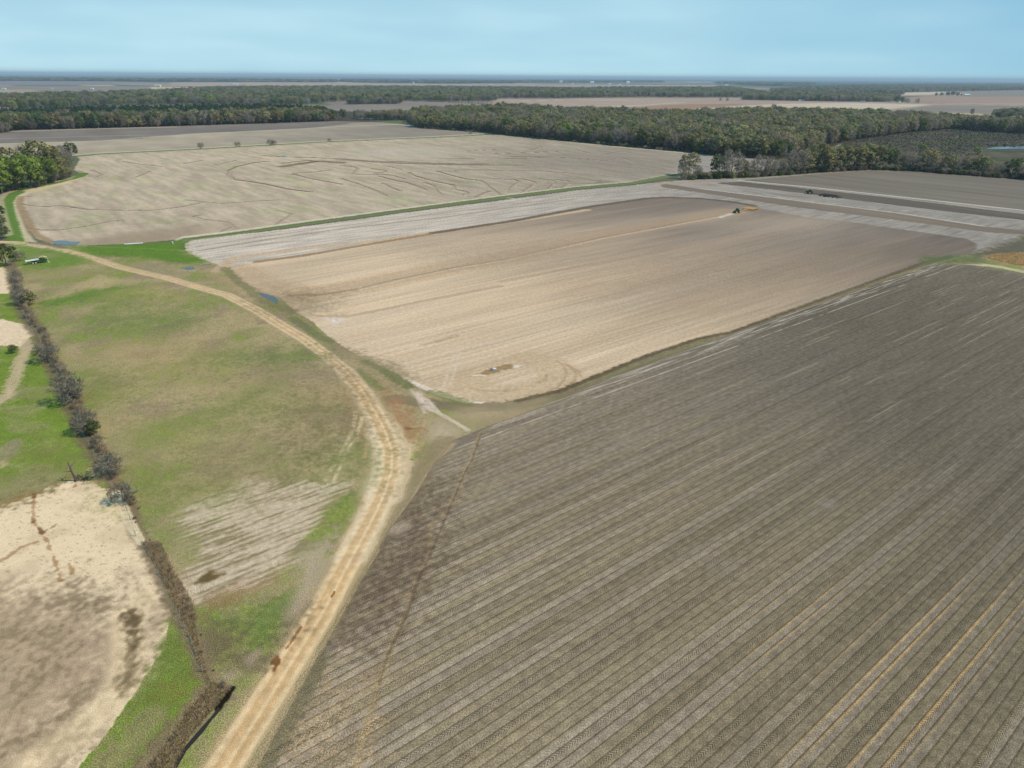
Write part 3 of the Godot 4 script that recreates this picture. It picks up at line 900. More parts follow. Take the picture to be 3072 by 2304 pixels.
	stroke(214, 204, 180, 0.66, 1.2, 0.6375, 0.8, 0, [105.4, -857.6, 122, -885.9, 140, -906])
	stroke(100, 84, 64, 0.91, 1, 0.9375, 0.7, 0, [127.6, -820.8, 132, -782.6, 129.8, -789.9])
	stroke(214, 204, 180, 0.78, 1.2, 0.6375, 0.8, 0, [127, -816.7, 131.4, -778.9, 129.2, -786.1])
	stroke(100, 84, 64, 0.7, 1, 0.9375, 0.7, 0, [84.9, -817.9, 99.9, -795.4, 118.7, -820.2])
	stroke(214, 204, 180, 0.6, 1.2, 0.6375, 0.8, 0, [84.6, -814.4, 99.5, -792.2, 118.2, -816.7])
	stroke(100, 84, 64, 0.77, 1, 0.9375, 0.7, 0, [-60.8, -895.4, -23, -918, 26, -922, 37, -961])
	stroke(214, 204, 180, 0.66, 1.2, 0.6375, 0.8, 0, [-60.5, -891.2, -23, -914, 26, -917, 37, -956])
	stroke(100, 84, 64, 0.63, 1, 0.9375, 0.7, 0, [-21.8, -870.1, 15.7, -882.1, 74, -906])
	stroke(214, 204, 180, 0.54, 1.2, 0.6375, 0.8, 0, [-21.7, -866.2, 15.6, -878.1, 74, -901])
	stroke(100, 84, 64, 0.84, 1, 0.9375, 0.7, 0, [-89.6, -805.9, -37.7, -809.5, 14.5, -813])
	stroke(214, 204, 180, 0.72, 1.2, 0.6375, 0.8, 0, [-89.2, -802.3, -37.6, -805.8, 14.5, -809.3])
	stroke(100, 84, 64, 0.7, 1, 0.9375, 0.7, 0, [-3, -836.4, 50.6, -831.8, 100.8, -803.2])
	stroke(214, 204, 180, 0.6, 1.2, 0.6375, 0.8, 0, [-3, -832.8, 50.4, -828.2, 100.4, -799.8])
	stroke(100, 84, 64, 1.82, 1, 0.9375, 0.7, 0, [-192, -798.9, -152.4, -771.3, -117.3, -759.2, -67.3, -748.5, 8.7, -750.6])
	stroke(214, 204, 180, 1.56, 1.2, 0.6375, 0.8, 0, [-190.2, -791.2, -151, -764, -116.3, -752.2, -66.7, -741.6, 8.6, -743.7])
	stroke(100, 84, 64, 1.26, 1, 0.9375, 0.7, 0, [-137.2, -779.7, -85.1, -764.1, -19, -757.1])
	stroke(214, 204, 180, 1.08, 1.2, 0.6375, 0.8, 0, [-136.3, -774.5, -84.6, -759.2, -18.9, -752.2])
	stroke(100, 84, 64, 1.12, 1, 0.9375, 0.7, 0, [-57.3, -703.8, -42.4, -708.4, -17.8, -706.2, 28, -702.9, 57.2, -686.9])
	stroke(214, 204, 180, 0.96, 1.2, 0.6375, 0.8, 0, [-57, -700.1, -42.1, -704.6, -17.7, -702.4, 27.8, -699.1, 56.9, -683.3])
	stroke(100, 84, 64, 0.84, 1, 0.9375, 0.7, 0, [28.9, -617.4, 70.8, -619.6, 80.1, -629.8])
	stroke(214, 204, 180, 0.72, 1.2, 0.6375, 0.8, 0, [28.8, -615.2, 70.6, -617.4, 79.9, -627.5])
	stroke(100, 84, 64, 0.91, 1, 0.9375, 0.7, 0, [-350.4, -495.8, -335.9, -486.5, -324, -485.4, -319.4, -488.8, -306.7, -484.5, -295.9, -475.5, -283.5, -472.9])
	stroke(214, 204, 180, 0.78, 1.2, 0.6375, 0.8, 0, [-349.4, -494.2, -334.9, -485, -323, -483.9, -318.4, -487.3, -305.8, -483, -295, -474, -282.7, -471.5])
	stroke(100, 84, 64, 0.84, 1, 0.9375, 0.7, 0, [-305.6, -482.7, -291.7, -475.4, -264.2, -472.7, -246.8, -473.5, -232.7, -487.9, -226.4, -504.8])
	stroke(214, 204, 180, 0.72, 1.2, 0.6375, 0.8, 0, [-304.8, -481.3, -291, -474.1, -263.5, -471.4, -246.2, -472.1, -232.1, -486.4, -225.7, -503.3])
	stroke(100, 84, 64, 0.77, 1, 0.9375, 0.7, 0, [-290.5, -411.1, -279, -407.1, -268.5, -407.5, -258.8, -419.8, -253.1, -434.3, -246.4, -439.5])
	stroke(214, 204, 180, 0.66, 1.2, 0.6375, 0.8, 0, [-289.9, -410.1, -278.4, -406.1, -267.9, -406.5, -258.3, -418.8, -252.6, -433.2, -245.8, -438.4])
	stroke(100, 84, 64, 0.84, 1, 0.9375, 0.7, 0, [-363.3, -527.3, -366.2, -527.2, -371, -530.8, -376.9, -554.4])
	stroke(214, 204, 180, 0.72, 1.2, 0.6375, 0.8, 0, [-362.2, -525.7, -365.2, -525.5, -369.9, -529.1, -375.8, -552.6])
	stroke(100, 84, 64, 0.84, 1, 0.9375, 0.7, 0, [-208.8, -454.8, -207, -458.4])
	stroke(214, 204, 180, 0.72, 1.2, 0.6375, 0.8, 0, [-208.3, -453.5, -206.4, -457.1])
	stroke(100, 84, 64, 0.7, 1, 0.9375, 0.7, 0, [-208.3, -452.8, -198.4, -443.6, -180.3, -435.1, -170.7, -420.9, -172.4, -407.2])
	stroke(214, 204, 180, 0.6, 1.2, 0.6375, 0.8, 0, [-207.8, -451.6, -198, -442.5, -179.9, -434.1, -170.3, -419.9, -172, -406.2])
	stroke(100, 84, 64, 0.7, 1, 0.9375, 0.7, 0, [-146.9, -421.8, -147.5, -452, -148.4, -465.1, -161.4, -476.7])
	stroke(214, 204, 180, 0.6, 1.2, 0.6375, 0.8, 0, [-146.6, -420.8, -147.2, -450.8, -148.1, -463.9, -161, -475.5])
	stroke(100, 84, 64, 0.63, 1, 0.9375, 0.7, 0, [-175.1, -520.5, -187.3, -515.8, -209.5, -502.7, -242.6, -517.4])
	stroke(214, 204, 180, 0.54, 1.2, 0.6375, 0.8, 0, [-174.7, -519, -186.8, -514.3, -209, -501.3, -242, -515.9])
	stroke(100, 84, 64, 3.5, 5, 0.6, 2, 0, [-234.6, -724.5, -211.7, -774.7, -183.4, -762])
	stroke(126, 116, 102, 4, 6, 0.55, 3, 0, [-190.2, -791.2, -117.7, -762, -35.1, -750.5])
	patch(126, 116, 100, 6, 0.6, 4, 0, [77.1, -639.5, 84.9, -634.9, 77.6, -620, 70.8, -619.6])
	patch(140, 132, 118, 40, 0.35, 15, 0, [-37.7, -809.5, 72.7, -886.3, 169, -893, 176.4, -793, 127.3, -663.1, 57.6, -692.7, -34.4, -737])
	patch(150, 138, 116, 8, 0.5, 3, 0, [-238.6, -381.2, -227.6, -397.6, -194.4, -428.5, -183.4, -402, -200.3, -377.4, -230.3, -371.4])
	patch(190, 182, 165, 20, 0.5, 8, 0, [-201, -925, -105, -954, -40.8, -877.9, -106.8, -804.7, -195.6, -814.6])
	stroke(205, 194, 162, 4, 2.5, 0.9, 1.2, 0, [-392.6, -645, -381.8, -592.7, -380.3, -564.7, -378.6, -540.8, -369.7, -517.5, -357.4, -494.8, -332.6, -459.5, -310.1, -428.6, -287.5, -397.7, -267.6, -373.9])
	stroke(92, 126, 52, 3.2, 1.6, 0.95, 0.8, 0, [-399.7, -661, -390.1, -636.1, -389.3, -604.2, -387, -574.4, -387, -552.1, -377.9, -526.4, -361.3, -497.5, -334.5, -459.4, -312.1, -428.6, -289.8, -397.6, -272.1, -373.8])
	stroke(180, 170, 140, 1.6, 1.4, 0.8, 0.6, 0, [-390.8, -625.1, -395.6, -588, -396.6, -563.9, -390.4, -538.6, -375.3, -511.3, -346.6, -471.4, -315.3, -428.4, -289.4, -393.1])
	stroke(150, 128, 96, 1.6, 1.6, 0.7, 1.2, 0, [-370.4, -526.7, -350.5, -495.1, -324.2, -459.9, -304.3, -433.2, -292.9, -416.9, -273.7, -393.6, -254.7, -375.2])
	stroke(214, 200, 168, 2.2, 2, 0.8, 1, 0, [-378.4, -600.7, -384.6, -581, -384.6, -555.7])
	stroke(214, 206, 188, 2.5, 2, 0.9, 1, 0, [-186.4, -384.6, -186.3, -390.7, -165.6, -406.7, -122.6, -447, -79, -485.8, -10.4, -546.1, 56.6, -601.3, 106.7, -631.3, 145.9, -678, 170.9, -704])
	stroke(100, 122, 68, 3, 2, 0.9, 1, 0, [-184.1, -379.3, -183.9, -385.3, -163.6, -401.2, -121.2, -441.4, -78.1, -480.1, -10.3, -540.4, 56.1, -596, 106, -626.5, 144.9, -673.2, 169.8, -699.3])
	stroke(140, 132, 100, 1, 1, 0.7, 0.6, 0, [-183.1, -377.2, -183, -383.1, -162.7, -399, -120.5, -438.7, -77.6, -476.9, -10.2, -536.5, 55.7, -591.2, 105.1, -621.2, 143.7, -667.2, 168.4, -692.8])
	patch(96, 130, 48, 4, 0.95, 2.5, 0, [-233, -366.2, -207.2, -371.9, -183.1, -381.8, -177.8, -367.2, -174.1, -358, -163.6, -346.6, -154.6, -337.1, -160.5, -331.6, -171.4, -333.9, -187.5, -343, -196.5, -344.1, -210.6, -345.1, -225.1, -352.6])
	patch(150, 142, 110, 4, 0.8, 3, 0, [-189.1, -328.8, -178.4, -337.2, -160.7, -320.1, -152, -311.3, -156.6, -305.9, -172.2, -314.3])
	stroke(200, 180, 152, 2.6, 1.5, 0.95, 0.6, 0, [-139.7, -318.2, -140.6, -327.6, -141.9, -338.9, -140.3, -344.5, -112.9, -364.6, -83.9, -381, -47.2, -406.4, 13.2, -455.7, 51.4, -488.2])
	stroke(150, 140, 124, 0.8, 1, 0.7, 0.5, 0, [-165.1, -358.3, -141.9, -383.3, -108.1, -413.8, -52.2, -453.1, 40.3, -530.2])
	stroke(160, 150, 132, 0.9, 1.2, 0.6, 0.6, 0, [-170.7, -367.4, -142.2, -395.6, -92.7, -437, -9.6, -501.8, 84, -573.5])
	stroke(222, 214, 202, 1.4, 1, 0.8, 0.5, 0, [205.8, -645.7, 253.9, -608.9, 306.5, -557.7, 365.7, -500.1])
	stroke(176, 160, 138, 3, 2, 0.9, 1, 0, [126.7, -619.3, 138.7, -628.2, 152.7, -624.8, 177.5, -628.2])
	stroke(90, 84, 74, 1, 0.8, 0.85, 0.4, 0, [187.4, -622.5, 205.4, -605.5, 236.1, -574.7, 285.5, -516.7, 341.3, -464.1])
	stroke(96, 88, 78, 0.9, 0.8, 0.8, 0.4, 0, [248.9, -596.2, 300.1, -545.3, 354, -482.7])
	stroke(205, 200, 190, 1, 1, 0.7, 0.6, 0, [156.8, -593.5, 212.9, -539.7, 268.8, -484.3, 299.4, -441.2])
	stroke(182, 158, 126, 7, 9, 0.5, 1.5, 0, [-134.2, -320.2, -121.5, -303, -109.3, -290.9, -95, -282.7, -82.3, -283, -67.3, -293.1, -55.1, -306.5, -29.4, -330.3, -1.9, -350.2, 52, -403.4, 152, -485.9])
	stroke(140, 120, 94, 0.7, 1.2, 0.55, 0.4, 0, [-94.2, -279.7, -81.6, -280.1, -66.7, -290, -54.5, -303.1, -29, -326.5, -1.8, -346, 51.4, -397.9, 149.8, -478.1])
	stroke(214, 200, 178, 0.7, 0.9, 0.6, 0.4, 0, [-66.4, -288.4, -54.3, -301.5, -28.9, -324.6, -1.8, -343.9, 51.1, -395.2, 148.7, -474.4])
	stroke(208, 206, 200, 1.2, 0.6, 0.9, 0.3, 0, [138.2, -464.2, 145.1, -473, 150.4, -478.8])
	stroke(98, 88, 76, 2.2, 1.6, 0.8, 0.5, 0, [-47.3, -407.3, -2.5, -444.3, 57.2, -504, 103.9, -541.7, 119.2, -546.5, 143.5, -542.8, 164.3, -528.3, 175.9, -511.2])
	stroke(150, 124, 92, 1.6, 1.2, 0.8, 0.5, 0, [-127.4, -335.9, -108.5, -349, -82.4, -373.6, -48.8, -404.4])
	stroke(160, 138, 110, 0.8, 1.4, 0.4, 0.5, 0, [-77.9, -252.9, -63.7, -252, -53.5, -259.7, -37.1, -272.5, -5.6, -295.6])
	stroke(160, 138, 110, 0.7, 1.2, 0.35, 0.5, 0, [-5.8, -302.8, 62.5, -352.2, 155.7, -423.5])
	patch(224, 214, 204, 1.5, 0.85, 1, 0, [-72.6, -250.3, -63.7, -249.6, -64.7, -246.1, -65.9, -241.7])
	stroke(160, 138, 110, 0.7, 1, 0.4, 0.4, 0, [-30.9, -221.3, -26.1, -225.8, -20.2, -231.3])
	stroke(220, 206, 184, 0.8, 0.8, 0.6, 0.3, 0, [-33.3, -220.2, -29.7, -220.6, -26.9, -222.9])
	stroke(160, 136, 104, 0.24, 0.5, 0.6, 0.2, 0, [14.5, -208.4, 16.6, -203.9, 17.1, -197.9, 15.8, -192.2, 13.3, -186.7, 10, -183.6])
	stroke(160, 136, 104, 0.24, 0.5, 0.6, 0.2, 0, [17.1, -205.7, 19.5, -201.4, 20.3, -197.1, 19.1, -192.2, 16.9, -188.3])
	stroke(160, 136, 104, 0.24, 0.5, 0.6, 0.2, 0, [18, -204.8, 21, -200.1, 21.4, -195.5])
	stroke(160, 136, 104, 0.24, 0.5, 0.6, 0.2, 0, [11.2, -197, 10.2, -193.7, 8.4, -190.8])
	stroke(160, 136, 104, 0.24, 0.5, 0.6, 0.2, 0, [-12.3, -186.2, -9.7, -184.7, -5.6, -184.1, -0.9, -184.5])
	stroke(194, 172, 138, 5, 4, 0.45, 0.8, 0, [-13, -193.2, -11.7, -187, -6.5, -182.6, 0.7, -181.2, 8.4, -183.6, 13.8, -189.8, 14.8, -197, 11.9, -204.7, 5.9, -209.1])
	patch(152, 130, 94, 0.8, 0.85, 0.8, 0, [-11.5, -196.5, -7.7, -200.8, -2.8, -204.4, -0, -205.4, 4.4, -204.6, -1, -201, -5, -197.5, -9.2, -195.8])
	patch(226, 216, 200, 0.4, 0.9, 0.5, 0, [-0, -204.9, 4.4, -204.8, 1.7, -202.3, 0.3, -201.9])
	stroke(228, 218, 200, 0.3, 0.4, 0.8, 0.3, 0, [-11.8, -195.7, -9.9, -196.2, -8.5, -195.8])
	stroke(226, 214, 196, 0.8, 0.6, 0.9, 0.4, 0, [-38.6, -198.5, -29.2, -189.2, -21, -181.7, -11.9, -176.3, -3.3, -175.1, 3.2, -176.7])
	stroke(214, 200, 176, 0.3, 0.5, 0.5, 0.2, 0, [-19.5, -214.8, -20.2, -192.2, -20.6, -186.6])
	stroke(214, 200, 176, 0.3, 0.5, 0.5, 0.2, 0, [-17.8, -216.3, -18.4, -192.2, -19.3, -186.6])
	patch(158, 142, 120, 45, 0.45, 12, 0, [118.9, -305, 106.1, -286.7, 86.1, -275.9, 65.7, -275.4, 50.8, -285.2, 46.7, -303.1, 56.7, -323.4, 78.6, -337.7, 103.1, -338.4, 118.5, -325.2])
	patch(150, 136, 116, 40, 0.4, 12, 0, [189.7, -350.7, 172.6, -333.6, 145.6, -323.2, 117.8, -322.4, 97.9, -331.3, 93.2, -347.7, 107.1, -366.2, 136.2, -379.2, 168.4, -380.2, 188.9, -368.8])
	patch(206, 190, 164, 30, 0.4, 10, 0, [204.9, -450, 190.3, -433.6, 166.3, -423.4, 141.4, -422.5, 123.8, -431.1, 119.9, -446.7, 132.4, -464.1, 157.8, -476.2, 185.6, -477.3, 203.6, -467])
	patch(168, 152, 130, 25, 0.45, 8, 0, [42.3, -361.3, 31.5, -344.4, 7.8, -334.1, -20.5, -333.3, -44.5, -342, -55.7, -358.2, -48.5, -376.3, -23.7, -389.1, 8.8, -390.3, 34.3, -379.1])
	stroke(124, 116, 92, 2.2, 1.6, 0.85, 1, 0, [-34.2, -178.8, -12.7, -172.6, 1.5, -174.9, 14.6, -182.2, 28.4, -194.8, 44.1, -209.4, 66.1, -226.6, 79, -233, 112.7, -260.7, 153.8, -294.1, 205.9, -337.3, 225.9, -349.4])
	stroke(96, 86, 66, 0.7, 0.8, 0.8, 0.5, 0, [1.6, -177.5, 14.7, -185, 28.8, -198, 44.7, -213, 67.1, -230.7, 80.2, -237.3, 114.6, -265.9, 156.7, -300.5, 210.4, -345.5, 231, -358.2])
	stroke(124, 124, 90, 1.2, 1.4, 0.5, 1.2, 0, [28.3, -193.8, 43.9, -208.3, 65.8, -225.3, 78.6, -231.6, 112, -259, 152.8, -292, 204.5, -334.6, 224.2, -346.6])
	patch(172, 158, 126, 5, 0.85, 3, 0, [-20.8, -166.8, -11.8, -174.4, -2.8, -172.6, 9.7, -178.8, -1.1, -167.1, -11, -160.8, -15.3, -165.1])
	patch(186, 172, 146, 3, 0.9, 2, 0, [-20.6, -165, -12.1, -159.1, -16.4, -154.1, -20.4, -151.7, -22.1, -156.4])
	stroke(200, 192, 160, 1.8, 1.5, 0.85, 0.8, 0, [217.4, -341.2, 221.2, -338.8, 229.5, -339.1, 238.5, -340.2, 243.7, -335.4, 248.6, -327.4, 252.5, -321.8])
	patch(100, 98, 84, 4, 0.95, 3, 0, [244.1, -363, 260.3, -374.9, 279, -389.7, 305.7, -411.6, 321.4, -420.4, 280.1, -361.4, 263.9, -360, 250.6, -359.5, 243.4, -354.8])
	patch(192, 164, 112, 2.5, 0.95, 2, 0, [250.4, -359.1, 256.9, -362.5, 274.7, -365.8, 285.7, -366.2, 266.8, -339.4, 256, -338.2, 251.3, -345.6, 249.3, -352.4])
	patch(98, 112, 72, 5, 0.8, 3, 0, [214.3, -356.6, 229.1, -359.8, 243.5, -362.1, 244.5, -354.9, 247, -347.1, 232.6, -344.1, 220.4, -344.6, 209.3, -343.4])
	stroke(150, 136, 108, 2.2, 2, 0.8, 1.2, 0, [-35.3, -62.8, -34.4, -69, -33.4, -75.2, -32.4, -81.8, -30.2, -89.6, -28.8, -99.9, -26.5, -111.6, -24.6, -124.3, -23.9, -122.7, -22.7, -132.8, -20.1, -145.7, -17.1, -153.3])
	stroke(112, 114, 76, 0.9, 1.2, 0.5, 0.8, 0, [-34.7, -62.8, -33.7, -69, -32.7, -75.2, -31.6, -81.8, -29.4, -89.6, -27.9, -99.9])
	stroke(180, 162, 130, 0.5, 0.6, 0.6, 0.5, 0, [-34, -62.4, -33, -68.5, -32, -74.7, -30.8, -81.3, -28.6, -89, -27.1, -99.2, -24.7, -110.8, -22.6, -123.4, -21.9, -121.7, -20.6, -131.7, -17.8, -144.4, -14.8, -151.9])
	stroke(190, 160, 122, 0.3, 0.5, 0.55, 0.3, 0, [-42.7, -182, -37.4, -172.1, -32.7, -159.6, -29.7, -148.5, -28.5, -134.6])
	stroke(190, 160, 122, 0.3, 0.5, 0.55, 0.3, 0, [-45.8, -184, -39.9, -172, -35.5, -159.5, -32.7, -148.4, -30.7, -131.4])
	stroke(190, 160, 122, 0.3, 0.5, 0.55, 0.3, 0, [-40.5, -179.9, -34.6, -168.4, -29.8, -156.3, -26.9, -147])
	stroke(190, 160, 122, 0.3, 0.5, 0.55, 0.3, 0, [-47.6, -184, -42.4, -172, -37.6, -156.2, -35, -141.2])
	stroke(190, 160, 122, 0.3, 0.5, 0.55, 0.3, 0, [-27.1, -148.5, -24.4, -156.4, -23.1, -164.9])
	patch(150, 118, 84, 4, 0.55, 3, 0, [-39.4, -188.5, -32.7, -180.1, -28.8, -168.5, -25.2, -156.4, -23.4, -148.6, -27, -147.8, -30.1, -157.9, -34.5, -170.2])
	patch(172, 136, 100, 3, 0.75, 2.5, 0, [-36.5, -182.1, -31.5, -178, -28.8, -168.5, -24.9, -160.5, -24.5, -151.6, -28.7, -151.5, -32.1, -163])
	patch(128, 92, 62, 1, 0.7, 0.8, 0, [-28.9, -160.5, -27.1, -161.8, -26.5, -160.5, -28, -159.5])
	patch(168, 128, 92, 3, 0.45, 2, 0, [-49.7, -181.8, -46.6, -179.8, -40.8, -168.3, -36.7, -151.4, -39.6, -156.1, -44.9, -171.9])
	patch(216, 202, 186, 0.8, 0.95, 0.8, 0, [-29.8, -184.3, -27.4, -183.3, -24.7, -179.2, -22.1, -175.2, -22.2, -172.3, -19.8, -168.9, -22.9, -170.4, -26, -175.2, -28.2, -179.1])
	stroke(210, 196, 174, 0.45, 0.5, 0.85, 0.3, 0, [-24.6, -178.2, -19.8, -169.1, -15.3, -164.2, -11.5, -159.7])
	stroke(205, 192, 172, 0.4, 0.5, 0.7, 0.5, 0, [-35.8, -194.2, -31.6, -187.5, -27.5, -180.1, -24, -169.5])
	patch(220, 200, 160, 2.5, 0.85, 2, 0, [-30.6, -151.5, -24.1, -154, -24.1, -142.7, -25.9, -131.5, -28.9, -137.2])
	patch(150, 140, 108, 2.5, 0.7, 2, 0, [-36.4, -203.9, -30.1, -193.2, -31.7, -188.6, -26.8, -175.1, -31.8, -180.1, -43.9, -197.6, -58.8, -216.8, -54.7, -216.9])
	stroke(110, 122, 72, 1.1, 1.5, 0.6, 1, 0, [-48.9, -198.7, -43.5, -190.6, -39.8, -185.2])
	stroke(108, 116, 70, 1, 1.4, 0.6, 1, 0, [-39.9, -198.9, -35, -191.9, -30.6, -187])
	stroke(116, 122, 78, 1, 1.4, 0.6, 1, 0, [-23.4, -183.3, -17.3, -178.8, -12.7, -175.4])
	stroke(104, 112, 76, 1.2, 1.4, 0.6, 0.9, 0, [-84.6, -250, -76.6, -239.8, -69.6, -230.3, -63.3, -224.3])
	stroke(120, 122, 84, 1, 1.4, 0.6, 0.9, 0, [-47.2, -206.6, -38.7, -196.8, -31.3, -187.8])
	stroke(116, 118, 84, 1.4, 1.8, 0.6, 1.2, 0, [-138.9, -323.2, -123.1, -299.8, -109.9, -281.4, -97.6, -266.9, -86.8, -257.4])
	stroke(180, 162, 126, 2.4, 3.4, 0.8, 1.2, 0, [-38.6, -61.5, -37, -70, -35.1, -80.1, -32.9, -91.4, -30.9, -107.7, -29.4, -119.3, -28.5, -129.4, -28.5, -139.3, -30.1, -148.8, -33.7, -159.3, -37.6, -168.4, -43.6, -182])
	stroke(184, 168, 136, 1.6, 2.2, 0.8, 0.9, 0, [-43.6, -182, -52.7, -198.8, -61.5, -211.3, -73.4, -226.9, -85.7, -240.8, -100.9, -258.7, -120.6, -279.1, -136.4, -289.6, -158.2, -305.3, -170.8, -312.5, -188.5, -323, -205.5, -336.2, -222.5, -348.3, -239.2, -359, -263.9, -372.4, -274.6, -374.5, -320.3, -377.1])
	stroke(224, 196, 148, 2.1, 1.1, 0.9, 0.6, 0, [-38.6, -61.5, -37, -70, -35.1, -80.1, -32.9, -91.4, -30.9, -107.7])
	stroke(226, 208, 172, 2.4, 2, 0.9, 0.9, 0, [-30.9, -107.7, -29.4, -119.3, -28.5, -129.4, -28.5, -139.3])
	stroke(226, 210, 178, 3.2, 2.8, 0.85, 1.2, 0, [-28.5, -129.4, -28.5, -139.3, -30.1, -148.8, -33.7, -159.3])
	stroke(206, 188, 154, 2.3, 1.6, 0.9, 0.7, 0, [-33.7, -159.3, -37.6, -168.4, -43.6, -182, -52.7, -198.8])
	stroke(194, 180, 152, 1.4, 1, 0.9, 0.5, 0, [-52.7, -198.8, -61.5, -211.3, -73.4, -226.9, -85.7, -240.8, -100.9, -258.7, -120.6, -279.1, -136.4, -289.6, -158.2, -305.3])
	stroke(186, 172, 144, 1, 1, 0.85, 0.4, 0, [-158.2, -305.3, -170.8, -312.5, -188.5, -323, -205.5, -336.2, -222.5, -348.3, -239.2, -359, -263.9, -372.4, -274.6, -374.5, -320.3, -377.1])
	stroke(200, 178, 140, 1, 1, 0.5, 0.5, 0, [-25.7, -129.4, -25.5, -139.4, -26.9, -148.9, -30.4, -159.4, -34.1, -168.5])
	stroke(206, 170, 120, 0.1, 0.3, 0.5, 0.05, 0, [-39.8, -61.8, -38.3, -70.2, -36.4, -80.4, -34.2, -91.6, -32.2, -107.9, -30.7, -119.5, -29.8, -129.5, -29.8, -139.2, -31.3, -148.5, -34.9, -158.9, -38.8, -167.9, -44.8, -181.4, -53.8, -198.1, -62.5, -210.6, -74.4, -226.1, -86.6, -240, -101.9, -257.9, -121.4, -278.1, -137.1, -288.6, -158.9, -304.2, -171.5, -311.4, -189.2, -321.9, -206.3, -335.2, -223.2, -347.3, -239.8, -357.8, -264.4, -371.2, -274.7, -373.2, -320.4, -375.8])
	stroke(232, 204, 156, 0.15, 0.3, 0.5, 0.05, 0, [-39.1, -61.6, -37.6, -70.1, -35.7, -80.3, -33.5, -91.4, -31.5, -107.8, -30, -119.4, -29.1, -129.4, -29.1, -139.3, -30.6, -148.7, -34.3, -159.1, -38.1, -168.2, -44.2, -181.7, -53.2, -198.5, -62, -211, -73.8, -226.5, -86.1, -240.4, -101.4, -258.3, -121, -278.6, -136.7, -289.2, -158.5, -304.8, -171.1, -312, -188.8, -322.5, -205.9, -335.8, -222.8, -347.8, -239.5, -358.4, -264.1, -371.9, -274.6, -373.9, -320.4, -376.5])
	stroke(234, 206, 160, 0.18, 0.3, 0.5, 0.05, 0, [-38.1, -61.4, -36.5, -69.9, -34.6, -80.1, -32.4, -91.3, -30.4, -107.6, -28.9, -119.3, -28, -129.4, -28, -139.4, -29.6, -148.9, -33.2, -159.5, -37.1, -168.6, -43.2, -182.2, -52.3, -199.1, -61.1, -211.6, -73, -227.2, -85.3, -241.1, -100.6, -259.1, -120.2, -279.4, -136.1, -290.1, -157.9, -305.7, -170.6, -313, -188.2, -323.4, -205.2, -336.6, -222.2, -348.7, -238.9, -359.4, -263.7, -372.9, -274.5, -375, -320.3, -377.6])
	stroke(208, 172, 122, 0.1, 0.3, 0.4, 0.05, 0, [-36.9, -61.2, -35.3, -69.7, -33.4, -79.8, -31.2, -91.1, -29.2, -107.5, -27.7, -119.1, -26.8, -129.3, -26.8, -139.5, -28.4, -149.2, -32.1, -159.9, -36, -169.1, -42.1, -182.8, -51.2, -199.7, -60.1, -212.3, -72, -228, -84.4, -241.9, -99.7, -259.9, -119.5, -280.3, -135.4, -291, -157.2, -306.7, -170, -314, -187.5, -324.4, -204.5, -337.6, -221.5, -349.7, -238.3, -360.4, -263.2, -374, -274.4, -376.2, -320.2, -378.8])
	stroke(212, 176, 124, 0.08, 0.3, 0.4, 0.05, 0, [-40.1, -61.8, -38.6, -70.3, -36.6, -80.4, -34.5, -91.6, -32.4, -107.9, -31, -119.5, -30.1, -129.5, -30.1, -139.2, -31.6, -148.4, -35.2, -158.8, -39.1, -167.8, -45.1, -181.3, -54, -198, -62.8, -210.4, -74.6, -225.9, -86.9, -239.8, -102.1, -257.7, -121.6, -277.9, -137.3, -288.3, -159.1, -304, -171.7, -311.1, -189.4, -321.7, -206.5, -335, -223.4, -347, -240, -357.6, -264.5, -370.9, -274.7, -372.9, -320.4, -375.5])
	stroke(200, 168, 122, 0.2, 0.3, 0.6, 0.05, 0, [-39.4, -61.7, -37.9, -70.2, -36, -80.3, -33.8, -91.5, -31.8, -107.8, -30.3, -119.4, -29.4, -129.4, -29.4, -139.3, -30.9, -148.6, -34.6, -159, -38.4, -168.1, -44.4, -181.6, -53.4, -198.3, -62.2, -210.8, -74.1, -226.3, -86.3, -240.2, -101.6, -258.1, -121.2, -278.4, -136.9, -288.9, -158.7, -304.6, -171.3, -311.7, -189, -322.3, -206.1, -335.5, -223, -347.6, -239.6, -358.2, -264.2, -371.6, -274.6, -373.6, -320.4, -376.2])
	stroke(196, 162, 116, 0.2, 0.3, 0.6, 0.05, 0, [-37.7, -61.4, -36.1, -69.8, -34.2, -80, -32, -91.2, -30, -107.6, -28.5, -119.2, -27.6, -129.4, -27.6, -139.4, -29.2, -149, -32.9, -159.7, -36.8, -168.8, -42.8, -182.4, -51.9, -199.3, -60.8, -211.9, -72.7, -227.5, -85, -241.4, -100.3, -259.3, -120, -279.7, -135.9, -290.4, -157.7, -306.1, -170.4, -313.3, -188, -323.8, -205, -337, -222, -349.1, -238.7, -359.7, -263.5, -373.2, -274.5, -375.4, -320.3, -378])
	stroke(230, 208, 166, 0.3, 0.3, 0.5, 0.05, 0, [-38.5, -61.5, -36.9, -70, -35, -80.1, -32.8, -91.3, -30.8, -107.7, -29.3, -119.3, -28.4, -129.4, -28.4, -139.4, -30, -148.8, -33.6, -159.4, -37.5, -168.5, -43.5, -182.1, -52.6, -198.8, -61.4, -211.4, -73.3, -227, -85.6, -240.9, -100.9, -258.8, -120.5, -279.1, -136.3, -289.7, -158.1, -305.4, -170.8, -312.6, -188.4, -323.1, -205.5, -336.3, -222.4, -348.4, -239.1, -359, -263.8, -372.5, -274.6, -374.6, -320.3, -377.2])
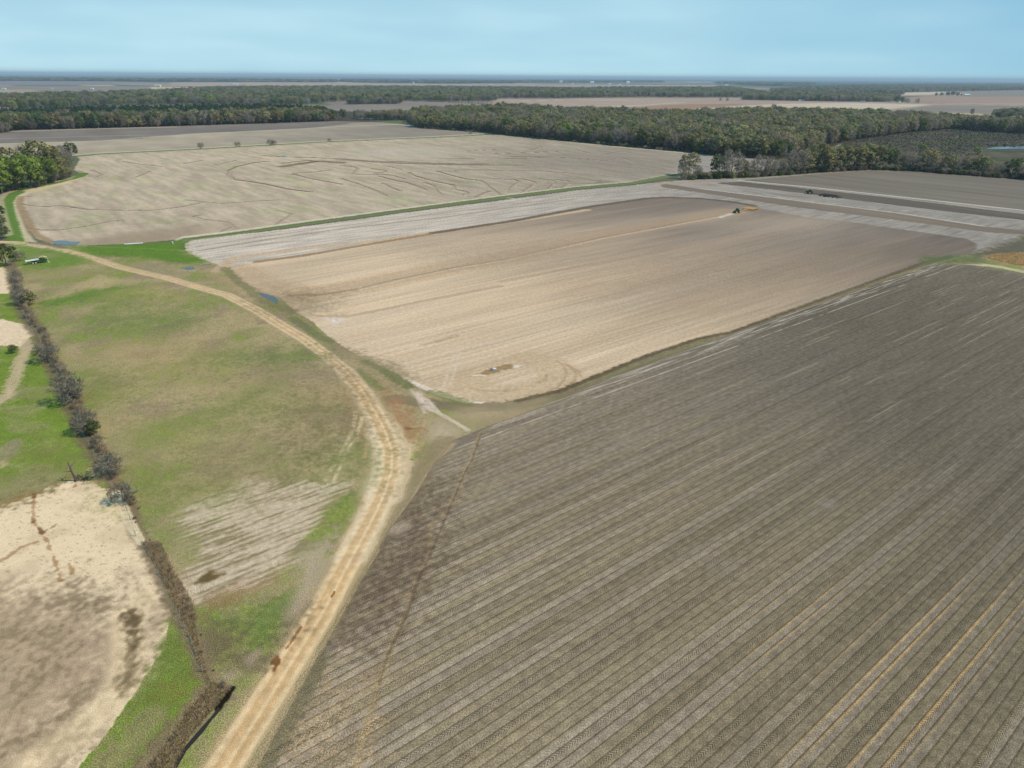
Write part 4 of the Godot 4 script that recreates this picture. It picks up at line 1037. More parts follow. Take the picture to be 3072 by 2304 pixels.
	stroke(232, 212, 174, 0.35, 0.3, 0.5, 0.05, 0, [-40.4, -61.9, -38.9, -70.3, -36.9, -80.5, -34.8, -91.6, -32.7, -107.9, -31.3, -119.5, -30.4, -129.5, -30.4, -139.2, -31.9, -148.3, -35.5, -158.7, -39.3, -167.7, -45.3, -181.2, -54.3, -197.8, -63, -210.2, -74.8, -225.7, -87.1, -239.6, -102.4, -257.5, -121.8, -277.6, -137.5, -288.1, -159.2, -303.7, -171.8, -310.9, -189.5, -321.5, -206.7, -334.7, -223.5, -346.8, -240.1, -357.3, -264.6, -370.7, -274.7, -372.6, -320.4, -375.2])
	stroke(230, 210, 172, 0.35, 0.3, 0.5, 0.05, 0, [-36.6, -61.2, -35, -69.6, -33.1, -79.8, -30.9, -91.1, -28.9, -107.4, -27.4, -119.1, -26.5, -129.3, -26.5, -139.5, -28.1, -149.3, -31.8, -160.1, -35.8, -169.2, -41.8, -182.9, -51, -199.8, -59.9, -212.5, -71.8, -228.2, -84.1, -242.1, -99.5, -260.1, -119.3, -280.6, -135.2, -291.3, -157.1, -307, -169.8, -314.2, -187.3, -324.7, -204.3, -337.8, -221.4, -350, -238.2, -360.7, -263.1, -374.2, -274.4, -376.5, -320.2, -379.1])
	stroke(196, 160, 114, 0.12, 0.3, 0.45, 0.05, 0, [-38.9, -61.6, -37.3, -70, -35.4, -80.2, -33.2, -91.4, -31.2, -107.7, -29.7, -119.4, -28.8, -129.4, -28.8, -139.3, -30.3, -148.7, -34, -159.2, -37.9, -168.3, -43.9, -181.9, -52.9, -198.6, -61.7, -211.2, -73.6, -226.7, -85.9, -240.6, -101.2, -258.5, -120.8, -278.8, -136.6, -289.4, -158.3, -305.1, -171, -312.3, -188.6, -322.8, -205.7, -336, -222.6, -348.1, -239.3, -358.7, -264, -372.1, -274.6, -374.2, -320.4, -376.8])
	stroke(202, 168, 122, 0.12, 0.3, 0.4, 0.05, 0, [-37.2, -61.3, -35.6, -69.7, -33.7, -79.9, -31.5, -91.1, -29.5, -107.5, -28, -119.2, -27.1, -129.3, -27.1, -139.5, -28.7, -149.2, -32.4, -159.8, -36.3, -169, -42.4, -182.6, -51.5, -199.5, -60.4, -212.2, -72.3, -227.8, -84.6, -241.7, -99.9, -259.7, -119.6, -280.1, -135.6, -290.8, -157.4, -306.5, -170.1, -313.7, -187.7, -324.2, -204.7, -337.4, -221.7, -349.5, -238.5, -360.2, -263.3, -373.7, -274.5, -375.9, -320.3, -378.5])
	patch(128, 88, 52, 0.2, 0.95, 0.25, 0, [-37.9, -80.7, -37.9, -81.7, -37.6, -82.4, -36.9, -82.3, -36.4, -81.5, -36.4, -80.7, -36.6, -79.4, -36.9, -79.1, -37.2, -79.4, -37.2, -80.3])
	stroke(140, 98, 58, 0.15, 0.15, 0.8, 0.1, 0, [-35.3, -88.7, -35.8, -86, -36.3, -83.9])
	stroke(130, 92, 52, 0.18, 0.12, 0.85, 0.1, 0, [-31.7, -97.4, -31.9, -96.1])
	stroke(202, 188, 150, 0.4, 0.4, 0.85, 0.3, 0, [-43.3, -170.1, -42, -162, -41.7, -153.7, -42.3, -144.6, -42.7, -134.4])
	stroke(202, 188, 150, 0.4, 0.4, 0.85, 0.3, 0, [-40.8, -167.3, -40.2, -159.5, -40.6, -152.1, -40.7, -143.9, -40.8, -134.4])
	stroke(186, 170, 128, 0.5, 0.5, 0.7, 0.3, 0, [-200.5, -334.5, -185.2, -321.3, -169, -312.6])
	stroke(196, 184, 152, 0.8, 0.7, 0.8, 0.5, 0, [-276.9, -372.3, -260.2, -366.8, -247, -361.3, -234, -358.2])
	stroke(120, 110, 100, 1.2, 0.8, 0.7, 0.5, 0, [-266.7, -375.1, -251.3, -368.3, -238.6, -361.5])
	patch(186, 168, 128, 3, 0.8, 3, 0, [-192.6, -269.5, -193.2, -290.1, -191.1, -310.1, -176.1, -301.9, -174.3, -287.5, -184.1, -285.7, -184.5, -275.3])
	patch(152, 148, 100, 4, 0.6, 4, 0, [-227.7, -309.1, -211.2, -320.5, -198.4, -319, -193.7, -306.6, -207.7, -299.4, -220.1, -299.1])
	patch(98, 132, 56, 4, 0.85, 3, 0, [-190.9, -266.8, -180.7, -283.5, -169.4, -290.7, -172.1, -275.6, -186, -260.3])
	patch(176, 164, 110, 4, 0.6, 4, 0, [-175.3, -281.4, -155, -292.7, -135, -275.2, -146.7, -266.6, -170.6, -272.8])
	patch(106, 138, 56, 4, 0.8, 3, 0, [-239.5, -323.5, -220.6, -320.2, -209.3, -334.2, -220.1, -344.3, -236.6, -354.7, -269.9, -370.1])
	patch(150, 144, 116, 3, 0.6, 3, 0, [-247.2, -343.4, -236.5, -350.3, -230.9, -341.8, -239.7, -337.4])
	patch(172, 158, 112, 14, 0.55, 7, 0, [-73.8, -198.6, -75.1, -189.2, -84.2, -183.5, -97.6, -183.3, -111, -188.5, -120.1, -197.8, -120.7, -208, -111.6, -215, -96.3, -215.3, -81.7, -208.8])
	patch(132, 120, 92, 14, 0.55, 7, 0, [-73.2, -268.7, -73.9, -259.8, -79.7, -254.4, -88.6, -254.2, -97.4, -259.2, -103.2, -268, -103.4, -277.5, -97.6, -283.8, -87.9, -284, -78.4, -278.1])
	patch(146, 134, 108, 14, 0.55, 7, 0, [-52, -199.1, -53.2, -191, -59.7, -186.2, -69, -186, -78.2, -190.5, -84, -198.5, -83.9, -207.1, -77.4, -212.9, -66.9, -213.1, -57.1, -207.6])
	patch(96, 122, 60, 14, 0.55, 7, 0, [-66.9, -210.5, -69.5, -206.7, -78.5, -204.2, -90.4, -204, -101, -206, -106.3, -209.7, -104.2, -213.7, -95.1, -216.4, -82.6, -216.6, -71.8, -214.4])
	patch(104, 128, 62, 14, 0.55, 7, 0, [-119, -247.2, -119.8, -239.1, -128.6, -234.2, -141.9, -233.9, -155.3, -238.3, -164.1, -246.2, -164.6, -254.7, -155.8, -260.4, -141.2, -260.8, -127, -255.6])
	patch(136, 146, 78, 14, 0.55, 7, 0, [-67.9, -153.5, -68.7, -146.6, -75.5, -142.4, -85.7, -142.3, -96.1, -146.2, -103, -152.9, -103.5, -160.4, -96.7, -165.4, -85.2, -165.6, -74, -160.8])
	patch(108, 130, 56, 14, 0.55, 7, 0, [-62.9, -130.9, -63.9, -127.9, -68.7, -126, -75.6, -125.9, -82, -127.6, -85.7, -130.6, -85.1, -133.8, -80.2, -135.9, -73, -136, -66.3, -134.1])
	patch(168, 152, 108, 14, 0.55, 7, 0, [-102, -214, -102.5, -206.7, -109.5, -202.3, -120.4, -202.1, -131.4, -206.1, -138.8, -213.2, -139.4, -220.9, -132.4, -226, -120.5, -226.3, -108.7, -221.5])
	patch(150, 134, 100, 14, 0.55, 7, 0, [-42.2, -178.8, -42.7, -172.5, -46.4, -168.8, -51.9, -168.7, -57.3, -172.3, -60.8, -178.4, -60.8, -185, -57.1, -189.4, -51.1, -189.5, -45.3, -185.3])
	patch(120, 132, 72, 14, 0.55, 7, 0, [-56.5, -172.4, -58, -168.2, -64.2, -165.5, -72.6, -165.4, -80.5, -167.8, -84.8, -172, -83.9, -176.4, -77.7, -179.3, -68.6, -179.5, -60.5, -176.8])
	patch(152, 140, 108, 14, 0.55, 7, 0, [-49.6, -151.4, -50.8, -145.9, -56.5, -142.6, -64.7, -142.5, -72.6, -145.6, -77.4, -150.9, -77.1, -156.7, -71.3, -160.5, -62.2, -160.7, -53.9, -157.1])
	patch(112, 132, 66, 14, 0.55, 7, 0, [-144.9, -276.6, -146.4, -271.2, -155.1, -267.8, -167.8, -267.4, -179.8, -270.4, -186.9, -275.5, -186.1, -281.1, -177.3, -284.8, -164, -285.2, -151.5, -282])
	patch(150, 138, 104, 14, 0.55, 7, 0, [-51.5, -138, -52.7, -134.5, -57.8, -132.3, -64.9, -132.2, -71.5, -134.2, -75.2, -137.7, -74.5, -141.4, -69.4, -143.9, -61.8, -144, -54.9, -141.7])
	patch(118, 134, 64, 14, 0.55, 7, 0, [-111.6, -183.9, -109.6, -176.5, -111.9, -172.1, -117.4, -172, -124.4, -176.2, -130.6, -183.6, -133.4, -191.5, -131.4, -196.8, -125.2, -196.9, -117.5, -191.8])
	patch(158, 146, 110, 14, 0.55, 7, 0, [-95.9, -150.6, -92.5, -142.7, -91.7, -138.1, -93.7, -138, -97.9, -142.6, -102.9, -150.5, -106.9, -159.2, -108.2, -165, -105.9, -165.1, -101.1, -159.3])
	patch(128, 120, 86, 14, 0.55, 7, 0, [-41.4, -156.4, -41.5, -150.7, -44.1, -147.2, -48.3, -147.2, -52.7, -150.5, -55.7, -156.2, -56, -162.2, -53.4, -166.2, -48.7, -166.3, -44.1, -162.4])
	patch(104, 124, 62, 14, 0.55, 7, 0, [-36.1, -142.5, -36.2, -138.7, -37.9, -136.5, -40.5, -136.4, -43.2, -138.6, -45, -142.3, -45.1, -146.2, -43.4, -148.8, -40.6, -148.8, -37.8, -146.3])
	patch(108, 132, 66, 1.2, 0.8, 1, 0, [-38.8, -125.2, -37.3, -126.9, -35.7, -129.1, -35.6, -125.8, -36.9, -123.7, -38.1, -123.6])
	patch(106, 128, 66, 2, 0.75, 1.6, 0, [-55.7, -93.4, -45.2, -90.1, -40.5, -97.5, -38.8, -98.7, -38.9, -94.6, -39.4, -90.2, -39.3, -85.4, -42, -83.8, -43.9, -86.6, -51.4, -90])
	patch(112, 102, 80, 3, 0.8, 2, 0, [-54, -90, -44.4, -87.8, -42.8, -83.5, -39.5, -83, -37, -90.2, -35.6, -93.6, -38.5, -80.1, -48.7, -80])
	patch(172, 156, 136, 1, 0.8, 0.8, 0, [-42.2, -81.8, -41, -83.4, -39.7, -83.1, -40.9, -80.6])
	patch(176, 160, 138, 1, 0.7, 0.8, 0, [-44.1, -78.2, -43.2, -79.3, -41.8, -78.5, -42.5, -76.8])
	patch(100, 86, 54, 0.7, 0.9, 0.6, 0, [-58.1, -99.6, -56.7, -103.1, -54.3, -102.4, -53.1, -102, -54.8, -99.6, -56.5, -98.8])
	patch(150, 118, 86, 2, 0.55, 1.5, 0, [-54, -95.2, -49.6, -98.2, -43.3, -100.9, -44.5, -98.2, -50.2, -93.1, -52.8, -91])
	patch(186, 172, 150, 2, 0.75, 1.5, 0, [-41.6, -108.3, -37.7, -111.5, -35.8, -115.2, -35, -106.3, -35.9, -100.2, -36.6, -93.6, -37.7, -91.5, -38.1, -99])
	patch(150, 142, 106, 4, 0.8, 4, 0, [-184.5, -132.8, -116.7, -133.4, -110.9, -137.4, -104.5, -139.8, -99.5, -134.2, -105.1, -128.4, -110, -123.7, -168, -117.6])
	patch(146, 128, 88, 2.5, 0.7, 2, 0, [-175.9, -124.8, -111.4, -125.7, -105.2, -129.7, -101.8, -133.9, -104.8, -127.8, -109.3, -122.7, -169.3, -118.7])
	patch(168, 150, 124, 9, 0.85, 6, 0, [-145.8, -97, -91.6, -96.7, -80.9, -98.9, -72, -97, -63.7, -92.4, -59, -90.8, -56.4, -84.1, -57.8, -79.3, -58.4, -73.6, -59, -68.5, -59.7, -63.3, -57.5, -56, -100.9, -55.7])
	patch(134, 120, 94, 3.5, 0.5, 4, 0, [-79.1, -83.2, -77, -86.8, -74.1, -84.6, -75.7, -80.4])
	patch(134, 120, 94, 3.5, 0.5, 4, 0, [-81.9, -95.6, -78.2, -97.3, -75.5, -94.8, -78.1, -92.3])
	patch(134, 120, 94, 3.5, 0.5, 4, 0, [-76.2, -77.1, -73.6, -80.4, -71.2, -79.1, -73.9, -75.3])
	patch(134, 120, 94, 3.5, 0.5, 4, 0, [-84.7, -86.7, -83, -88.3, -81, -86, -82.7, -84.5])
	patch(134, 120, 94, 3.5, 0.5, 4, 0, [-65.8, -73.5, -63.7, -74.2, -62, -71.2, -63.8, -70.1])
	patch(134, 120, 94, 3.5, 0.5, 4, 0, [-64.6, -65.3, -61.2, -67.4, -59.4, -62.8, -62.1, -61.3])
	patch(134, 120, 94, 3.5, 0.5, 4, 0, [-71.2, -92.3, -70.8, -94.8, -67.6, -90, -68.5, -88.4])
	patch(134, 120, 94, 3.5, 0.5, 4, 0, [-70.9, -67.8, -68.9, -70.6, -67, -68.4, -69, -65.7])
	stroke(222, 202, 164, 1.6, 2, 0.75, 0.9, 0, [-65.1, -94.6, -66.2, -91.8, -60.6, -81.1, -59, -75.6, -59.6, -71.8, -61.4, -67.1, -64.3, -63.8])
	patch(92, 80, 58, 1.1, 0.85, 0.9, 0, [-67.4, -91.7, -65.7, -93.2, -62.5, -90.8, -61.9, -87.2, -60.9, -84.1, -63.4, -87.2])
	patch(112, 100, 72, 1.6, 0.75, 1.1, 0, [-63.4, -87.5, -62.1, -87.2, -58.8, -81.1, -57.5, -76.2, -58.3, -74.3, -60, -79.7])
	stroke(160, 124, 84, 0.15, 0.35, 0.6, 0.6, 0, [-106.4, -129.6, -103.9, -125.6, -101.2, -121.1, -99, -117.7, -96.5, -115.6, -94.6, -113.9])
	stroke(160, 124, 84, 0.105, 0.245, 0.6, 0.6, 0, [-95.1, -113.9, -91.9, -111.2, -85.8, -103.9, -82.4, -99.6])
	stroke(160, 124, 84, 0.24, 0.56, 0.6, 0.6, 0, [-110.3, -124, -108.3, -124.8, -107.1, -127.5, -105.4, -128.3])
	stroke(160, 124, 84, 0.09, 0.21, 0.6, 0.6, 0, [-94.9, -114.7, -94.2, -115.6, -93.7, -116.9])
	stroke(160, 124, 84, 0.15, 0.35, 0.6, 0.6, 0, [-97.3, -105, -96.1, -109.3, -94.4, -111.2])
	stroke(160, 124, 84, 0.135, 0.315, 0.6, 0.6, 0, [-83.9, -104.8, -81.7, -101.9])
	stroke(160, 124, 84, 0.12, 0.28, 0.6, 0.6, 0, [-100.2, -134.4, -98.8, -132.3, -98.3, -130.7])
	patch(104, 84, 60, 0.4, 0.7, 0.4, 0, [-106.3, -129.1, -105.2, -128.1, -103.9, -125.6, -104.6, -126.1])
	patch(104, 84, 60, 0.4, 0.7, 0.4, 0, [-99.9, -118.8, -99, -118.2, -98.6, -117.3, -99.1, -117.5])
	patch(104, 84, 60, 0.4, 0.7, 0.4, 0, [-97, -116, -94.6, -114.3, -94.4, -113.5, -95.7, -114.3])
	patch(104, 84, 60, 0.4, 0.7, 0.4, 0, [-100.4, -134.4, -97.4, -135, -97, -133.6, -99.3, -133.3])
	patch(112, 130, 62, 2, 0.9, 1.6, 0, [-57.4, -89.2, -55.1, -88.9, -50.9, -83.3, -47, -78.4, -46.5, -75.5, -47.7, -71.9, -48.8, -69.7, -49.9, -63.9, -49.7, -61.5, -56.2, -61.4, -54, -62.9, -53, -66.1, -54.1, -70.7, -55.1, -74.4, -55.8, -82.6])
	patch(140, 124, 72, 2, 0.5, 2, 0, [-52.8, -76.2, -47.9, -77.3, -47, -75.2, -50.4, -73.4])
	stroke(158, 146, 112, 1.2, 2, 0.6, 1, 0, [-51.9, -70.4, -53, -66.1, -54.2, -62.6])
	stroke(198, 180, 150, 1.3, 1.2, 0.85, 1.6, 0, [-168.2, -223.3, -158.2, -203.7, -152.7, -193.1, -145.4, -178.4, -144.7, -174.4])
	patch(212, 190, 158, 1, 0.9, 1, 0, [-122.6, -142, -122.5, -143.2, -119.8, -140.6, -120.1, -139.7, -120.2, -138.6])
	stroke(150, 144, 118, 1.2, 1.4, 0.7, 1, 0, [-125.3, -151.3, -123.8, -147.5, -122.8, -144.1])
	patch(150, 142, 108, 4, 0.5, 4, 0, [-144.5, -181.7, -136.1, -183.5, -129, -175.4, -135.1, -175.3])
	patch(120, 150, 50, 4, 0.6, 4, 0, [-120.1, -160.8, -115.1, -160.9, -108, -151.8, -111.1, -149.9])
	patch(128, 132, 76, 6, 0.5, 5, 0, [-120.9, -143.8, -114, -151.7, -99.8, -137.5, -109.3, -134.7])
	patch(196, 164, 116, 0.7, 0.8, 0.8, 0, [-108, -151.6, -102.6, -144.7, -103.5, -145.3, -107.5, -150.3])
	stroke(196, 168, 120, 0.4, 0.5, 0.8, 0.5, 0, [-99.3, -138.9, -97.4, -136.6, -94.9, -133.4])
	patch(214, 186, 150, 1, 0.9, 1, 0, [-240.1, -322.3, -236.4, -322.4, -234.8, -319.3, -235.3, -317.4])
	patch(226, 160, 92, 0.5, 0.9, 0.4, 0, [-227.4, -306.9, -225.7, -306.4, -225, -305, -226.4, -305.2])
	stroke(118, 108, 86, 1.6, 2, 0.85, 1, 0, [-245.7, -329, -232.2, -310.8, -212.9, -284, -197.3, -263.3, -182.4, -245.1, -168, -229, -151.9, -208, -135.6, -188.7, -125.4, -175.6, -118, -166.5, -108.8, -154.3, -101.6, -145.8, -93.6, -136.5])
	stroke(132, 118, 94, 0.8, 1.4, 0.85, 0.8, 0, [-93.6, -136.5, -89, -130.9, -83.6, -125.3, -78.8, -118.7, -75, -113.3, -69.2, -107, -64.8, -101.7, -60.8, -96, -56.8, -91.5, -51.5, -84.8, -47.3, -79, -45.5, -76.3, -46.5, -75.5, -47.2, -70.7, -48.6, -65.2, -49.3, -62.7])
	patch(136, 124, 98, 1, 0.85, 1.4, 0, [-56.5, -91.9, -53.6, -89.2, -50.2, -82.7, -46.1, -77.1, -42.1, -75.8, -45.3, -66.6, -46.5, -62.7, -49.1, -62.7, -47.6, -67.2, -47.1, -71.9, -45.7, -76.3, -49.1, -81.2])
	stroke(226, 212, 176, 0.7, 0.5, 0.9, 0.4, 0, [-87.9, -128.9, -83.9, -124.1, -79.8, -118.7, -76, -114.2, -73.4, -111.1])
	stroke(30, 28, 20, 0.3, 0.3, 0.95, 0.2, 0, [-42.1, -75.8, -42.8, -72.2])
	stroke(176, 158, 122, 0.35, 0.4, 0.8, 0.3, 1, [-8.1, -158.3, -9.7, -144.4, -11.3, -136.8, -12.9, -126.2, -14.4, -120.6, -16.9, -117.4, -15.7, -109.5, -17.6, -98.9, -18.1, -91.8, -19.4, -85, -19.7, -80.6, -20.4, -76.1, -20.2, -72.7, -20.7, -69.1, -20.8, -66.5, -20.5, -62.9])
	stroke(104, 94, 78, 0.14, 0.2, 0.55, 0.15, 1, [-7.9, -158.3, -9.5, -144.4, -11.2, -136.8, -12.8, -126.2, -15.4, -109.5, -17.3, -98.9, -17.8, -91.8, -19.2, -85, -19.6, -82.8, -20, -76.7])
	patch(212, 184, 140, 1.5, 0.95, 2.2, 3, [-21.5, -69.8, -20.2, -71, -18.9, -70.9, -19.2, -68.8, -19.9, -67.7, -19.1, -67.4, -19.5, -64.6, -20.5, -64.1, -21.4, -67.4])
	patch(206, 182, 142, 4, 0.95, 3, 3, [-32.8, -68.1, -31.8, -71.8, -30.1, -73.7, -27.1, -74.1, -24.5, -76.5, -22.4, -78.1, -20, -78.5, -21.3, -72.7, -22.1, -69.1, -20.8, -62.9, -33.5, -62.8])
	patch(186, 160, 118, 1.5, 0.6, 1.5, 3, [-29.9, -82.3, -27.3, -83.2, -27.2, -81.4, -29.2, -79.9])
	patch(190, 164, 120, 1.5, 0.9, 1.5, 3, [-29.3, -78.5, -28.1, -78.1, -27.7, -75.3, -29.6, -76.4])
	patch(190, 164, 124, 1.5, 0.9, 1.5, 3, [-28.8, -86.8, -26.7, -86.8, -26.2, -85.9, -28.6, -84.5])
	patch(106, 90, 76, 8, 0.6, 4, 1, [-27.9, -104.3, -22.5, -122.3, -17.5, -131.1, -14.9, -106.5, -19.2, -91.4, -24, -84.9, -28.1, -88])
	patch(186, 172, 150, 1, 0.85, 0.9, 1, [-25.7, -116.7, -22.6, -119.2, -20.9, -117.3, -22.8, -114.4, -25, -114.4])
	patch(98, 90, 86, 1.5, 0.6, 1, 1, [-30.2, -85.4, -29.1, -85.6, -28.6, -84.3, -29.4, -83.4])
	stroke(190, 172, 126, 0.3, 0.3, 0.85, 0.2, 1, [-26.1, -109.4, -28.2, -99.5, -28.9, -94.7, -30.9, -82.7, -31.5, -78.8, -32.4, -74.1, -33, -70.2, -33.4, -66.4, -33.7, -62.9])
	stroke(120, 116, 88, 1.2, 1.4, 0.55, 0.8, 1, [-30.1, -81.4, -30.7, -78, -31.4, -73.7, -32.2, -70.2, -32.7, -66.4, -32.9, -62.8])
	patch(160, 150, 140, 1.5, 0.6, 1.5, 1, [70.2, -128.1, 71.5, -126.8, 69, -124.4, 68.1, -125.6])
	patch(156, 146, 134, 4, 0.5, 2, 1, [40.3, -108.5, 39.5, -107.3, 38, -106.6, 36.3, -106.6, 35.2, -107.3, 34.9, -108.4, 35.7, -109.6, 37.3, -110.3, 39, -110.4, 40.1, -109.6])
	patch(156, 146, 134, 4, 0.4, 2, 1, [44.3, -103.7, 43.6, -102.6, 42.3, -102, 40.9, -101.9, 40, -102.6, 39.9, -103.7, 40.6, -104.8, 42, -105.5, 43.3, -105.5, 44.2, -104.8])


# ---- shapes

class Shape:
	var v := PackedVector3Array()
	var n := PackedVector3Array()
	var c := PackedColorArray()
	var tone := Color.WHITE

	func tri(a: Vector3, b: Vector3, d: Vector3, normal: Vector3) -> void:
		var turned := (d - a).cross(b - a).dot(normal) < 0.0
		v.append(a)
		v.append(d if turned else b)
		v.append(b if turned else d)
		var kept := tone.linear_to_srgb()
		for i in 3:
			n.append(normal)
			c.append(kept)

	func quad(a: Vector3, b: Vector3, d: Vector3, e: Vector3) -> void:
		var normal := (d - a).cross(b - a).normalized()
		tri(a, b, d, normal)
		tri(a, d, e, normal)

	func box(at: Vector3, size: Vector3, turn := Basis.IDENTITY) -> void:
		var h := size / 2.0
		var p: Array[Vector3] = []
		for k in 8:
			p.append(at + turn * Vector3(h.x if k & 1 else -h.x, h.y if k & 2 else -h.y, h.z if k & 4 else -h.z))
		for f in [[0, 2, 3, 1], [5, 7, 6, 4], [4, 6, 2, 0], [1, 3, 7, 5], [2, 6, 7, 3], [4, 0, 1, 5]]:
			quad(p[f[3]], p[f[2]], p[f[1]], p[f[0]])

	func tube(a: Vector3, b: Vector3, ra: float, rb: float, sides := 6, caps := true) -> void:
		var d := (b - a).normalized()
		var s := d.cross(Vector3.UP if absf(d.y) < 0.9 else Vector3.RIGHT).normalized()
		var t := d.cross(s)
		for i in sides:
			var p := TAU * i / sides
			var q := TAU * (i + 1) / sides
			var e := s * cos(p) + t * sin(p)
			var f := s * cos(q) + t * sin(q)
			var m := (e + f).normalized()
			tri(a + e * ra, b + e * rb, b + f * rb, m)
			tri(a + e * ra, b + f * rb, a + f * ra, m)
			if caps:
				tri(b, b + f * rb, b + e * rb, d)
				tri(a, a + e * ra, a + f * ra, -d)

	func mesh(into: ArrayMesh = null) -> ArrayMesh:
		var a := []
		a.resize(Mesh.ARRAY_MAX)
		a[Mesh.ARRAY_VERTEX] = v
		a[Mesh.ARRAY_NORMAL] = n
		a[Mesh.ARRAY_COLOR] = c
		var m := into if into else ArrayMesh.new()
		m.add_surface_from_arrays(Mesh.PRIMITIVE_TRIANGLES, a)
		return m


var mats := {}

func paint(called: String, color: Color, rough := 0.6, metal := 0.0) -> StandardMaterial3D:
	if not mats.has(called):
		var m := StandardMaterial3D.new()
		m.resource_name = called
		m.albedo_color = color.linear_to_srgb()
		m.roughness = rough
		m.metallic = metal
		mats[called] = m
	return mats[called]


func tag(o: Node3D, label: String, category: String, group := "") -> void:
	o.set_meta("label", label)
	o.set_meta("category", category)
	if group:
		o.set_meta("group", group)


func thing(called: String, label: String, category: String, at: Vector3, turn := 0.0, group := "") -> Node3D:
	var o := Node3D.new()
	o.name = numbered(called)
	add_child(o, true)
	o.position = at
	o.rotation.y = turn
	tag(o, label, category, group)
	return o


func part(parent: Node3D, called: String, m: Mesh, material: Material) -> MeshInstance3D:
	var o := MeshInstance3D.new()
	o.name = called
	o.mesh = m
	o.material_override = material
	parent.add_child(o, true)
	return o


func mass(called: String, label: String, mm: MultiMesh) -> void:
	var o := MultiMeshInstance3D.new()
	o.multimesh = mm
	o.name = numbered(called)
	o.set_meta("kind", "stuff")
	o.set_meta("label", label)
	add_child(o, true)


# ---- trees. Kinds: 0 olive budding, 1 bare, 2 leafy dark green, 3 pine, 4 tan budding, 5 bright young green

var kind_names: Array[String] = ["budding_tree", "bare_tree", "leafy_tree", "pine_tree", "budding_tree", "leafy_tree"]
var kind_tones: Array[Color] = [Color(0.255, 0.250, 0.115), Color(0.260, 0.235, 0.195), Color(0.130, 0.170, 0.060), Color(0.062, 0.100, 0.050), Color(0.290, 0.262, 0.135), Color(0.220, 0.300, 0.070)]
var crowns: Array = []
var trunks: Array = []
var whole: Array = []
var leaf_mat: StandardMaterial3D
var bark_mat: StandardMaterial3D


func ball() -> Vector3:
	var p := Vector3(rng.randfn(), rng.randfn(), rng.randfn())
	return p.normalized() if p.length() > 0.01 else Vector3.UP


func crown_shape(kind: int) -> Shape:
	var s := Shape.new()
	var base := kind_tones[kind]
	var bare := kind == 1
	var pine := kind == 3
	var lobes: Array[Vector3] = []
	var sizes: Array[float] = []
	var n := 14 if not pine else 7
	for i in n:
		if pine:
			var y := 0.36 + 0.092 * i
			lobes.append(Vector3(rng.randf_range(-0.04, 0.04), y, rng.randf_range(-0.04, 0.04)))
			sizes.append(lerpf(0.19, 0.07, float(i) / (n - 1)))
		else:
			var a := i * 2.4 + rng.randf()
			var y := lerpf(0.22, 0.84, pow(float(i) / (n - 1), 0.85))
			var r := 0.27 * sqrt(maxf(0.08, 1.0 - pow((y - 0.50) / 0.42, 2.0)))
			lobes.append(Vector3(cos(a) * r, y, sin(a) * r) * Vector3(1, 1, 1))
			sizes.append(rng.randf_range(0.13, 0.19))
	var clumps := 900 if not bare else 1300
	if kind == 2 or kind == 5:
		clumps = 1050
	for i in clumps:
		var k := rng.randi() % n
		var out := ball()
		if out.y < -0.35 and not bare:
			out.y = -out.y
		var p := lobes[k] + out * sizes[k] * (0.62 + 0.42 * rng.randf())
		var shade := rng.randf_range(0.75, 1.25)
		var hue := rng.randf_range(-0.08, 0.08)
		s.tone = Color(base.r * shade * (1.0 + hue), base.g * shade, base.b * shade * (1.0 - hue))
		if bare:
			var way := (out + Vector3(0, 0.9, 0) + 0.5 * ball()).normalized()
			var side := way.cross(ball()).normalized() * rng.randf_range(0.004, 0.010)
			var long := rng.randf_range(0.07, 0.15)
			s.tri(p - side - way * long * 0.5, p + side - way * long * 0.5, p + way * long * 0.5, (out * 0.6 + ball() * 0.6 + Vector3.UP * 0.3).normalized())
			continue
		var face := (out + 0.9 * ball()).normalized()
		var t := face.cross(ball()).normalized()
		var b := face.cross(t)
		var size := rng.randf_range(0.020, 0.042)
		var normal := (out * 0.8 + face * 0.35 + Vector3.UP * 0.25).normalized()
		s.tri(p + t * size, p - t * size * 0.6 + b * size, p - t * size * 0.5 - b * size * 0.9, normal)
		s.tri(p + t * size * 0.9 + b * size * 0.5, p - t * size + b * size * 0.2, p - b * size, normal)
	return s


func trunk_shape(kind: int, white := false) -> Shape:
	var s := Shape.new()
	s.tone = Color(0.27, 0.25, 0.22) if white else Color(0.17, 0.145, 0.12)
	var top := 0.62 if kind != 3 else 0.9
	var lean := Vector3(rng.randf_range(-0.03, 0.03), 0, rng.randf_range(-0.03, 0.03))
	var mid := Vector3(0, top * 0.5, 0) + lean
	var head := Vector3(0, top, 0) + lean * 0.4
	s.tube(Vector3(0, -0.01, 0), mid, 0.020, 0.014, 6, false)
	s.tube(mid, head, 0.014, 0.006, 6, false)
	if kind != 3:
		for i in 9:
			var a := i * 2.4 + rng.randf()
			var h := rng.randf_range(0.24, 0.56)
			var from := Vector3(0, h, 0) + lean * 0.8
			var to := from + Vector3(cos(a) * 0.24, rng.randf_range(0.12, 0.28), sin(a) * 0.24)
			s.tube(from, to, 0.0085, 0.003, 4, false)
			for q in 2:
				var w := from.lerp(to, 0.6 + 0.3 * q)
				s.tube(w, w + Vector3(cos(a + 0.8 - 1.7 * q) * 0.12, 0.1, sin(a + 0.8 - 1.7 * q) * 0.12), 0.0042, 0.0016, 3, false)
	return s


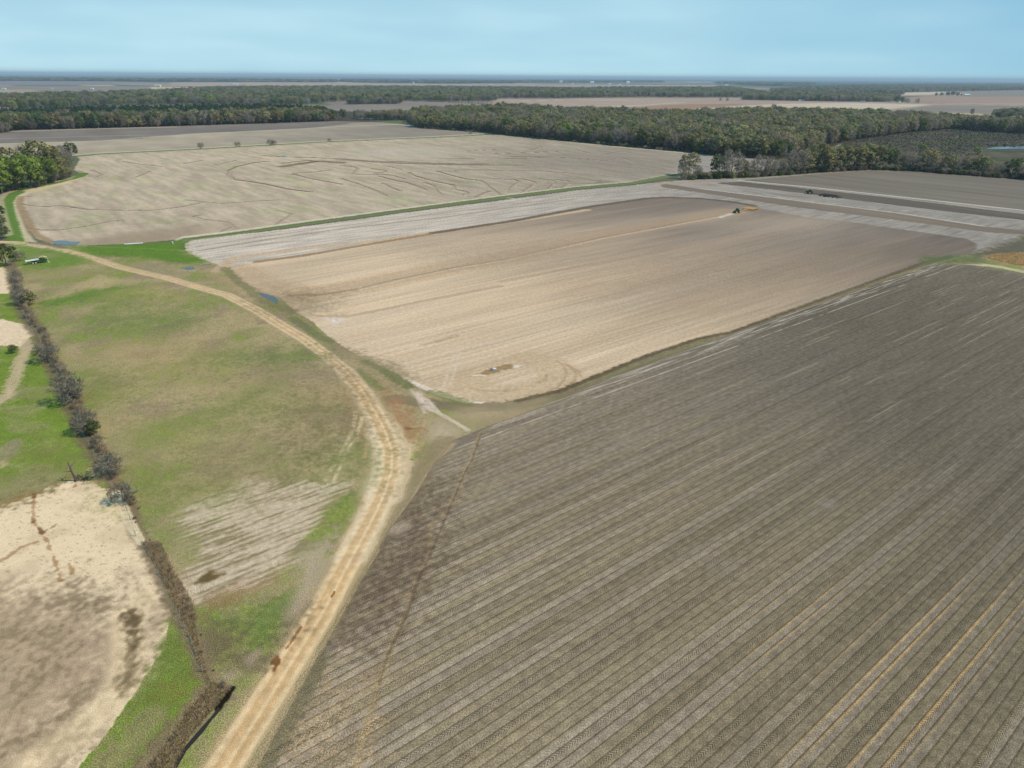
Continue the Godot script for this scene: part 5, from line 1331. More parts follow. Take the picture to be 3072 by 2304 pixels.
func grow_kinds() -> void:
	leaf_mat = StandardMaterial3D.new()
	leaf_mat.vertex_color_use_as_albedo = true
	leaf_mat.roughness = 0.8
	leaf_mat.metallic_specular = 0.25
	leaf_mat.vertex_color_is_srgb = true
	leaf_mat.cull_mode = BaseMaterial3D.CULL_DISABLED
	leaf_mat.backlight_enabled = true
	leaf_mat.backlight = Color(0.8, 0.8, 0.8)
	bark_mat = StandardMaterial3D.new()
	bark_mat.vertex_color_use_as_albedo = true
	bark_mat.vertex_color_is_srgb = true
	bark_mat.roughness = 0.9
	for k in 6:
		crowns.append([])
		trunks.append([])
		whole.append([])
		for i in 3:
			var c := crown_shape(k)
			var t := trunk_shape(k, k == 1 and i == 2)
			crowns[k].append(c.mesh())
			trunks[k].append(t.mesh())
			var m := ArrayMesh.new()
			c.mesh(m)
			m.surface_set_material(0, leaf_mat)
			if k != 3:
				t.mesh(m)
				m.surface_set_material(1, bark_mat)
			whole[k].append(m)


func plant(kind: int, x: float, z: float, tall: float, wide: float, label: String, group: String) -> void:
	var o := thing(kind_names[kind] if tall > 5.0 else "bush", label, "tree" if tall > 5.0 else "bush", Vector3(x, 0, z), rng.randf() * TAU, group)
	var i := rng.randi() % 3
	if "white" in label or "pale" in label:
		i = 2
	part(o, "trunk", trunks[kind][i], bark_mat)
	part(o, "crown", crowns[kind][i], leaf_mat)
	var w := tall * (wide if wide > 0.0 else rng.randf_range(1.0, 1.35))
	if tall < 10.0 and wide == 0.0:
		w *= 1.25
	o.scale = Vector3(w, tall, w)


func ordinal(n: int) -> String:
	var small := ["", "first", "second", "third", "fourth", "fifth", "sixth", "seventh", "eighth", "ninth", "tenth", "eleventh", "twelfth", "thirteenth", "fourteenth", "fifteenth", "sixteenth", "seventeenth", "eighteenth", "nineteenth"]
	if n < 20:
		return small[n]
	var tens := ["", "", "twent", "thirt", "fort", "fift", "sixt", "sevent", "eight", "ninet"]
	if n % 10 == 0:
		return tens[n / 10] + "ieth"
	return tens[n / 10] + "y-" + small[n % 10]


func wood(called: String, label: String, front: int, gap: float, lo: float, hi: float, mix: Array, seed_value: int, where: String, group: String, p: Array) -> void:
	var poly := points(p)
	var a := low(poly)
	var b := high(poly)
	var r := RandomNumberGenerator.new()
	r.seed = seed_value
	var spots: Array = []
	var clump := seed_value >= 12
	var z := a.y
	while z < b.y:
		var x := a.x
		while x < b.x:
			var q := Vector2(x + r.randf_range(-0.45, 0.45) * gap, z + r.randf_range(-0.45, 0.45) * gap)
			if Geometry2D.is_point_in_polygon(q, poly):
				var f := r.randf() * 0.75 + 0.25 * clampf(0.5 + n_mid.get_noise_2d(q.x * 0.35, q.y * 0.35), 0.0, 1.0)
				var kind := 0
				while kind < 5 and f > mix[kind]:
					f -= mix[kind]
					kind += 1
				spots.append([q, kind, r.randf_range(lo - 3.0, hi) * (0.92 + 0.3 * n_mid.get_noise_2d(q.x, q.y)), r.randf() * TAU, r.randi() % 3, r.randf_range(0.7, 1.3)])
			x += gap
		z += gap
	if front > 0:
		# the trees that show largest: the nearest ones, numbered from the left as one sees them
		spots.sort_custom(func(s, t): return s[0].length() + s[5] * 8.0 < t[0].length() + t[5] * 8.0) if seed_value != 3 else spots.sort_custom(func(s, t): return edge_gap(s[0]) < edge_gap(t[0]))
		var first: Array = spots.slice(0, front)
		spots = spots.slice(front)
		first.sort_custom(func(s, t): return s[0].x / -s[0].y < t[0].x / -t[0].y)
		var looks := ["olive budding tree", "grey bare tree", "dark leafy tree", "dark pine", "tan budding tree", "bright green tree"]
		for i in first.size():
			var s: Array = first[i]
			plant(s[1], s[0].x, s[0].y, s[2], 0.0, "%s, %s from the left along the %s" % [looks[s[1]], ordinal(i + 1), where], group)
	var sorted := {}
	for s in spots:
		var key: int = s[1] * 3 + s[4]
		if not sorted.has(key):
			sorted[key] = []
		sorted[key].append(s)
	var keys: Array = sorted.keys()
	keys.sort()
	for key in keys:
		var list: Array = sorted[key]
		var mm := MultiMesh.new()
		mm.transform_format = MultiMesh.TRANSFORM_3D
		mm.use_colors = true
		mm.mesh = whole[key / 3][key % 3]
		mm.instance_count = list.size()
		for i in list.size():
			var s: Array = list[i]
			var w: float = s[2] * s[5] * 1.15
			if clump:
				w = gap * 1.3
			mm.set_instance_transform(i, Transform3D(Basis(Vector3.UP, s[3]).scaled(Vector3(w, s[2], w)), Vector3(s[0].x, 0, s[0].y)))
			var t := 0.86 + 0.28 * fposmod(s[3] * 3.7, 1.0)
			var warm := 0.96 + 0.08 * fposmod(s[3] * 11.3, 1.0)
			mm.set_instance_color(i, Color(t * warm, t, t * (2.0 - warm)))
		mass(called, label, mm)


func edge_gap(q: Vector2) -> float:
	# how far behind the dark wood's front edge a tree stands
	return curve([-190, -1340, -43, -1202, 75, -1050, 180, -930, 240, -872, 330, -850, 420, -900, 560, -1080, 700, -1150, 900, -1140], q.x) - q.y


func shrubs(called: String, label: String, n: int, lo: float, hi: float, seed_value: int, p: Array) -> void:
	var poly := points(p)
	var a := low(poly)
	var b := high(poly)
	var r := RandomNumberGenerator.new()
	r.seed = seed_value
	var lists := [[], [], []]
	var left := n
	var tries := n * 60
	while left > 0 and tries > 0:
		tries -= 1
		var q := Vector2(r.randf_range(a.x, b.x), r.randf_range(a.y, b.y))
		if Geometry2D.is_point_in_polygon(q, poly):
			left -= 1
			lists[0 if r.randf() < 0.62 else 1 if r.randf() < 0.5 else 2].append(q)
	for k in 3:
		var mm := MultiMesh.new()
		mm.transform_format = MultiMesh.TRANSFORM_3D
		mm.use_colors = true
		mm.mesh = crowns[[1, 2, 0][k]][k]
		(mm.mesh as ArrayMesh).surface_set_material(0, leaf_mat)
		mm.instance_count = lists[k].size()
		for i in mm.instance_count:
			var h := r.randf_range(lo, hi)
			var w := h * r.randf_range(1.3, 2.2)
			var t := r.randf_range(0.75, 1.15) * (0.8 if called == "brush" else 1.0)
			mm.set_instance_transform(i, Transform3D(Basis(Vector3.UP, r.randf() * TAU).scaled(Vector3(w, h * 1.15, w)), Vector3(lists[k][i].x, -0.22 * h, lists[k][i].y)))
			mm.set_instance_color(i, Color(t, t, t))
		if mm.instance_count:
			mass(called, label, mm)


func tufts(called: String, label: String, n: int, lo: float, hi: float, tone: Color, seed_value: int, p: Array) -> void:
	var poly := points(p)
	var a := low(poly)
	var b := high(poly)
	var r := RandomNumberGenerator.new()
	r.seed = seed_value
	var s := Shape.new()
	for i in 20:
		var at := Vector3(r.randf_range(-0.5, 0.5), 0, r.randf_range(-0.5, 0.5))
		var tip := at + Vector3(r.randf_range(-0.4, 0.4), r.randf_range(0.6, 1.0), r.randf_range(-0.4, 0.4))
		var side := Vector3(r.randf_range(-1, 1), 0, r.randf_range(-1, 1)).normalized() * 0.035
		var t := r.randf_range(0.7, 1.25)
		s.tone = Color(tone.r * t, tone.g * t, tone.b * t)
		s.tri(at - side, at + side, tip, (Vector3(r.randf_range(-1, 1), 1.2, r.randf_range(-1, 1))).normalized())
	var m := s.mesh()
	m.surface_set_material(0, leaf_mat)
	var list: Array[Vector2] = []
	var tries := n * 40
	while list.size() < n and tries > 0:
		tries -= 1
		var q := Vector2(r.randf_range(a.x, b.x), r.randf_range(a.y, b.y))
		if Geometry2D.is_point_in_polygon(q, poly):
			list.append(q)
	var mm := MultiMesh.new()
	mm.transform_format = MultiMesh.TRANSFORM_3D
	mm.mesh = m
	mm.use_colors = true
	mm.instance_count = list.size()
	for i in list.size():
		var h := r.randf_range(lo, hi)
		mm.set_instance_transform(i, Transform3D(Basis(Vector3.UP, r.randf() * TAU).scaled(Vector3(h * 1.1, h, h * 1.1)), Vector3(list[i].x, 0, list[i].y)))
		var t := r.randf_range(0.7, 1.1)
		mm.set_instance_color(i, Color(t, t * r.randf_range(0.92, 1.02), t * r.randf_range(0.85, 1.0)))
	mass(called, label, mm)


func water(called: String, label: String, p: Array) -> void:
	var poly := points(p)
	var s := Shape.new()
	var d := poly[0].length()
	var y := 0.02 if d < 400.0 else 0.06 if d < 1200.0 else 0.25
	for i in range(0, Geometry2D.triangulate_polygon(poly).size(), 3):
		var t := Geometry2D.triangulate_polygon(poly)
		var q: Array[Vector3] = []
		for k in 3:
			q.append(Vector3(poly[t[i + k]].x, y, poly[t[i + k]].y))
		s.tri(q[0], q[1], q[2], Vector3.UP)
	var o := MeshInstance3D.new()
	o.mesh = s.mesh()
	o.material_override = paint("still_water", Color(0.05, 0.047, 0.04), 0.12) if called != "ditch_water" else paint("ditch_mud", Color(0.014, 0.013, 0.010), 0.95)
	structure(o, called, label)


func snag(x: float, z: float, tall: float) -> void:
	var o := thing("dead_tree", "dark broken dead tree at the corner of the sandy paddock", "tree", Vector3(x, 0, z))
	var s := Shape.new()
	s.tone = Color(0.11, 0.095, 0.08)
	s.tube(Vector3(0, -0.1, 0), Vector3(-0.3, tall * 0.6, 0.2), 0.26, 0.17, 8)
	s.tube(Vector3(-0.3, tall * 0.6, 0.2), Vector3(-0.6, tall, 0.1), 0.17, 0.07, 8)
	part(o, "trunk", s.mesh(), bark_mat)
	for k in 5:
		var b := Shape.new()
		b.tone = Color(0.11, 0.095, 0.08)
		var a := k * 1.3
		b.tube(Vector3(-0.4, tall * (0.25 + 0.12 * k), 0.1), Vector3(-0.4 + cos(a) * 1.6, tall * (0.3 + 0.14 * k), sin(a) * 1.6), 0.12, 0.03, 5)
		part(o, "branch", b.mesh(), bark_mat)
	var heap := thing("brush_heap", "dark heap of fallen branches beside the dead tree", "brush heap", Vector3(x + 1.5, 0, z - 0.6))
	for k in 16:
		var b := Shape.new()
		b.tone = Color(0.07, 0.06, 0.05)
		var a := k * 2.4
		var c := Vector3(cos(a) * 0.18 * k, 0.2 + 0.05 * (k % 5), sin(a) * 0.08 * k)
		b.tube(c, c + Vector3(cos(a * 1.7), 0.25, sin(a * 1.7)) * 1.5, 0.10, 0.03, 5)
		part(heap, "branch", b.mesh(), bark_mat)


func fence_line(p: Array) -> void:
	var line := points(p)
	var o := thing("wire_fence", "wire fence on thin posts along the left brush line", "fence", Vector3.ZERO)
	var post := Shape.new()
	post.tone = Color(0.30, 0.28, 0.25)
	post.tube(Vector3.ZERO, Vector3(0, 1.35, 0), 0.07, 0.06, 6)
	var pm := post.mesh()
	var wires := [Shape.new(), Shape.new(), Shape.new()]
	var last := Vector3.ZERO
	var total := 0.0
	for i in line.size() - 1:
		var from := line[i]
		var to := line[i + 1]
		var count := maxi(1, roundi(from.distance_to(to) / 5.0))
		for k in count:
			var q := from.lerp(to, float(k) / count)
			var here := Vector3(q.x - 0.6, 0, q.y)
			var m := part(o, "post", pm, bark_mat)
			m.position = here
			m.rotation = Vector3(rng.randf_range(-0.06, 0.06), 0, rng.randf_range(-0.06, 0.06))
			if total > 0.0:
				for w in 3:
					wires[w].tone = Color(0.25, 0.24, 0.23)
					var y := 0.5 + 0.36 * w
					wires[w].tube(last + Vector3(0, y, 0), here + Vector3(0, y, 0), 0.008, 0.008, 3, false)
			last = here
			total += 1.0
	for w in 3:
		part(o, "wire", wires[w].mesh(), paint("wire", Color(0.25, 0.24, 0.23), 0.5, 0.6))
	# brush growing along the wire
	var r := RandomNumberGenerator.new()
	r.seed = 88
	var n := 0
	var words := ["pale grey bare", "dark bare", "brownish bare"]
	for i in range(1, line.size() - 1):
		var from := line[i]
		var to := line[i + 1]
		var steps := maxi(1, roundi(from.distance_to(to) / 3.2))
		for k in steps:
			var q := from.lerp(to, (k + r.randf()) / steps)
			var fade := clampf((18.0 - i) / 9.0, 0.25, 1.0)
			var h := (r.randf_range(1.0, 2.2) + (1.4 if r.randf() < 0.18 else 0.0)) * fade
			n += 1
			var b := thing("bare_bush", "%s bush, %s from the far end of the fence line" % [words[n % 3], ordinal(n)], "bush", Vector3(q.x + 0.8 + r.randf_range(-0.5, 1.4), 0, q.y), r.randf() * TAU, "bare bushes along the left fence line")
			var g := MeshInstance3D.new()
			part(b, "twigs", bush_meshes[n % 3], leaf_mat)
			g.free()
			var w := h * r.randf_range(1.2, 2.0)
			b.scale = Vector3(w, h, w)


var bush_meshes: Array[ArrayMesh] = []

func grow_bushes() -> void:
	for k in 3:
		var s := Shape.new()
		var base: Color = [Color(0.36, 0.32, 0.26), Color(0.24, 0.21, 0.165), Color(0.36, 0.29, 0.20)][k]
		for i in 420:
			var a := rng.randf() * TAU
			var out := Vector3(cos(a), 0, sin(a))
			var root := out * rng.randf_range(0.0, 0.3) + Vector3(0, rng.randf_range(0.0, 0.5), 0)
			var way := (out * rng.randf_range(0.2, 0.9) + Vector3(0, 1, 0) + 0.3 * ball()).normalized()
			var side := way.cross(ball()).normalized() * rng.randf_range(0.005, 0.012)
			var t := rng.randf_range(0.6, 1.4)
			s.tone = Color(base.r * t, base.g * t, base.b * t)
			s.tri(root - side, root + side, root + way * rng.randf_range(0.25, 0.6), (out + ball() * 0.6 + Vector3.UP * 0.4).normalized())
		bush_meshes.append(s.mesh())


# ---- machines

func wheel(parent: Node3D, at: Vector3, radius: float, width: float, rim: StandardMaterial3D) -> void:
	var t := Shape.new()
	var n := 20
	for i in n:
		var p := TAU * i / n
		var q := TAU * (i + 1) / n
		var rings := [[-0.5, 0.62], [-0.5, 0.92], [-0.36, 1.0], [0.36, 1.0], [0.5, 0.92], [0.5, 0.62]]
		for k in 5:
			var a: Array = rings[k]
			var b: Array = rings[k + 1]
			t.quad(Vector3(a[0] * width, cos(p) * a[1] * radius, sin(p) * a[1] * radius), Vector3(b[0] * width, cos(p) * b[1] * radius, sin(p) * b[1] * radius), Vector3(b[0] * width, cos(q) * b[1] * radius, sin(q) * b[1] * radius), Vector3(a[0] * width, cos(q) * a[1] * radius, sin(q) * a[1] * radius))
		if i % 2 == 0:
			t.box(Vector3(0, cos(p) * radius, sin(p) * radius), Vector3(width * 0.9, 0.09, 0.07), Basis(Vector3.RIGHT, p) * Basis(Vector3.UP, 0.4))
	var w := part(parent, "wheel", t.mesh(), paint("rubber", Color(0.022, 0.022, 0.022), 0.85))
	w.position = at
	var s := Shape.new()
	s.tube(Vector3(-width * 0.46, 0, 0), Vector3(width * 0.46, 0, 0), radius * 0.62, radius * 0.62, 16)
	s.tube(Vector3(-width * 0.56, 0, 0), Vector3(width * 0.56, 0, 0), radius * 0.2, radius * 0.2, 10)
	part(w, "rim", s.mesh(), rim)


func tractor(x: float, z: float, turn: float, size: float, label: String) -> void:
	# faces -x in its own axes: long sloping hood, glazed cab, rear duals' worth of tyre
	var o := thing("tractor", label, "tractor", Vector3(x, 0, z), turn, "")
	var green := paint("field_green", Color(0.012, 0.075, 0.028), 0.45)
	var yellow := paint("rim_yellow", Color(0.78, 0.66, 0.24), 0.5)
	var black := paint("chassis_black", Color(0.02, 0.02, 0.02), 0.7)
	var glass := paint("cab_glass", Color(0.02, 0.04, 0.05), 0.08)
	var h := Shape.new()
	h.box(Vector3(-2.0, 1.75, 0), Vector3(2.3, 0.85, 1.0))
	h.box(Vector3(-3.2, 1.6, 0), Vector3(0.35, 0.7, 0.9), Basis(Vector3.BACK, 0.2))
	h.box(Vector3(-2.0, 2.22, 0), Vector3(2.1, 0.14, 0.8))
	part(o, "hood", h.mesh(), green)
	var c := Shape.new()
	c.box(Vector3(-0.9, 1.1, 0), Vector3(4.6, 0.5, 0.7))
	c.tube(Vector3(-2.3, 0.85, -0.95), Vector3(-2.3, 0.85, 0.95), 0.14, 0.14, 8)
	c.tube(Vector3(1.1, 1.05, -1.5), Vector3(1.1, 1.05, 1.5), 0.17, 0.17, 8)
	part(o, "chassis", c.mesh(), black)
	var k := Shape.new()
	k.box(Vector3(0.35, 2.55, 0), Vector3(1.6, 1.35, 1.6))
	part(o, "cab", k.mesh(), glass)
	var f := Shape.new()
	for sx in [-0.45, 1.15]:
		for sz in [-0.81, 0.81]:
			f.box(Vector3(sx, 2.5, sz), Vector3(0.1, 1.5, 0.1))
	f.box(Vector3(0.35, 1.85, 0), Vector3(1.7, 0.25, 1.7))
	part(o, "cab_frame", f.mesh(), green)
	var r := Shape.new()
	r.box(Vector3(0.3, 3.3, 0), Vector3(1.95, 0.2, 1.85))
	r.box(Vector3(0.35, 3.43, 0), Vector3(1.5, 0.08, 1.4))
	part(o, "roof", r.mesh(), green)
	for sz in [-1, 1]:
		var g := Shape.new()
		g.box(Vector3(0.95, 2.05, sz * 1.05), Vector3(1.5, 0.1, 0.6))
		g.box(Vector3(0.25, 1.75, sz * 1.05), Vector3(0.1, 0.6, 0.6), Basis(Vector3.BACK, -0.35))
		part(o, "fender", g.mesh(), green)
		var l := Shape.new()
		l.box(Vector3(-3.39, 1.75, sz * 0.3), Vector3(0.04, 0.2, 0.28), Basis(Vector3.BACK, 0.2))
		part(o, "headlight", l.mesh(), paint("lamp_glass", Color(0.7, 0.7, 0.65), 0.2))
		wheel(o, Vector3(-2.3, 0.85, sz * 1.15), 0.85, 0.5, yellow)
		wheel(o, Vector3(1.1, 1.05, sz * 1.2), 1.05, 0.55, yellow)
		wheel(o, Vector3(1.1, 1.05, sz * 1.9), 1.05, 0.55, yellow)
	for q in o.get_children():
		if q.name.begins_with("wheel"):
			q.rotation.y = PI / 2.0
	var e := Shape.new()
	e.tube(Vector3(-1.2, 2.2, 0.45), Vector3(-1.2, 3.2, 0.45), 0.07, 0.07, 8)
	part(o, "exhaust", e.mesh(), black)
	o.scale = Vector3.ONE * size


func implement(called: String, label: String, x0: float, z0: float, x1: float, z1: float, body: StandardMaterial3D, width: float, discs: bool, stretch: float) -> void:
	# x0,z0 is the middle of the tool, x1,z1 the hitch
	var d := Vector2(x1 - x0, z1 - z0)
	var o := thing(called, label, "farm implement", Vector3(x0, 0, z0), atan2(-d.y, d.x))
	var reach := 4.5
	var t := Shape.new()
	t.tube(Vector3(reach, 0.75, 0), Vector3(1.5, 0.8, 0.9), 0.11, 0.11, 6)
	t.tube(Vector3(reach, 0.75, 0), Vector3(1.5, 0.8, -0.9), 0.11, 0.11, 6)
	part(o, "drawbar", t.mesh(), body)
	var wing := width / 3.0
	for k in 3:
		var f := Shape.new()
		var cz := (k - 1) * wing
		for rx in [-1.6, -0.55, 0.5, 1.5]:
			f.box(Vector3(rx, 0.85, cz), Vector3(0.16, 0.16, wing - 0.15))
		for q in 4:
			f.box(Vector3(0, 0.98, cz + (q - 1.5) * wing / 3.6), Vector3(3.4, 0.12, 0.14))
		part(o, "wing", f.mesh(), body)
	var n := int(width / 0.55)
	for i in n:
		var s := Shape.new()
		var cz := (i - (n - 1) / 2.0) * width / n
		var rx: float = [-1.6, 0.5, -0.55, 1.5][i % 4]
		if discs:
			s.tube(Vector3(rx, 0.28, cz - 0.03), Vector3(rx + 0.1, 0.28, cz + 0.03), 0.34, 0.34, 10)
			s.box(Vector3(rx, 0.55, cz), Vector3(0.06, 0.5, 0.06))
		else:
			s.box(Vector3(rx - 0.1, 0.5, cz), Vector3(0.08, 0.75, 0.06), Basis(Vector3.BACK, 0.3))
			s.box(Vector3(rx - 0.2, 0.12, cz), Vector3(0.3, 0.05, 0.14))
		part(o, "disc" if discs else "shank", s.mesh(), body)
	var b := Shape.new()
	for i in 14:
		var a := TAU * i / 14.0
		b.tube(Vector3(-2.6 + 0.26 * cos(a), 0.3 + 0.26 * sin(a), -width / 2.0), Vector3(-2.6 + 0.26 * cos(a), 0.3 + 0.26 * sin(a), width / 2.0), 0.03, 0.03, 4)
	for q in 6:
		b.box(Vector3(-2.1, 0.7, (q - 2.5) * width / 6.2), Vector3(1.1, 0.1, 0.12))
	part(o, "roller", b.mesh(), body)
	o.scale = Vector3(stretch, 1.15, 1.0)
	for q in [-1.0, -0.36, 0.36, 1.0]:
		wheel(o, Vector3(0.2, 0.42, q * width * 0.46), 0.42, 0.28, body)
	for q in o.get_children():
		if q.name.begins_with("wheel"):
			q.rotation.y = PI / 2.0


func cultivator(x0: float, z0: float, x1: float, z1: float) -> void:
	implement("cultivator", "wide yellow-orange cultivator behind the nearer tractor", x0, z0, x1, z1, paint("tool_yellow", Color(0.62, 0.36, 0.10), 0.6), 8.5, false, 2.1)


func harrow(x0: float, z0: float, x1: float, z1: float) -> void:
	var mid := Vector2(x0, z0).lerp(Vector2(x1, z1), 0.52)
	implement("disc_harrow", "long brown disc harrow behind the farther tractor", mid.x, mid.y, x0, z0, paint("tool_brown", Color(0.09, 0.065, 0.055), 0.8), 9.0, true, 3.4)


func planter(x0: float, z0: float, x1: float, z1: float) -> void:
	var d := Vector2(x1 - x0, z1 - z0)
	var o := thing("field_planter", "parked white and green field planter with raised yellow lids on the grass", "farm implement", Vector3(x0, 0, z0), atan2(-d.y, d.x))
	var white := paint("hopper_white", Color(0.72, 0.74, 0.72), 0.5)
	var green := paint("field_green", Color(0.012, 0.075, 0.028), 0.45)
	var black := paint("chassis_black", Color(0.02, 0.02, 0.02), 0.7)
	var yellow := paint("lid_yellow", Color(0.72, 0.48, 0.12), 0.5)
	var s := Shape.new()
	s.box(Vector3(-1.4, 1.75, 0), Vector3(5.6, 0.35, 2.0), Basis(Vector3.BACK, 0.06))
	s.box(Vector3(-4.0, 1.62, 0), Vector3(0.5, 0.6, 2.1), Basis(Vector3.BACK, 0.06))
	s.box(Vector3(0.6, 2.0, 0.4), Vector3(1.6, 0.3, 1.2))
	part(o, "hopper", s.mesh(), white)
	s = Shape.new()
	s.box(Vector3(-0.2, 1.2, 0.7), Vector3(8.0, 0.22, 0.2))
	s.box(Vector3(-0.2, 1.2, -0.7), Vector3(8.0, 0.22, 0.2))
	s.box(Vector3(-1.8, 1.25, 0), Vector3(3.4, 0.5, 1.5))
	part(o, "frame", s.mesh(), black)
	s = Shape.new()
	s.box(Vector3(2.6, 1.6, 0), Vector3(2.4, 1.3, 1.7))
	s.box(Vector3(2.0, 2.35, 0), Vector3(1.1, 0.35, 1.4))
	s.box(Vector3(4.2, 1.35, 0), Vector3(1.0, 0.7, 1.2))
	part(o, "body", s.mesh(), green)
	for k in 2:
		s = Shape.new()
		s.box(Vector3(2.3 + 1.7 * k, 2.95 - 0.1 * k, 0.1), Vector3(1.6, 0.12, 1.7), Basis(Vector3.BACK, 0.35 - 0.75 * k))
		part(o, "lid", s.mesh(), yellow)
	s = Shape.new()
	s.box(Vector3(4.9, 1.2, 0.6), Vector3(0.16, 1.9, 0.16), Basis(Vector3.BACK, 0.12))
	s.tube(Vector3(5.0, 0.02, 0.6), Vector3(5.0, 0.3, 0.6), 0.45, 0.35, 10)
	part(o, "jack", s.mesh(), paint("jack_pale", Color(0.62, 0.66, 0.40), 0.6))
	for k in 2:
		for sz in [-0.95, 0.95]:
			wheel(o, Vector3(-1.4 + 1.15 * k, 0.5, sz), 0.5, 0.32, white)
	for q in 6:
		s = Shape.new()
		s.box(Vector3(0.2 + 0.75 * q, 0.7, -1.1), Vector3(0.14, 0.9, 0.3), Basis(Vector3.BACK, 0.3))
		s.tube(Vector3(0.05 + 0.75 * q, 0.25, -1.15), Vector3(0.05 + 0.75 * q, 0.25, -1.05), 0.25, 0.25, 10)
		part(o, "row_unit", s.mesh(), black)
	for q in o.get_children():
		if q.name.begins_with("wheel"):
			q.rotation.y = PI / 2.0


func pipe(x0: float, z0: float, x1: float, z1: float) -> void:
	var o := thing("white_pipe", "long white pipe lying on the grass edge of the harvested field", "pipe", Vector3(x0, 0, z0))
	var s := Shape.new()
	s.tube(Vector3(0, 0.3, 0), Vector3(x1 - x0, 0.3, z1 - z0), 0.3, 0.3, 14)
	part(o, "tube", s.mesh(), paint("pipe_white", Color(0.8, 0.8, 0.8), 0.4))
	var d := Vector3(x1 - x0, 0, z1 - z0)
	for k in 4:
		var c := Shape.new()
		var at := d * (0.02 + 0.32 * k) + Vector3(0, 0.3, 0)
		c.tube(at, at + d.normalized() * 0.25, 0.35, 0.35, 14)
		part(o, "collar", c.mesh(), paint("pipe_white", Color(0.8, 0.8, 0.8), 0.4))


func riser(x: float, z: float) -> void:
	var o := thing("well_riser", "white well riser with a red valve in the weedy spot of the brown field", "riser", Vector3(x, 0, z))
	var s := Shape.new()
	s.tube(Vector3.ZERO, Vector3(0, 0.8, 0), 0.34, 0.34, 14)
	s.box(Vector3(0.7, 0.35, 0.2), Vector3(0.9, 0.6, 0.6))
	part(o, "body", s.mesh(), paint("pipe_white", Color(0.8, 0.8, 0.8), 0.4))
	s = Shape.new()
	s.tube(Vector3(-0.1, 0.8, 0), Vector3(-0.1, 1.05, 0), 0.2, 0.12, 10)
	s.tube(Vector3(-0.5, 0.45, 0), Vector3(-0.3, 0.45, 0), 0.2, 0.2, 10)
	part(o, "valve", s.mesh(), paint("valve_red", Color(0.45, 0.04, 0.03), 0.5))
	for k in 3:
		s = Shape.new()
		s.tube(Vector3(-1.2 + k * 1.4, 0, 0.9 - k * 0.3), Vector3(-1.2 + k * 1.4, 1.1, 0.9 - k * 0.3), 0.05, 0.05, 6)
		part(o, "stake", s.mesh(), paint("stake_wood", Color(0.3, 0.24, 0.17), 0.9))


func marker(x: float, z: float) -> void:
	var o := thing("pipe_outlet", "small white pipe outlet at the pale field's corner", "pipe", Vector3(x, 0, z))
	var s := Shape.new()
	s.tube(Vector3.ZERO, Vector3(0, 1.0, 0), 0.28, 0.28, 12)
	part(o, "upright", s.mesh(), paint("pipe_white", Color(0.8, 0.8, 0.8), 0.4))
	s = Shape.new()
	s.tube(Vector3(0, 0.9, 0), Vector3(0, 1.2, 0), 0.4, 0.4, 12)
	part(o, "cap", s.mesh(), paint("pipe_white", Color(0.8, 0.8, 0.8), 0.4))


func utility_pole(x: float, z: float, tall: float) -> void:
	var o := thing("utility_pole", "pale utility pole with a crossarm left of the dark wood", "utility pole", Vector3(x, 0, z))
	var s := Shape.new()
	s.tube(Vector3.ZERO, Vector3(0, tall, 0), 0.22, 0.16, 8)
	part(o, "pole", s.mesh(), paint("pole_wood", Color(0.4, 0.36, 0.3), 0.9))
	s = Shape.new()
	s.box(Vector3(0, tall - 0.7, 0), Vector3(2.6, 0.2, 0.2))
	part(o, "crossarm", s.mesh(), paint("pole_wood", Color(0.4, 0.36, 0.3), 0.9))


func pylon(x: float, z: float, tall: float, label: String) -> void:
	var o := thing("transmission_tower", label, "tower", Vector3(x, 0, z))
	var grey := paint("steel", Color(0.45, 0.47, 0.48), 0.5, 0.4)
	var w := tall * 0.11
	for sx in [-1, 1]:
		for sz in [-1, 1]:
			var s := Shape.new()
			s.tube(Vector3(sx * w, 0, sz * w), Vector3(sx * w * 0.22, tall * 0.7, sz * w * 0.22), 0.35, 0.3, 4)
			s.tube(Vector3(sx * w * 0.22, tall * 0.7, sz * w * 0.22), Vector3(0, tall, 0), 0.3, 0.2, 4)
			part(o, "leg", s.mesh(), grey)
	var b := Shape.new()
	for k in 7:
		var y0 := tall * 0.1 * k
		var y1 := tall * 0.1 * (k + 1)
		var w0 := lerpf(w, w * 0.22, k / 7.0)
		var w1 := lerpf(w, w * 0.22, (k + 1) / 7.0)
		for q in 4:
			var r := Basis(Vector3.UP, q * PI / 2.0)
			b.tube(r * Vector3(-w0, y0, w0), r * Vector3(w1, y1, w1), 0.18, 0.18, 3)
			b.tube(r * Vector3(w0, y0, w0), r * Vector3(-w1, y1, w1), 0.18, 0.18, 3)
	part(o, "bracing", b.mesh(), grey)
	for k in 3:
		var s := Shape.new()
		s.box(Vector3(0, tall * (0.7 + 0.1 * k), 0), Vector3(tall * (0.34 - 0.05 * k), 0.5, 0.7))
		part(o, "crossarm", s.mesh(), grey)


func building(x: float, z: float, long: float, tall: float, kind: int, label: String) -> void:
	var o := thing("farm_building", label, "building", Vector3(x, 0, z), rng.randf_range(-0.12, 0.12))
	gable(o, long, minf(long * 0.55, 16.0), tall, paint("wall_white", Color(0.72, 0.72, 0.70), 0.7) if kind == 0 else paint("wall_cream", Color(0.55, 0.50, 0.40), 0.7), paint("roof_pale", Color(0.62, 0.63, 0.64), 0.5) if kind == 0 else paint("roof_grey", Color(0.26, 0.25, 0.25), 0.7))


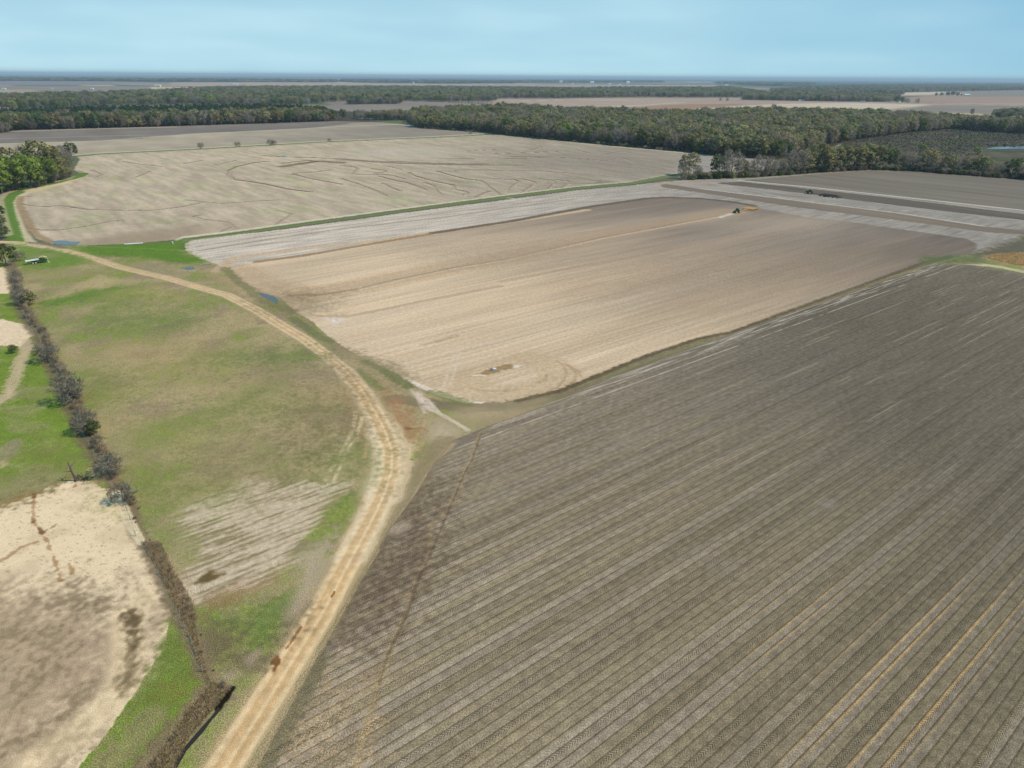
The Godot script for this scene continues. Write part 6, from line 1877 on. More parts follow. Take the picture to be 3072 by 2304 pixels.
func gable(o: Node3D, long: float, deep: float, tall: float, wall: Material, cover: Material) -> void:
	var eave := tall * 0.62
	var s := Shape.new()
	s.box(Vector3(0, eave / 2.0, 0), Vector3(long, eave, deep))
	for e in [-1, 1]:
		s.tri(Vector3(e * long / 2.0, eave, -deep / 2.0), Vector3(e * long / 2.0, eave, deep / 2.0), Vector3(e * long / 2.0, tall, 0), Vector3(e, 0, 0))
	part(o, "wall", s.mesh(), wall)
	s = Shape.new()
	for e in [-1, 1]:
		var slope := Vector3(0, tall - eave, -e * deep / 2.0)
		s.box(Vector3(0, (tall + eave) / 2.0 + 0.15, e * deep / 4.0), Vector3(long + 0.8, 0.25, slope.length() + 0.6), Basis(Vector3.RIGHT, e * atan2(tall - eave, deep / 2.0)))
	part(o, "roof", s.mesh(), cover)
	s = Shape.new()
	s.box(Vector3(0, eave * 0.36, deep / 2.0 + 0.05), Vector3(minf(3.5, long * 0.3), eave * 0.72, 0.1))
	part(o, "door", s.mesh(), paint("door_dark", Color(0.12, 0.12, 0.12), 0.7))


func town_house(x: float, z: float, long: float, tall: float, i: int) -> void:
	var looks := ["white", "pale", "low white", "bright white", "greyish white"]
	var o := thing("town_building", "%s building, %s from the left in the hazy town on the horizon" % [looks[i % 5], ordinal(i + 1)], "building", Vector3(x, 0, z), 0.1 * (i % 3), "far houses of the town on the horizon")
	gable(o, long, long * 0.5, tall, paint("wall_white", Color(0.72, 0.72, 0.70), 0.7), paint("roof_pale", Color(0.62, 0.63, 0.64), 0.5))


func silo(x: float, z: float, radius: float, tall: float, label: String) -> void:
	var o := thing("grain_bin", label, "silo", Vector3(x, 0, z))
	var s := Shape.new()
	s.tube(Vector3.ZERO, Vector3(0, tall * 0.66, 0), radius, radius, 18)
	part(o, "wall", s.mesh(), paint("wall_white", Color(0.72, 0.72, 0.70), 0.7))
	s = Shape.new()
	s.tube(Vector3(0, tall * 0.66, 0), Vector3(0, tall, 0), radius * 1.05, radius * 0.12, 18)
	part(o, "roof", s.mesh(), paint("roof_pale", Color(0.62, 0.63, 0.64), 0.5))


func water_tower(x: float, z: float, tall: float) -> void:
	var o := thing("water_tower", "white water tower above the far houses right of the town", "tower", Vector3(x, 0, z))
	var white := paint("wall_white", Color(0.72, 0.72, 0.70), 0.7)
	var s := Shape.new()
	s.tube(Vector3.ZERO, Vector3(0, tall * 0.75, 0), 4.5, 3.0, 14)
	part(o, "stem", s.mesh(), white)
	s = Shape.new()
	s.tube(Vector3(0, tall * 0.7, 0), Vector3(0, tall * 0.82, 0), 3.5, 10, 18)
	s.tube(Vector3(0, tall * 0.82, 0), Vector3(0, tall * 0.92, 0), 10, 10, 18)
	s.tube(Vector3(0, tall * 0.92, 0), Vector3(0, tall, 0), 10, 2, 18)
	part(o, "tank", s.mesh(), white)


func things() -> void:
	grow_kinds()
	grow_bushes()
	wood("dark_wood", "thick of the dark leafing wood beyond the tan harvested field", 90, 9.5, 18, 25, [0.42, 0.3, 0.12, 0, 0.1, 0.06], 3, "front edge of the dark wood", "trees along the front edge of the dark wood", [-196, -1405, -178, -1317, -43, -1202, 42, -1091, 143, -985, 215, -917, 238, -874, 274.7, -835.5, 303.9, -830.5, 354, -890, 433, -1013, 491, -1077, 688, -1276, 831, -1383, 861, -1293, 966, -1201, 1103, -1376, 962, -1379, 932, -1555, 919, -1649, 844, -1760, 734, -1805, 642, -1871, 526, -1790, 377, -1643, 250, -1737, 160, -1784, 88, -1790, 16, -1970, -53, -1903, -117, -1824, -190, -1734, -227, -1684])
	wood("pine_wood", "dark pine plantation behind the grey ploughed field", 0, 7.5, 19, 23, [0.04, 0.03, 0.02, 0.88, 0.02, 0.01], 4, "", "", [-1056, -1254, -919, -1306, -897, -1327, -683, -1457, -427, -1614, -410, -1644, -509, -1765, -660, -1825, -797, -1706, -893, -1646, -1004, -1561, -1031, -1470, -1147, -1366])
	wood("pine_wood_edge", "leafing hardwood trees in front of the pine plantation", 64, 9.5, 17, 27, [0.36, 0.28, 0.14, 0.04, 0.12, 0.06], 5, "edge before the dark pines", "hardwoods in front of the pine plantation", [-891, -1053, -786, -1111, -800, -1177, -609, -1296, -360, -1483, -392, -1593, -664, -1416, -869, -1284, -885, -1256, -1006, -1193])
	wood("second_wood", "long grey-green wood behind the pine plantation", 0, 22, 20, 27, [0.43, 0.24, 0.13, 0.02, 0.03, 0.15], 6, "", "", [-1485, -1780, -1236, -1839, -1241, -1968, -1179, -1948, -1164, -2157, -1044, -2246, -647, -2244, -622, -2668, -423, -2732, -257, -2625, -97, -2751, -68, -2776, -74, -3100, -9, -3165, 222, -3185, 587, -3486, 786, -3467, 1091, -3559, 1410, -4159, 1812, -6178, 1348, -5975, 776, -5651, 481, -5191, -16, -5379, -689, -5364, -1161, -5009, -1666, -4658, -1754, -4285, -1631, -3489, -1655, -3228, -1695, -2808, -1812, -2611, -2030, -2446])
	wood("flooded_trees", "dark row of trees behind the grey field by the flooded wood", 0, 12, 18, 24, [0.2, 0.5, 0.3, 0, 0, 0], 7, "", "", [-527, -2350, -376, -2424, -384, -2531, -496, -2491, -558, -2494])
	wood("third_wood", "mid-distance wood right of the long fields with a white shed at its foot", 0, 16, 20, 26, [0.4, 0.32, 0.16, 0, 0.06, 0.06], 8, "", "", [972, -3178, 1137, -3106, 1246, -3047, 1396, -3056, 1513, -3033, 1738, -3348, 1912, -3889, 1764, -4346, 1452, -4172, 1149, -3650])
	wood("far_right_wood", "broad hazy wood far off at the right", 0, 34, 20, 28, [0.35, 0.35, 0.25, 0, 0, 0.05], 9, "", "", [1807, -5342, 1666, -4568, 2126, -4673, 2144, -4547, 2217, -4250, 2694, -5155, 3575, -5971, 4665, -6838, 6088, -7556, 18383, -22896, 12669, -18640, 4494, -9922, 2474, -6467])
	wood("right_side_wood", "small leafing wood behind the dark wood at the right edge", 14, 9, 17, 22, [0.5, 0.2, 0.15, 0, 0.1, 0.05], 10, "small wood at the right edge", "trees of the small right-hand wood", [1182, -1821, 1195, -1723, 1274, -1643, 1461, -1890, 1354, -1958, 1280, -1955])
	wood("flooded_wood", "bare trees standing in the flooded patch left of the dark wood", 40, 8, 12, 19, [0.45, 0.45, 0.1, 0, 0, 0], 11, "flooded patch by the dark wood", "trees standing in floodwater", [-341, -1555, -297, -1542, -221, -1540, -226, -1629, -284, -1641, -345, -1612])
	wood("far_wood_strip", "hazy blue wood on the horizon at the far left", 0, 75, 24, 34, [0.2, 0.3, 0.5, 0, 0, 0], 12, "", "", [-6231, -7585, -5795, -8431, -4718, -8806, -3926, -8550, -5203, -11341, -8308, -12103])
	wood("far_wood_strip", "hazy blue wood below the horizon left of the white grain bin", 0, 75, 24, 34, [0.2, 0.3, 0.5, 0, 0, 0], 13, "", "", [-3926, -8550, -2234, -9414, -2801, -11815, -5663, -12348])
	wood("far_wood_strip", "hazy blue wood behind the white grain bin", 0, 75, 24, 34, [0.2, 0.3, 0.5, 0, 0, 0], 14, "", "", [-2344, -10150, -1065, -9458, -12, -10088, -17, -13304, -3095, -13413])
	wood("far_wood_strip", "hazy tree belt round the far town on the horizon", 0, 75, 24, 34, [0.2, 0.3, 0.5, 0, 0, 0], 15, "", "", [-34, -11150, 2803, -14091, 3511, -17664, -42, -13714])
	wood("far_wood_strip", "bluish trees among the far houses right of the town", 0, 75, 24, 34, [0.2, 0.3, 0.5, 0, 0, 0], 16, "", "", [3296, -12199, 3043, -9396, 3414, -8539, 5577, -13976, 3994, -14790])
	plant(4, 167.1, -679.2, 21.2, 1.25, "round tan-budding tree at the left end of the front tree row", "trees of the front row before the marsh")
	plant(1, 156.0, -655.2, 13.5, 0, "low bare tree at the very left end of the front row", "trees of the front row before the marsh")
	plant(1, 170.9, -660.6, 11.6, 0, "grey bare tree right of the tan tree at the row's left end", "trees of the front row before the marsh")
	plant(2, 197.2, -685.8, 19.0, 1.25, "leafy dark tree standing alone in the gap of the front row", "trees of the front row before the marsh")
	plant(1, 204.1, -669.4, 25.3, 0, "thin tall bare tree just right of the gap in the front row", "trees of the front row before the marsh")
	plant(0, 216.9, -679.6, 15.5, 1.25, "thin yellow-green tree left of the bare thicket in the front row", "trees of the front row before the marsh")
	plant(1, 223.5, -675.2, 15.4, 0, "bare grey tree at the left of the front row's thicket", "trees of the front row before the marsh")
	plant(1, 235.7, -680.7, 19.7, 0, "bare brownish tree in the middle of the front row's thicket", "trees of the front row before the marsh")
	plant(1, 246.3, -683.7, 17.1, 0, "dense bare tree in the right half of the thicket", "trees of the front row before the marsh")
	plant(1, 258.1, -691.8, 15.1, 0, "short bare tree behind the thicket's right end", "trees of the front row before the marsh")
	plant(1, 269.9, -697.5, 19.6, 0, "bare tree left of the one with the white trunk", "trees of the front row before the marsh")
	plant(1, 277.6, -700.5, 24.6, 0, "tall bare tree with a pale white trunk in the front row", "trees of the front row before the marsh")
	plant(0, 288.0, -708.8, 22.0, 1.25, "olive tree right of the white-trunked bare tree", "trees of the front row before the marsh")
	plant(0, 305.5, -717.7, 28.2, 1.25, "tallest olive-yellow tree of the front row", "trees of the front row before the marsh")
	plant(4, 311.7, -718.0, 21.7, 1.25, "tan tree at the right shoulder of the tallest olive tree", "trees of the front row before the marsh")
	plant(0, 324.1, -726.8, 23.5, 1.25, "olive-grey tree between the two tallest crowns of the row", "trees of the front row before the marsh")
	plant(0, 337.4, -733.1, 24.3, 1.25, "wide olive tree with a tan crest in the front row", "trees of the front row before the marsh")
	plant(4, 350.2, -736.7, 24.7, 1.25, "tan and olive tree near the crest of the field edge", "trees of the front row before the marsh")
	plant(0, 360.1, -740.1, 26.5, 1.25, "broad olive tree left of the round dark green one", "trees of the front row before the marsh")
	plant(0, 375.0, -743.8, 24.0, 1.25, "pale olive tree touching the dark green one", "trees of the front row before the marsh")
	plant(2, 391.4, -747.6, 21.5, 1.25, "round dark green tree in the middle of the front row", "trees of the front row before the marsh")
	plant(1, 399.9, -739.7, 20.0, 0, "grey bare tree at the right of the round dark green one", "trees of the front row before the marsh")
	plant(1, 403.0, -734.3, 17.9, 0, "brownish bare tree two right of the dark green one", "trees of the front row before the marsh")
	plant(1, 408.4, -726.5, 16.5, 0, "small bare tree left of the orange-topped one", "trees of the front row before the marsh")
	plant(4, 421.5, -730.0, 21.7, 1.25, "orange-topped budding tree in the right part of the row", "trees of the front row before the marsh")
	plant(1, 425.1, -719.5, 16.0, 0, "low bare tree right of the orange-topped one", "trees of the front row before the marsh")
	plant(0, 435.8, -717.5, 17.2, 1.25, "grey-olive tree with a spread crown in the right part of the row", "trees of the front row before the marsh")
	plant(1, 441.8, -710.0, 15.2, 0, "bare tree between two spread crowns at the right", "trees of the front row before the marsh")
	plant(4, 450.2, -705.4, 17.6, 1.25, "wide brown-budding tree with a low fork at the right", "trees of the front row before the marsh")
	plant(0, 459.3, -700.9, 18.7, 1.25, "yellowish tree beside the wide brown-budding one", "trees of the front row before the marsh")
	plant(1, 463.0, -691.2, 13.0, 0, "short bare tree left of the last dark green one", "trees of the front row before the marsh")
	plant(1, 467.5, -686.6, 12.3, 0, "bare bush-like tree beside the last dark green one", "trees of the front row before the marsh")
	plant(2, 478.8, -684.8, 17.5, 1.25, "dark green tree at the right end of the front row", "trees of the front row before the marsh")
	plant(1, 479.0, -670.7, 14.2, 0, "bare tree at the picture's right edge beyond the dark green one", "trees of the front row before the marsh")
	plant(0, 489.1, -664.4, 17.9, 1.25, "olive tree beyond the right end of the row", "trees of the front row before the marsh")
	plant(5, 534.3, -945.5, 8.3, 0, "small yellow-green tree in the marsh behind the front row", "marsh trees")
	plant(5, 579.4, -902.4, 9.1, 0, "bright yellow-green tree near the marsh pond", "marsh trees")
	plant(5, 496.9, -965.1, 3.8, 0, "little yellow-green bush tree at the marsh's left", "marsh trees")
	plant(5, -394.8, -555.2, 26.6, 0, "broad bright green tree at the grove's middle front", "trees of the grove at the left")
	plant(5, -391.1, -573.2, 26.8, 0, "tallest bright green tree of the grove's front", "trees of the grove at the left")
	plant(5, -391.5, -592.1, 22.4, 0, "bright green tree right of the tallest one in the grove", "trees of the grove at the left")
	plant(5, -394.1, -541.7, 19.7, 0, "bright green tree at the grove's left front", "trees of the grove at the left")
	plant(0, -394.8, -614.2, 19.6, 0, "olive-brown tree at the grove's right front", "trees of the grove at the left")
	plant(1, -399.2, -631.1, 13.9, 0, "brownish half-bare tree at the grove's right tip", "trees of the grove at the left")
	plant(0, -399.1, -635.6, 8.9, 0, "low greenish tree at the grove's right tip by the path", "trees of the grove at the left")
	plant(0, -436.8, -658.9, 30.4, 0, "tall olive-topped tree rising at the back of the grove", "trees of the grove at the left")
	plant(1, -463.5, -682.1, 24.2, 0, "bare grey tree left of the tall olive-topped one", "trees of the grove at the left")
	plant(0, -458.3, -645.9, 25.0, 0, "round yellow-olive tree at the grove's left back", "trees of the grove at the left")
	plant(0, -450.9, -613.3, 26.1, 0, "olive tree at the picture's left edge in the grove", "trees of the grove at the left")
	plant(0, -427.2, -659.4, 25.8, 0, "olive tree right of the tall one in the grove", "trees of the grove at the left")
	plant(2, -488.2, -793.1, 16.0, 0, "dark green round tree standing apart right of the grove", "trees of the grove at the left")
	plant(1, -488.8, -776.3, 15.4, 0, "grey bare tree beside the dark green one right of the grove", "trees of the grove at the left")
	plant(0, -425.8, -614.6, 19.3, 0, "olive tree hidden in the middle of the grove", "trees of the grove at the left")
	plant(2, -392.0, -558.8, 14.8, 0, "low dark green tree in the grove's front edge", "trees of the grove at the left")
	plant(2, -387.6, -577.1, 14.4, 0, "small dark tree at the foot of the grove", "trees of the grove at the left")
	plant(1, -390.8, -600.1, 13.0, 0, "small bare tree at the grove's front edge", "trees of the grove at the left")
	plant(5, -399.9, -525.4, 23.9, 0, "bright green tree beyond the left picture edge", "trees of the grove at the left")
	plant(5, -414.0, -575.7, 20.8, 0, "yellow-green tree inside the grove's left half", "trees of the grove at the left")
	plant(0, -418.2, -660.0, 17.1, 0, "greenish tree behind the grove's right tip", "trees of the grove at the left")
	plant(1, -442.9, -710.0, 15.8, 0, "thin bare tree between the grove and the dark green tree", "trees of the grove at the left")
	plant(2, -332.9, -450.0, 6.4, 0, "dark bush tree left of the grassy lane, farthest of three", "trees by the grassy lane")
	plant(2, -311.8, -420.2, 5.6, 0, "dark green bush tree left of the grassy lane, middle of three", "trees by the grassy lane")
	plant(2, -286.3, -383.4, 7.4, 0, "dark bush tree left of the grassy lane, nearest of three", "trees by the grassy lane")
	plant(2, -244.4, -324.5, 11.3, 0, "leafy tree with a pale forked trunk at the left edge by the sandy lot", "trees by the grassy lane")
	plant(1, -244.2, -333.7, 5.2, 0, "bare brushy tree right of the leafy tree with the forked trunk", "trees by the grassy lane")
	plant(1, -388.9, -896.3, 8.2, 0, "first lone bare tree on the green ditch strip", "lone trees on the green ditch strip")
	plant(1, -353.3, -923.4, 7.1, 0, "dense round bare tree, middle of the lone trees on the green strip", "lone trees on the green ditch strip")
	plant(1, -319.9, -949.3, 8.5, 0, "tallest lone bare tree on the green ditch strip", "lone trees on the green ditch strip")
	plant(1, -315.1, -952.1, 7.1, 0, "thin bare tree close to the tallest one on the green strip", "lone trees on the green ditch strip")
	plant(1, -257.3, -1010.0, 5.0, 0, "tiny bare tree on the green strip left of the dark wood", "lone trees on the green ditch strip")
	plant(1, -69.9, -1167.5, 6.3, 0, "small bare tree where the green strip meets the dark wood", "lone trees on the green ditch strip")
	plant(0, 1189.7, -1917.0, 18.5, 0.75, "lone round olive tree standing in the field at the right, behind the dark wood", "lone field trees")
	plant(1, 1549.8, -2852.8, 20.1, 0, "lone spreading bare tree beside the far green lane", "lone field trees")
	plant(1, 1492.2, -2950.6, 19.6, 0, "bare tree left of the dark farmyard trees", "trees of the near farmyard")
	plant(2, 1503.5, -2915.5, 25.4, 0, "large dark tree of the farmyard by the green lane", "trees of the near farmyard")
	plant(2, 1503.0, -2878.8, 23.9, 0, "tall tree at the right of the farmyard", "trees of the near farmyard")
	plant(1, 1505.3, -2843.6, 21.2, 0, "thin tree at the right end of the farmyard", "trees of the near farmyard")
	plant(2, 2370.9, -4185.8, 18.1, 0, "leftmost of the dark trees left of the far white barns", "dark trees by the far white barns")
	plant(2, 2431.2, -4239.1, 19.2, 0, "second of the dark trees left of the far white barns", "dark trees by the far white barns")
	plant(2, 2447.2, -4207.6, 23.4, 0, "third of the dark trees left of the far white barns", "dark trees by the far white barns")
	plant(2, 2508.7, -4261.4, 26.3, 0, "fourth, tallest of the dark trees left of the far white barns", "dark trees by the far white barns")
	plant(2, 2515.1, -4227.0, 21.8, 0, "fifth of the dark trees left of the far white barns", "dark trees by the far white barns")
	plant(2, 2568.6, -4278.7, 12.3, 0, "rightmost of the dark trees left of the far white barns", "dark trees by the far white barns")
	plant(2, -49.5, -2374.1, 9.4, 0, "left one of two small dark trees behind the dark wood's top", "scattered far trees")
	plant(2, -35.6, -2376.8, 12.4, 0, "right, taller one of two small dark trees behind the dark wood's top", "scattered far trees")
	plant(1, 822.4, -2958.9, 14.7, 0, "left one of the two spindly trees in the far brown field", "scattered far trees")
	plant(1, 852.2, -2965.7, 15.4, 0, "right one of the two spindly trees in the far brown field", "scattered far trees")
	plant(0, -2441.7, -5118.0, 12.6, 0, "tree beside the far white farmhouse at the left", "scattered far trees")
	plant(0, -1960.3, -4529.4, 16.7, 0, "lone small tree in the far straw-coloured field", "scattered far trees")
	plant(0, -1870.8, -4568.5, 18.7, 0, "lone tree at the left end of the long far wood", "scattered far trees")
	plant(2, -360.4, -1546.1, 20.9, 0, "dark tree left of the floodwater", "scattered far trees")
	plant(1, -221.6, -2533.2, 6.9, 0, "first bush from the left in the far hedgerow", "bushes of the far hedgerow")
	plant(1, -210.0, -2525.1, 5.8, 0, "second bush from the left in the far hedgerow", "bushes of the far hedgerow")
	plant(1, -198.5, -2517.1, 4.8, 0, "third bush from the left in the far hedgerow", "bushes of the far hedgerow")
	plant(1, -187.0, -2509.1, 6.9, 0, "fourth bush from the left in the far hedgerow", "bushes of the far hedgerow")
	plant(1, -175.6, -2501.2, 5.9, 0, "fifth bush from the left in the far hedgerow", "bushes of the far hedgerow")
	plant(1, -164.3, -2493.3, 4.8, 0, "sixth bush from the left in the far hedgerow", "bushes of the far hedgerow")
	plant(1, -153.0, -2485.4, 6.9, 0, "seventh bush from the left in the far hedgerow", "bushes of the far hedgerow")
	plant(1, -141.8, -2477.6, 5.9, 0, "eighth bush from the left in the far hedgerow", "bushes of the far hedgerow")
	plant(1, -130.7, -2469.9, 4.9, 0, "ninth bush from the left in the far hedgerow", "bushes of the far hedgerow")
	plant(1, -119.7, -2462.2, 6.9, 0, "tenth bush from the left in the far hedgerow", "bushes of the far hedgerow")
	plant(1, -108.7, -2454.5, 5.9, 0, "eleventh bush from the left in the far hedgerow", "bushes of the far hedgerow")
	plant(1, -97.8, -2446.9, 4.9, 0, "last bush from the left in the far hedgerow", "bushes of the far hedgerow")
	plant(1, -196.9, -264.2, 7.0, 0, "bare pale-trunked tree at the upper end of the fence line", "bare trees on the fence line at the left")
	plant(0, -193.3, -263.4, 5.4, 0, "olive-brown bush tree right of the upper pale-trunked tree", "bare trees on the fence line at the left")
	plant(1, -124.9, -174.7, 8.6, 0, "grey bare tree half way along the fence line", "bare trees on the fence line at the left")
	plant(1, -110.3, -156.8, 5.5, 0, "bare tree with a white trunk beside the dark bush on the fence line", "bare trees on the fence line at the left")
	plant(2, -107.8, -155.8, 4.0, 0, "dark olive bush tree on the fence line right of the white trunk", "bare trees on the fence line at the left")
	plant(1, -93.2, -136.5, 5.4, 0, "white-limbed bare tree low on the fence line", "bare trees on the fence line at the left")
	plant(1, -149.7, -204.3, 6.3, 0, "grey bare tree in the upper half of the fence line", "bare trees on the fence line at the left")
	plant(1, -84.2, -125.4, 4.5, 0, "last grey bare tree before the fence line's open end", "bare trees on the fence line at the left")
	plant(2, -165.7, -211.9, 2.8, 0, "small green bush on the grass lot left of the fence line", "bare trees on the fence line at the left")
	snag(-99.5, -133.7, 5.1)
	fence_line([-245.7, -329, -232.2, -310.8, -212.9, -284, -197.3, -263.3, -182.4, -245.1, -168, -229, -151.9, -208, -135.6, -188.7, -125.4, -175.6, -118, -166.5, -108.8, -154.3, -101.6, -145.8, -93.6, -136.5, -89, -130.9, -83.6, -125.3, -78.8, -118.7, -75, -113.3, -69.2, -107, -64.8, -101.7, -60.8, -96, -56.8, -91.5, -51.5, -84.8, -47.3, -79, -45.5, -76.3])
	water("puddle", "blue puddle at the near corner of the harvested field", [-254.9, -377.5, -253.1, -380.1, -249, -379.8, -243.4, -376.9, -239.3, -377.6, -237.6, -373.6, -236.7, -369.2, -241.8, -368.6, -248.8, -371.3, -251.9, -373.1])
	water("puddle", "small puddle in the grass beside the dirt road", [-159.1, -322, -157.7, -324.3, -154.1, -325, -151.7, -320.4, -154.9, -319])
	water("puddle", "dark puddle at the edge of the brown tilled field", [-108.9, -282.9, -105.5, -281.5, -99.7, -277.2, -96.6, -272, -95.6, -267.3, -99.8, -271.7, -104.7, -277.1])
	water("puddle", "thin sliver of water leading to the pale field corner", [-152.4, -326.9, -150.4, -328.1, -147.8, -329.3, -148.5, -330.8, -151.6, -329.2])
	water("puddle", "narrow wet streak in the middle of the harvested field", [-269.6, -829.3, -266.3, -833, -260.4, -828.3, -260.5, -819.9, -265.4, -821.2])
	water("pond", "blue floodwater among bare trees left of the dark wood", [-348, -1599, -355, -1695, -320, -1715, -249, -1740, -225, -1642, -221, -1552, -273, -1533, -320, -1539])
	water("pond", "pale blue pond behind the top of the dark wood", [116, -2074, 133, -2137, 163, -2122, 190, -2106, 181, -2000, 153, -1987, 119, -1981])
	water("pond", "sliver of blue water in the marsh at the right", [639, -981, 680, -1013, 719, -1021, 779, -1021, 753, -985, 695, -985, 657, -978])
	water("ditch_water", "dark water in the ditch beside the dirt road", [-43.2, -71, -42.9, -72.5, -42.3, -72, -42.9, -70.3, -43.3, -68.4, -44.4, -65.3, -44.6, -62.3, -45.5, -62.3, -45.3, -64.8, -44.3, -67.9])
	tufts("dead_grass", "tall dead grass along the ditch beside the road", 1500, 0.3, 0.6, Color(0.52, 0.44, 0.3), 21, [-56.1, -90.5, -53.6, -89.2, -49.7, -82.7, -46.1, -77.1, -42.2, -76, -43.6, -72, -45.1, -67.5, -44.7, -62.1, -48.8, -62.1, -47.6, -67.2, -47.1, -71.9, -45.7, -76.3, -49.5, -81.2])
	tufts("dead_grass", "yellow dry reeds at the field corner on the right", 1500, 0.9, 1.7, Color(0.66, 0.5, 0.28), 22, [249.2, -357.2, 256.3, -361.5, 274.7, -365.8, 283.4, -366.1, 264.7, -339.3, 256, -338.2, 251.3, -345.6, 249.3, -352.4])
	tufts("dead_grass", "dry weeds between the fence line and the straw stripes", 900, 0.3, 0.7, Color(0.55, 0.46, 0.33), 23, [-73.5, -111.4, -69.9, -111.5, -63.2, -103, -57.9, -96.8, -53.2, -89.9, -55.6, -89.8, -61.2, -96.8, -67.4, -104.5])
	tufts("grass", "short uneven grass tufts over the patchy pasture", 7000, 0.1, 0.26, Color(0.56, 0.53, 0.33), 24, [-227.3, -323.1, -153.9, -296, -101.1, -255, -64.2, -204.6, -49.3, -177.4, -41.2, -157.4, -40, -140.7, -53, -139, -66.2, -128.9, -73.6, -122.4, -77.4, -118.7, -103.6, -151.1, -136.7, -192.5, -179.3, -245.1])
	tufts("grass", "short grass tufts of the bright green lot", 1500, 0.1, 0.25, Color(0.42, 0.5, 0.22), 25, [-178.6, -217.2, -165.9, -223.9, -116.9, -163.7, -91.2, -132.7, -102.6, -135.3, -116.9, -133.7, -121.4, -133.6])
	tractor(154.5, -481.5, 0.67, 0.88, "green tractor turning at the far end of the brown tilled field")
	cultivator(167.5, -494.4, 158.6, -486.1)
	tractor(239.3, -569.7, -0.75, 0.95, "green tractor pulling a long harrow on the pale stubble strips")
	harrow(241.4, -565.5, 256.5, -549.6)
	planter(-232.9, -329.4, -228.8, -332.2)
	pipe(-211.2, -370.5, -202.9, -373.6)
	riser(-6.2, -200.2)
	marker(-186.7, -374.2)
	utility_pole(-206.4, -1392.9, 8.4)
	pylon(3326.4, -8357.3, 39, "left one of the far transmission towers, above the far houses")
	pylon(3624.8, -6625.8, 41, "middle one of the far transmission towers, over the right wood")
	pylon(4075.1, -6416.6, 51, "right, tallest one of the far transmission towers")
	building(1189.9, -3075.5, 21, 5.1, 0, "long white shed at the foot of the mid-distance wood")
	building(1228.5, -3092.8, 12, 5.1, 1, "yellowish house right of the long white shed")
	building(1248.1, -3055.3, 5, 3.8, 0, "small white hut right of the yellowish house")
	building(2598.7, -4287.4, 17, 10.6, 0, "white barn at the right of the dark tree row")
	building(2657.9, -4356.8, 12, 9.0, 0, "smaller white barn beside the first one")
	building(2509.5, -4211.0, 8, 5.2, 1, "tan shed below the dark tree row")
	building(1486.1, -2857.3, 5, 5.9, 0, "white gable house front among the dark farmyard trees")
	building(1396.6, -2976.0, 17, 4.9, 1, "pale long house at the left of the green lane")
	building(-2838.5, -4145.7, 19, 6.8, 0, "white house far off at the left edge")
	building(-2627.9, -4237.7, 8, 7.0, 0, "lone white hut in the far left field")
	building(-2395.4, -4229.1, 15, 8.7, 0, "white house between two dark trees in the far left field")
	building(-2603.4, -5454.1, 44, 11.2, 0, "far white farmhouse with a long roof at the left")
	building(-2448.8, -6568.0, 41, 10.7, 0, "far pale sheds beyond the long wood")
	building(-1280.2, -4890.3, 31, 10.0, 1, "pale barn at the edge of the far grey fields")
	building(-229.1, -7266.8, 29, 11.9, 0, "far white shed right of the grain bin")
	building(683.0, -8747.6, 19, 14.3, 0, "far white house left of the town")
	building(1155.8, -9064.8, 32, 14.8, 0, "left one of two far white sheds below the town")
	building(1210.1, -8588.2, 31, 12.3, 0, "right one of two far white sheds below the town")
	building(1962.9, -7395.6, 13, 12.1, 0, "tiny white house beneath a dark tree far off")
	building(2645.8, -9322.1, 42, 11.4, 0, "far row of white houses left of the water tower")
	building(3272.6, -10697.8, 67, 13.1, 1, "far pale houses below the water tower")
	building(3486.1, -10843.9, 29, 13.3, 0, "far white house right of the water tower")
	building(481.9, -2909.4, 8, 3.6, 0, "white tank in the far brown field")
	building(526.1, -2960.0, 5, 4.3, 0, "smaller white tank in the far brown field")
	building(807.5, -2987.9, 4, 3.7, 0, "little white shed near the two spindly trees")
	building(14303.9, -25471.5, 113, 51.7, 0, "bright white building on the horizon at the right")
	building(3897.1, -15535.0, 41, 22.1, 1, "pale buildings on the horizon right of the white silo")
	silo(-1165.8, -8643.2, 11, 25, "far white grain bin with a pointed roof")
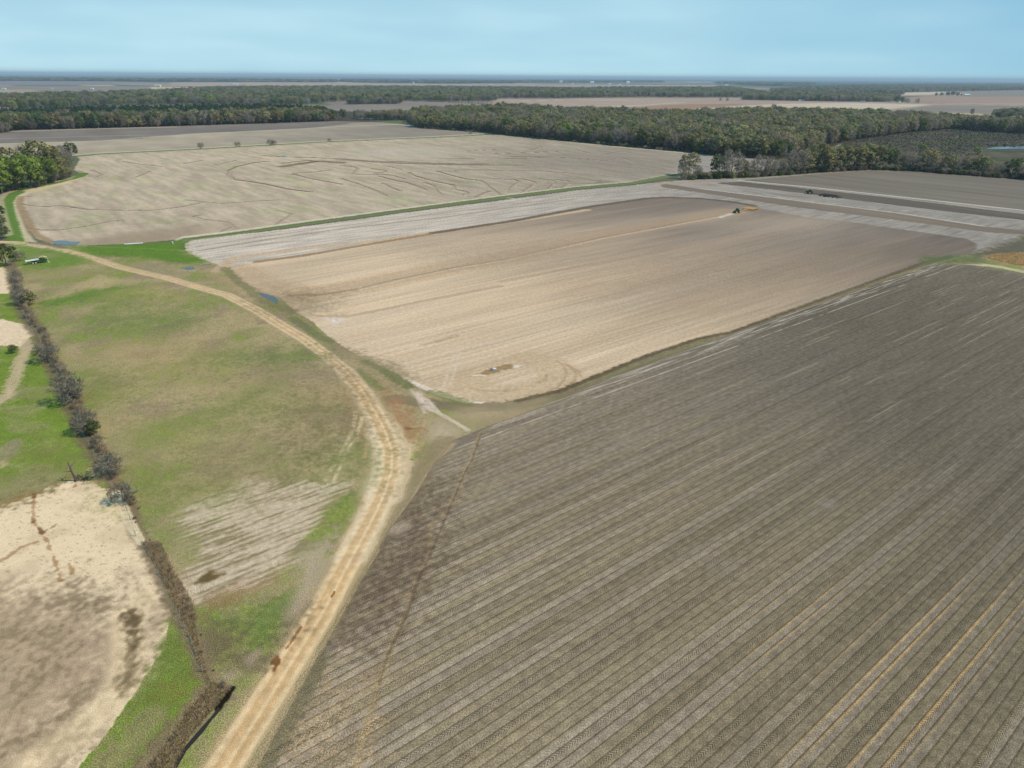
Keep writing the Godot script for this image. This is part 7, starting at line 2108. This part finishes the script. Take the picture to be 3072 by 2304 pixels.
	silo(-1202.7, -9830.2, 9, 14, "smaller far grain bin right of the pointed one")
	silo(2278.8, -9818.2, 8, 24, "white silo far off right of the town")
	water_tower(4399.5, -12482.0, 46)
	town_house(186.6, -12635.8, 26, 14, 0)
	town_house(455.4, -13990.4, 33, 20, 1)
	town_house(706.8, -12488.8, 40, 26, 2)
	town_house(718.9, -11521.9, 47, 32, 3)
	town_house(1147.7, -13285.7, 26, 14, 4)
	town_house(1616.4, -17137.3, 33, 20, 5)
	town_house(1400.9, -14371.3, 40, 26, 6)
	town_house(1046.1, -10073.8, 47, 32, 7)
	town_house(2031.9, -17774.9, 26, 14, 8)
	town_house(1959.0, -16369.5, 33, 20, 9)
	town_house(2224.2, -16233.2, 40, 26, 10)
	town_house(1616.9, -10644.9, 47, 32, 11)
	town_house(2638.3, -16161.4, 26, 14, 12)
	town_house(2551.8, -15015.0, 33, 20, 13)
	shrubs("undergrowth", "low green and bare brush under the front tree row", 700, 2.0, 6.5, 31, [154, -646.2, 224.1, -668.2, 306.1, -708.5, 363.1, -731.9, 405.9, -723.6, 476.8, -663.8, 504.7, -647.6, 518.3, -666, 489.8, -683, 416.4, -743.5, 371.3, -749.2, 313.3, -726.2, 229.5, -685.2, 157.6, -662.2])
	shrubs("brush", "grey marsh brush behind the front tree row", 5200, 0.7, 1.6, 32, [491, -1077, 545, -1168, 684, -1267, 831, -1383, 856, -1285, 937, -1198, 804, -1023, 661, -1012, 596, -950, 591, -907, 486, -832, 465, -867, 439, -896, 394, -889])
	shrubs("undergrowth", "dark brush at the foot of the dark wood", 700, 1.5, 4.5, 33, [-185, -1344, -176, -1304, -42, -1188, 42, -1079, 141, -972, 212, -906, 235.6, -864, 272.4, -828.3, 301.5, -823.3, 310, -849, 242, -890, 146, -1005, -44, -1232])
	shrubs("undergrowth", "dark brush at the foot of the grove", 90, 1.2, 3.5, 34, [-391.5, -513.5, -392.8, -536.8, -397, -548.2, -387.5, -575.2, -392.9, -610.1, -398.4, -637.9, -410.7, -655.6, -400.4, -595.6, -405, -554.7])
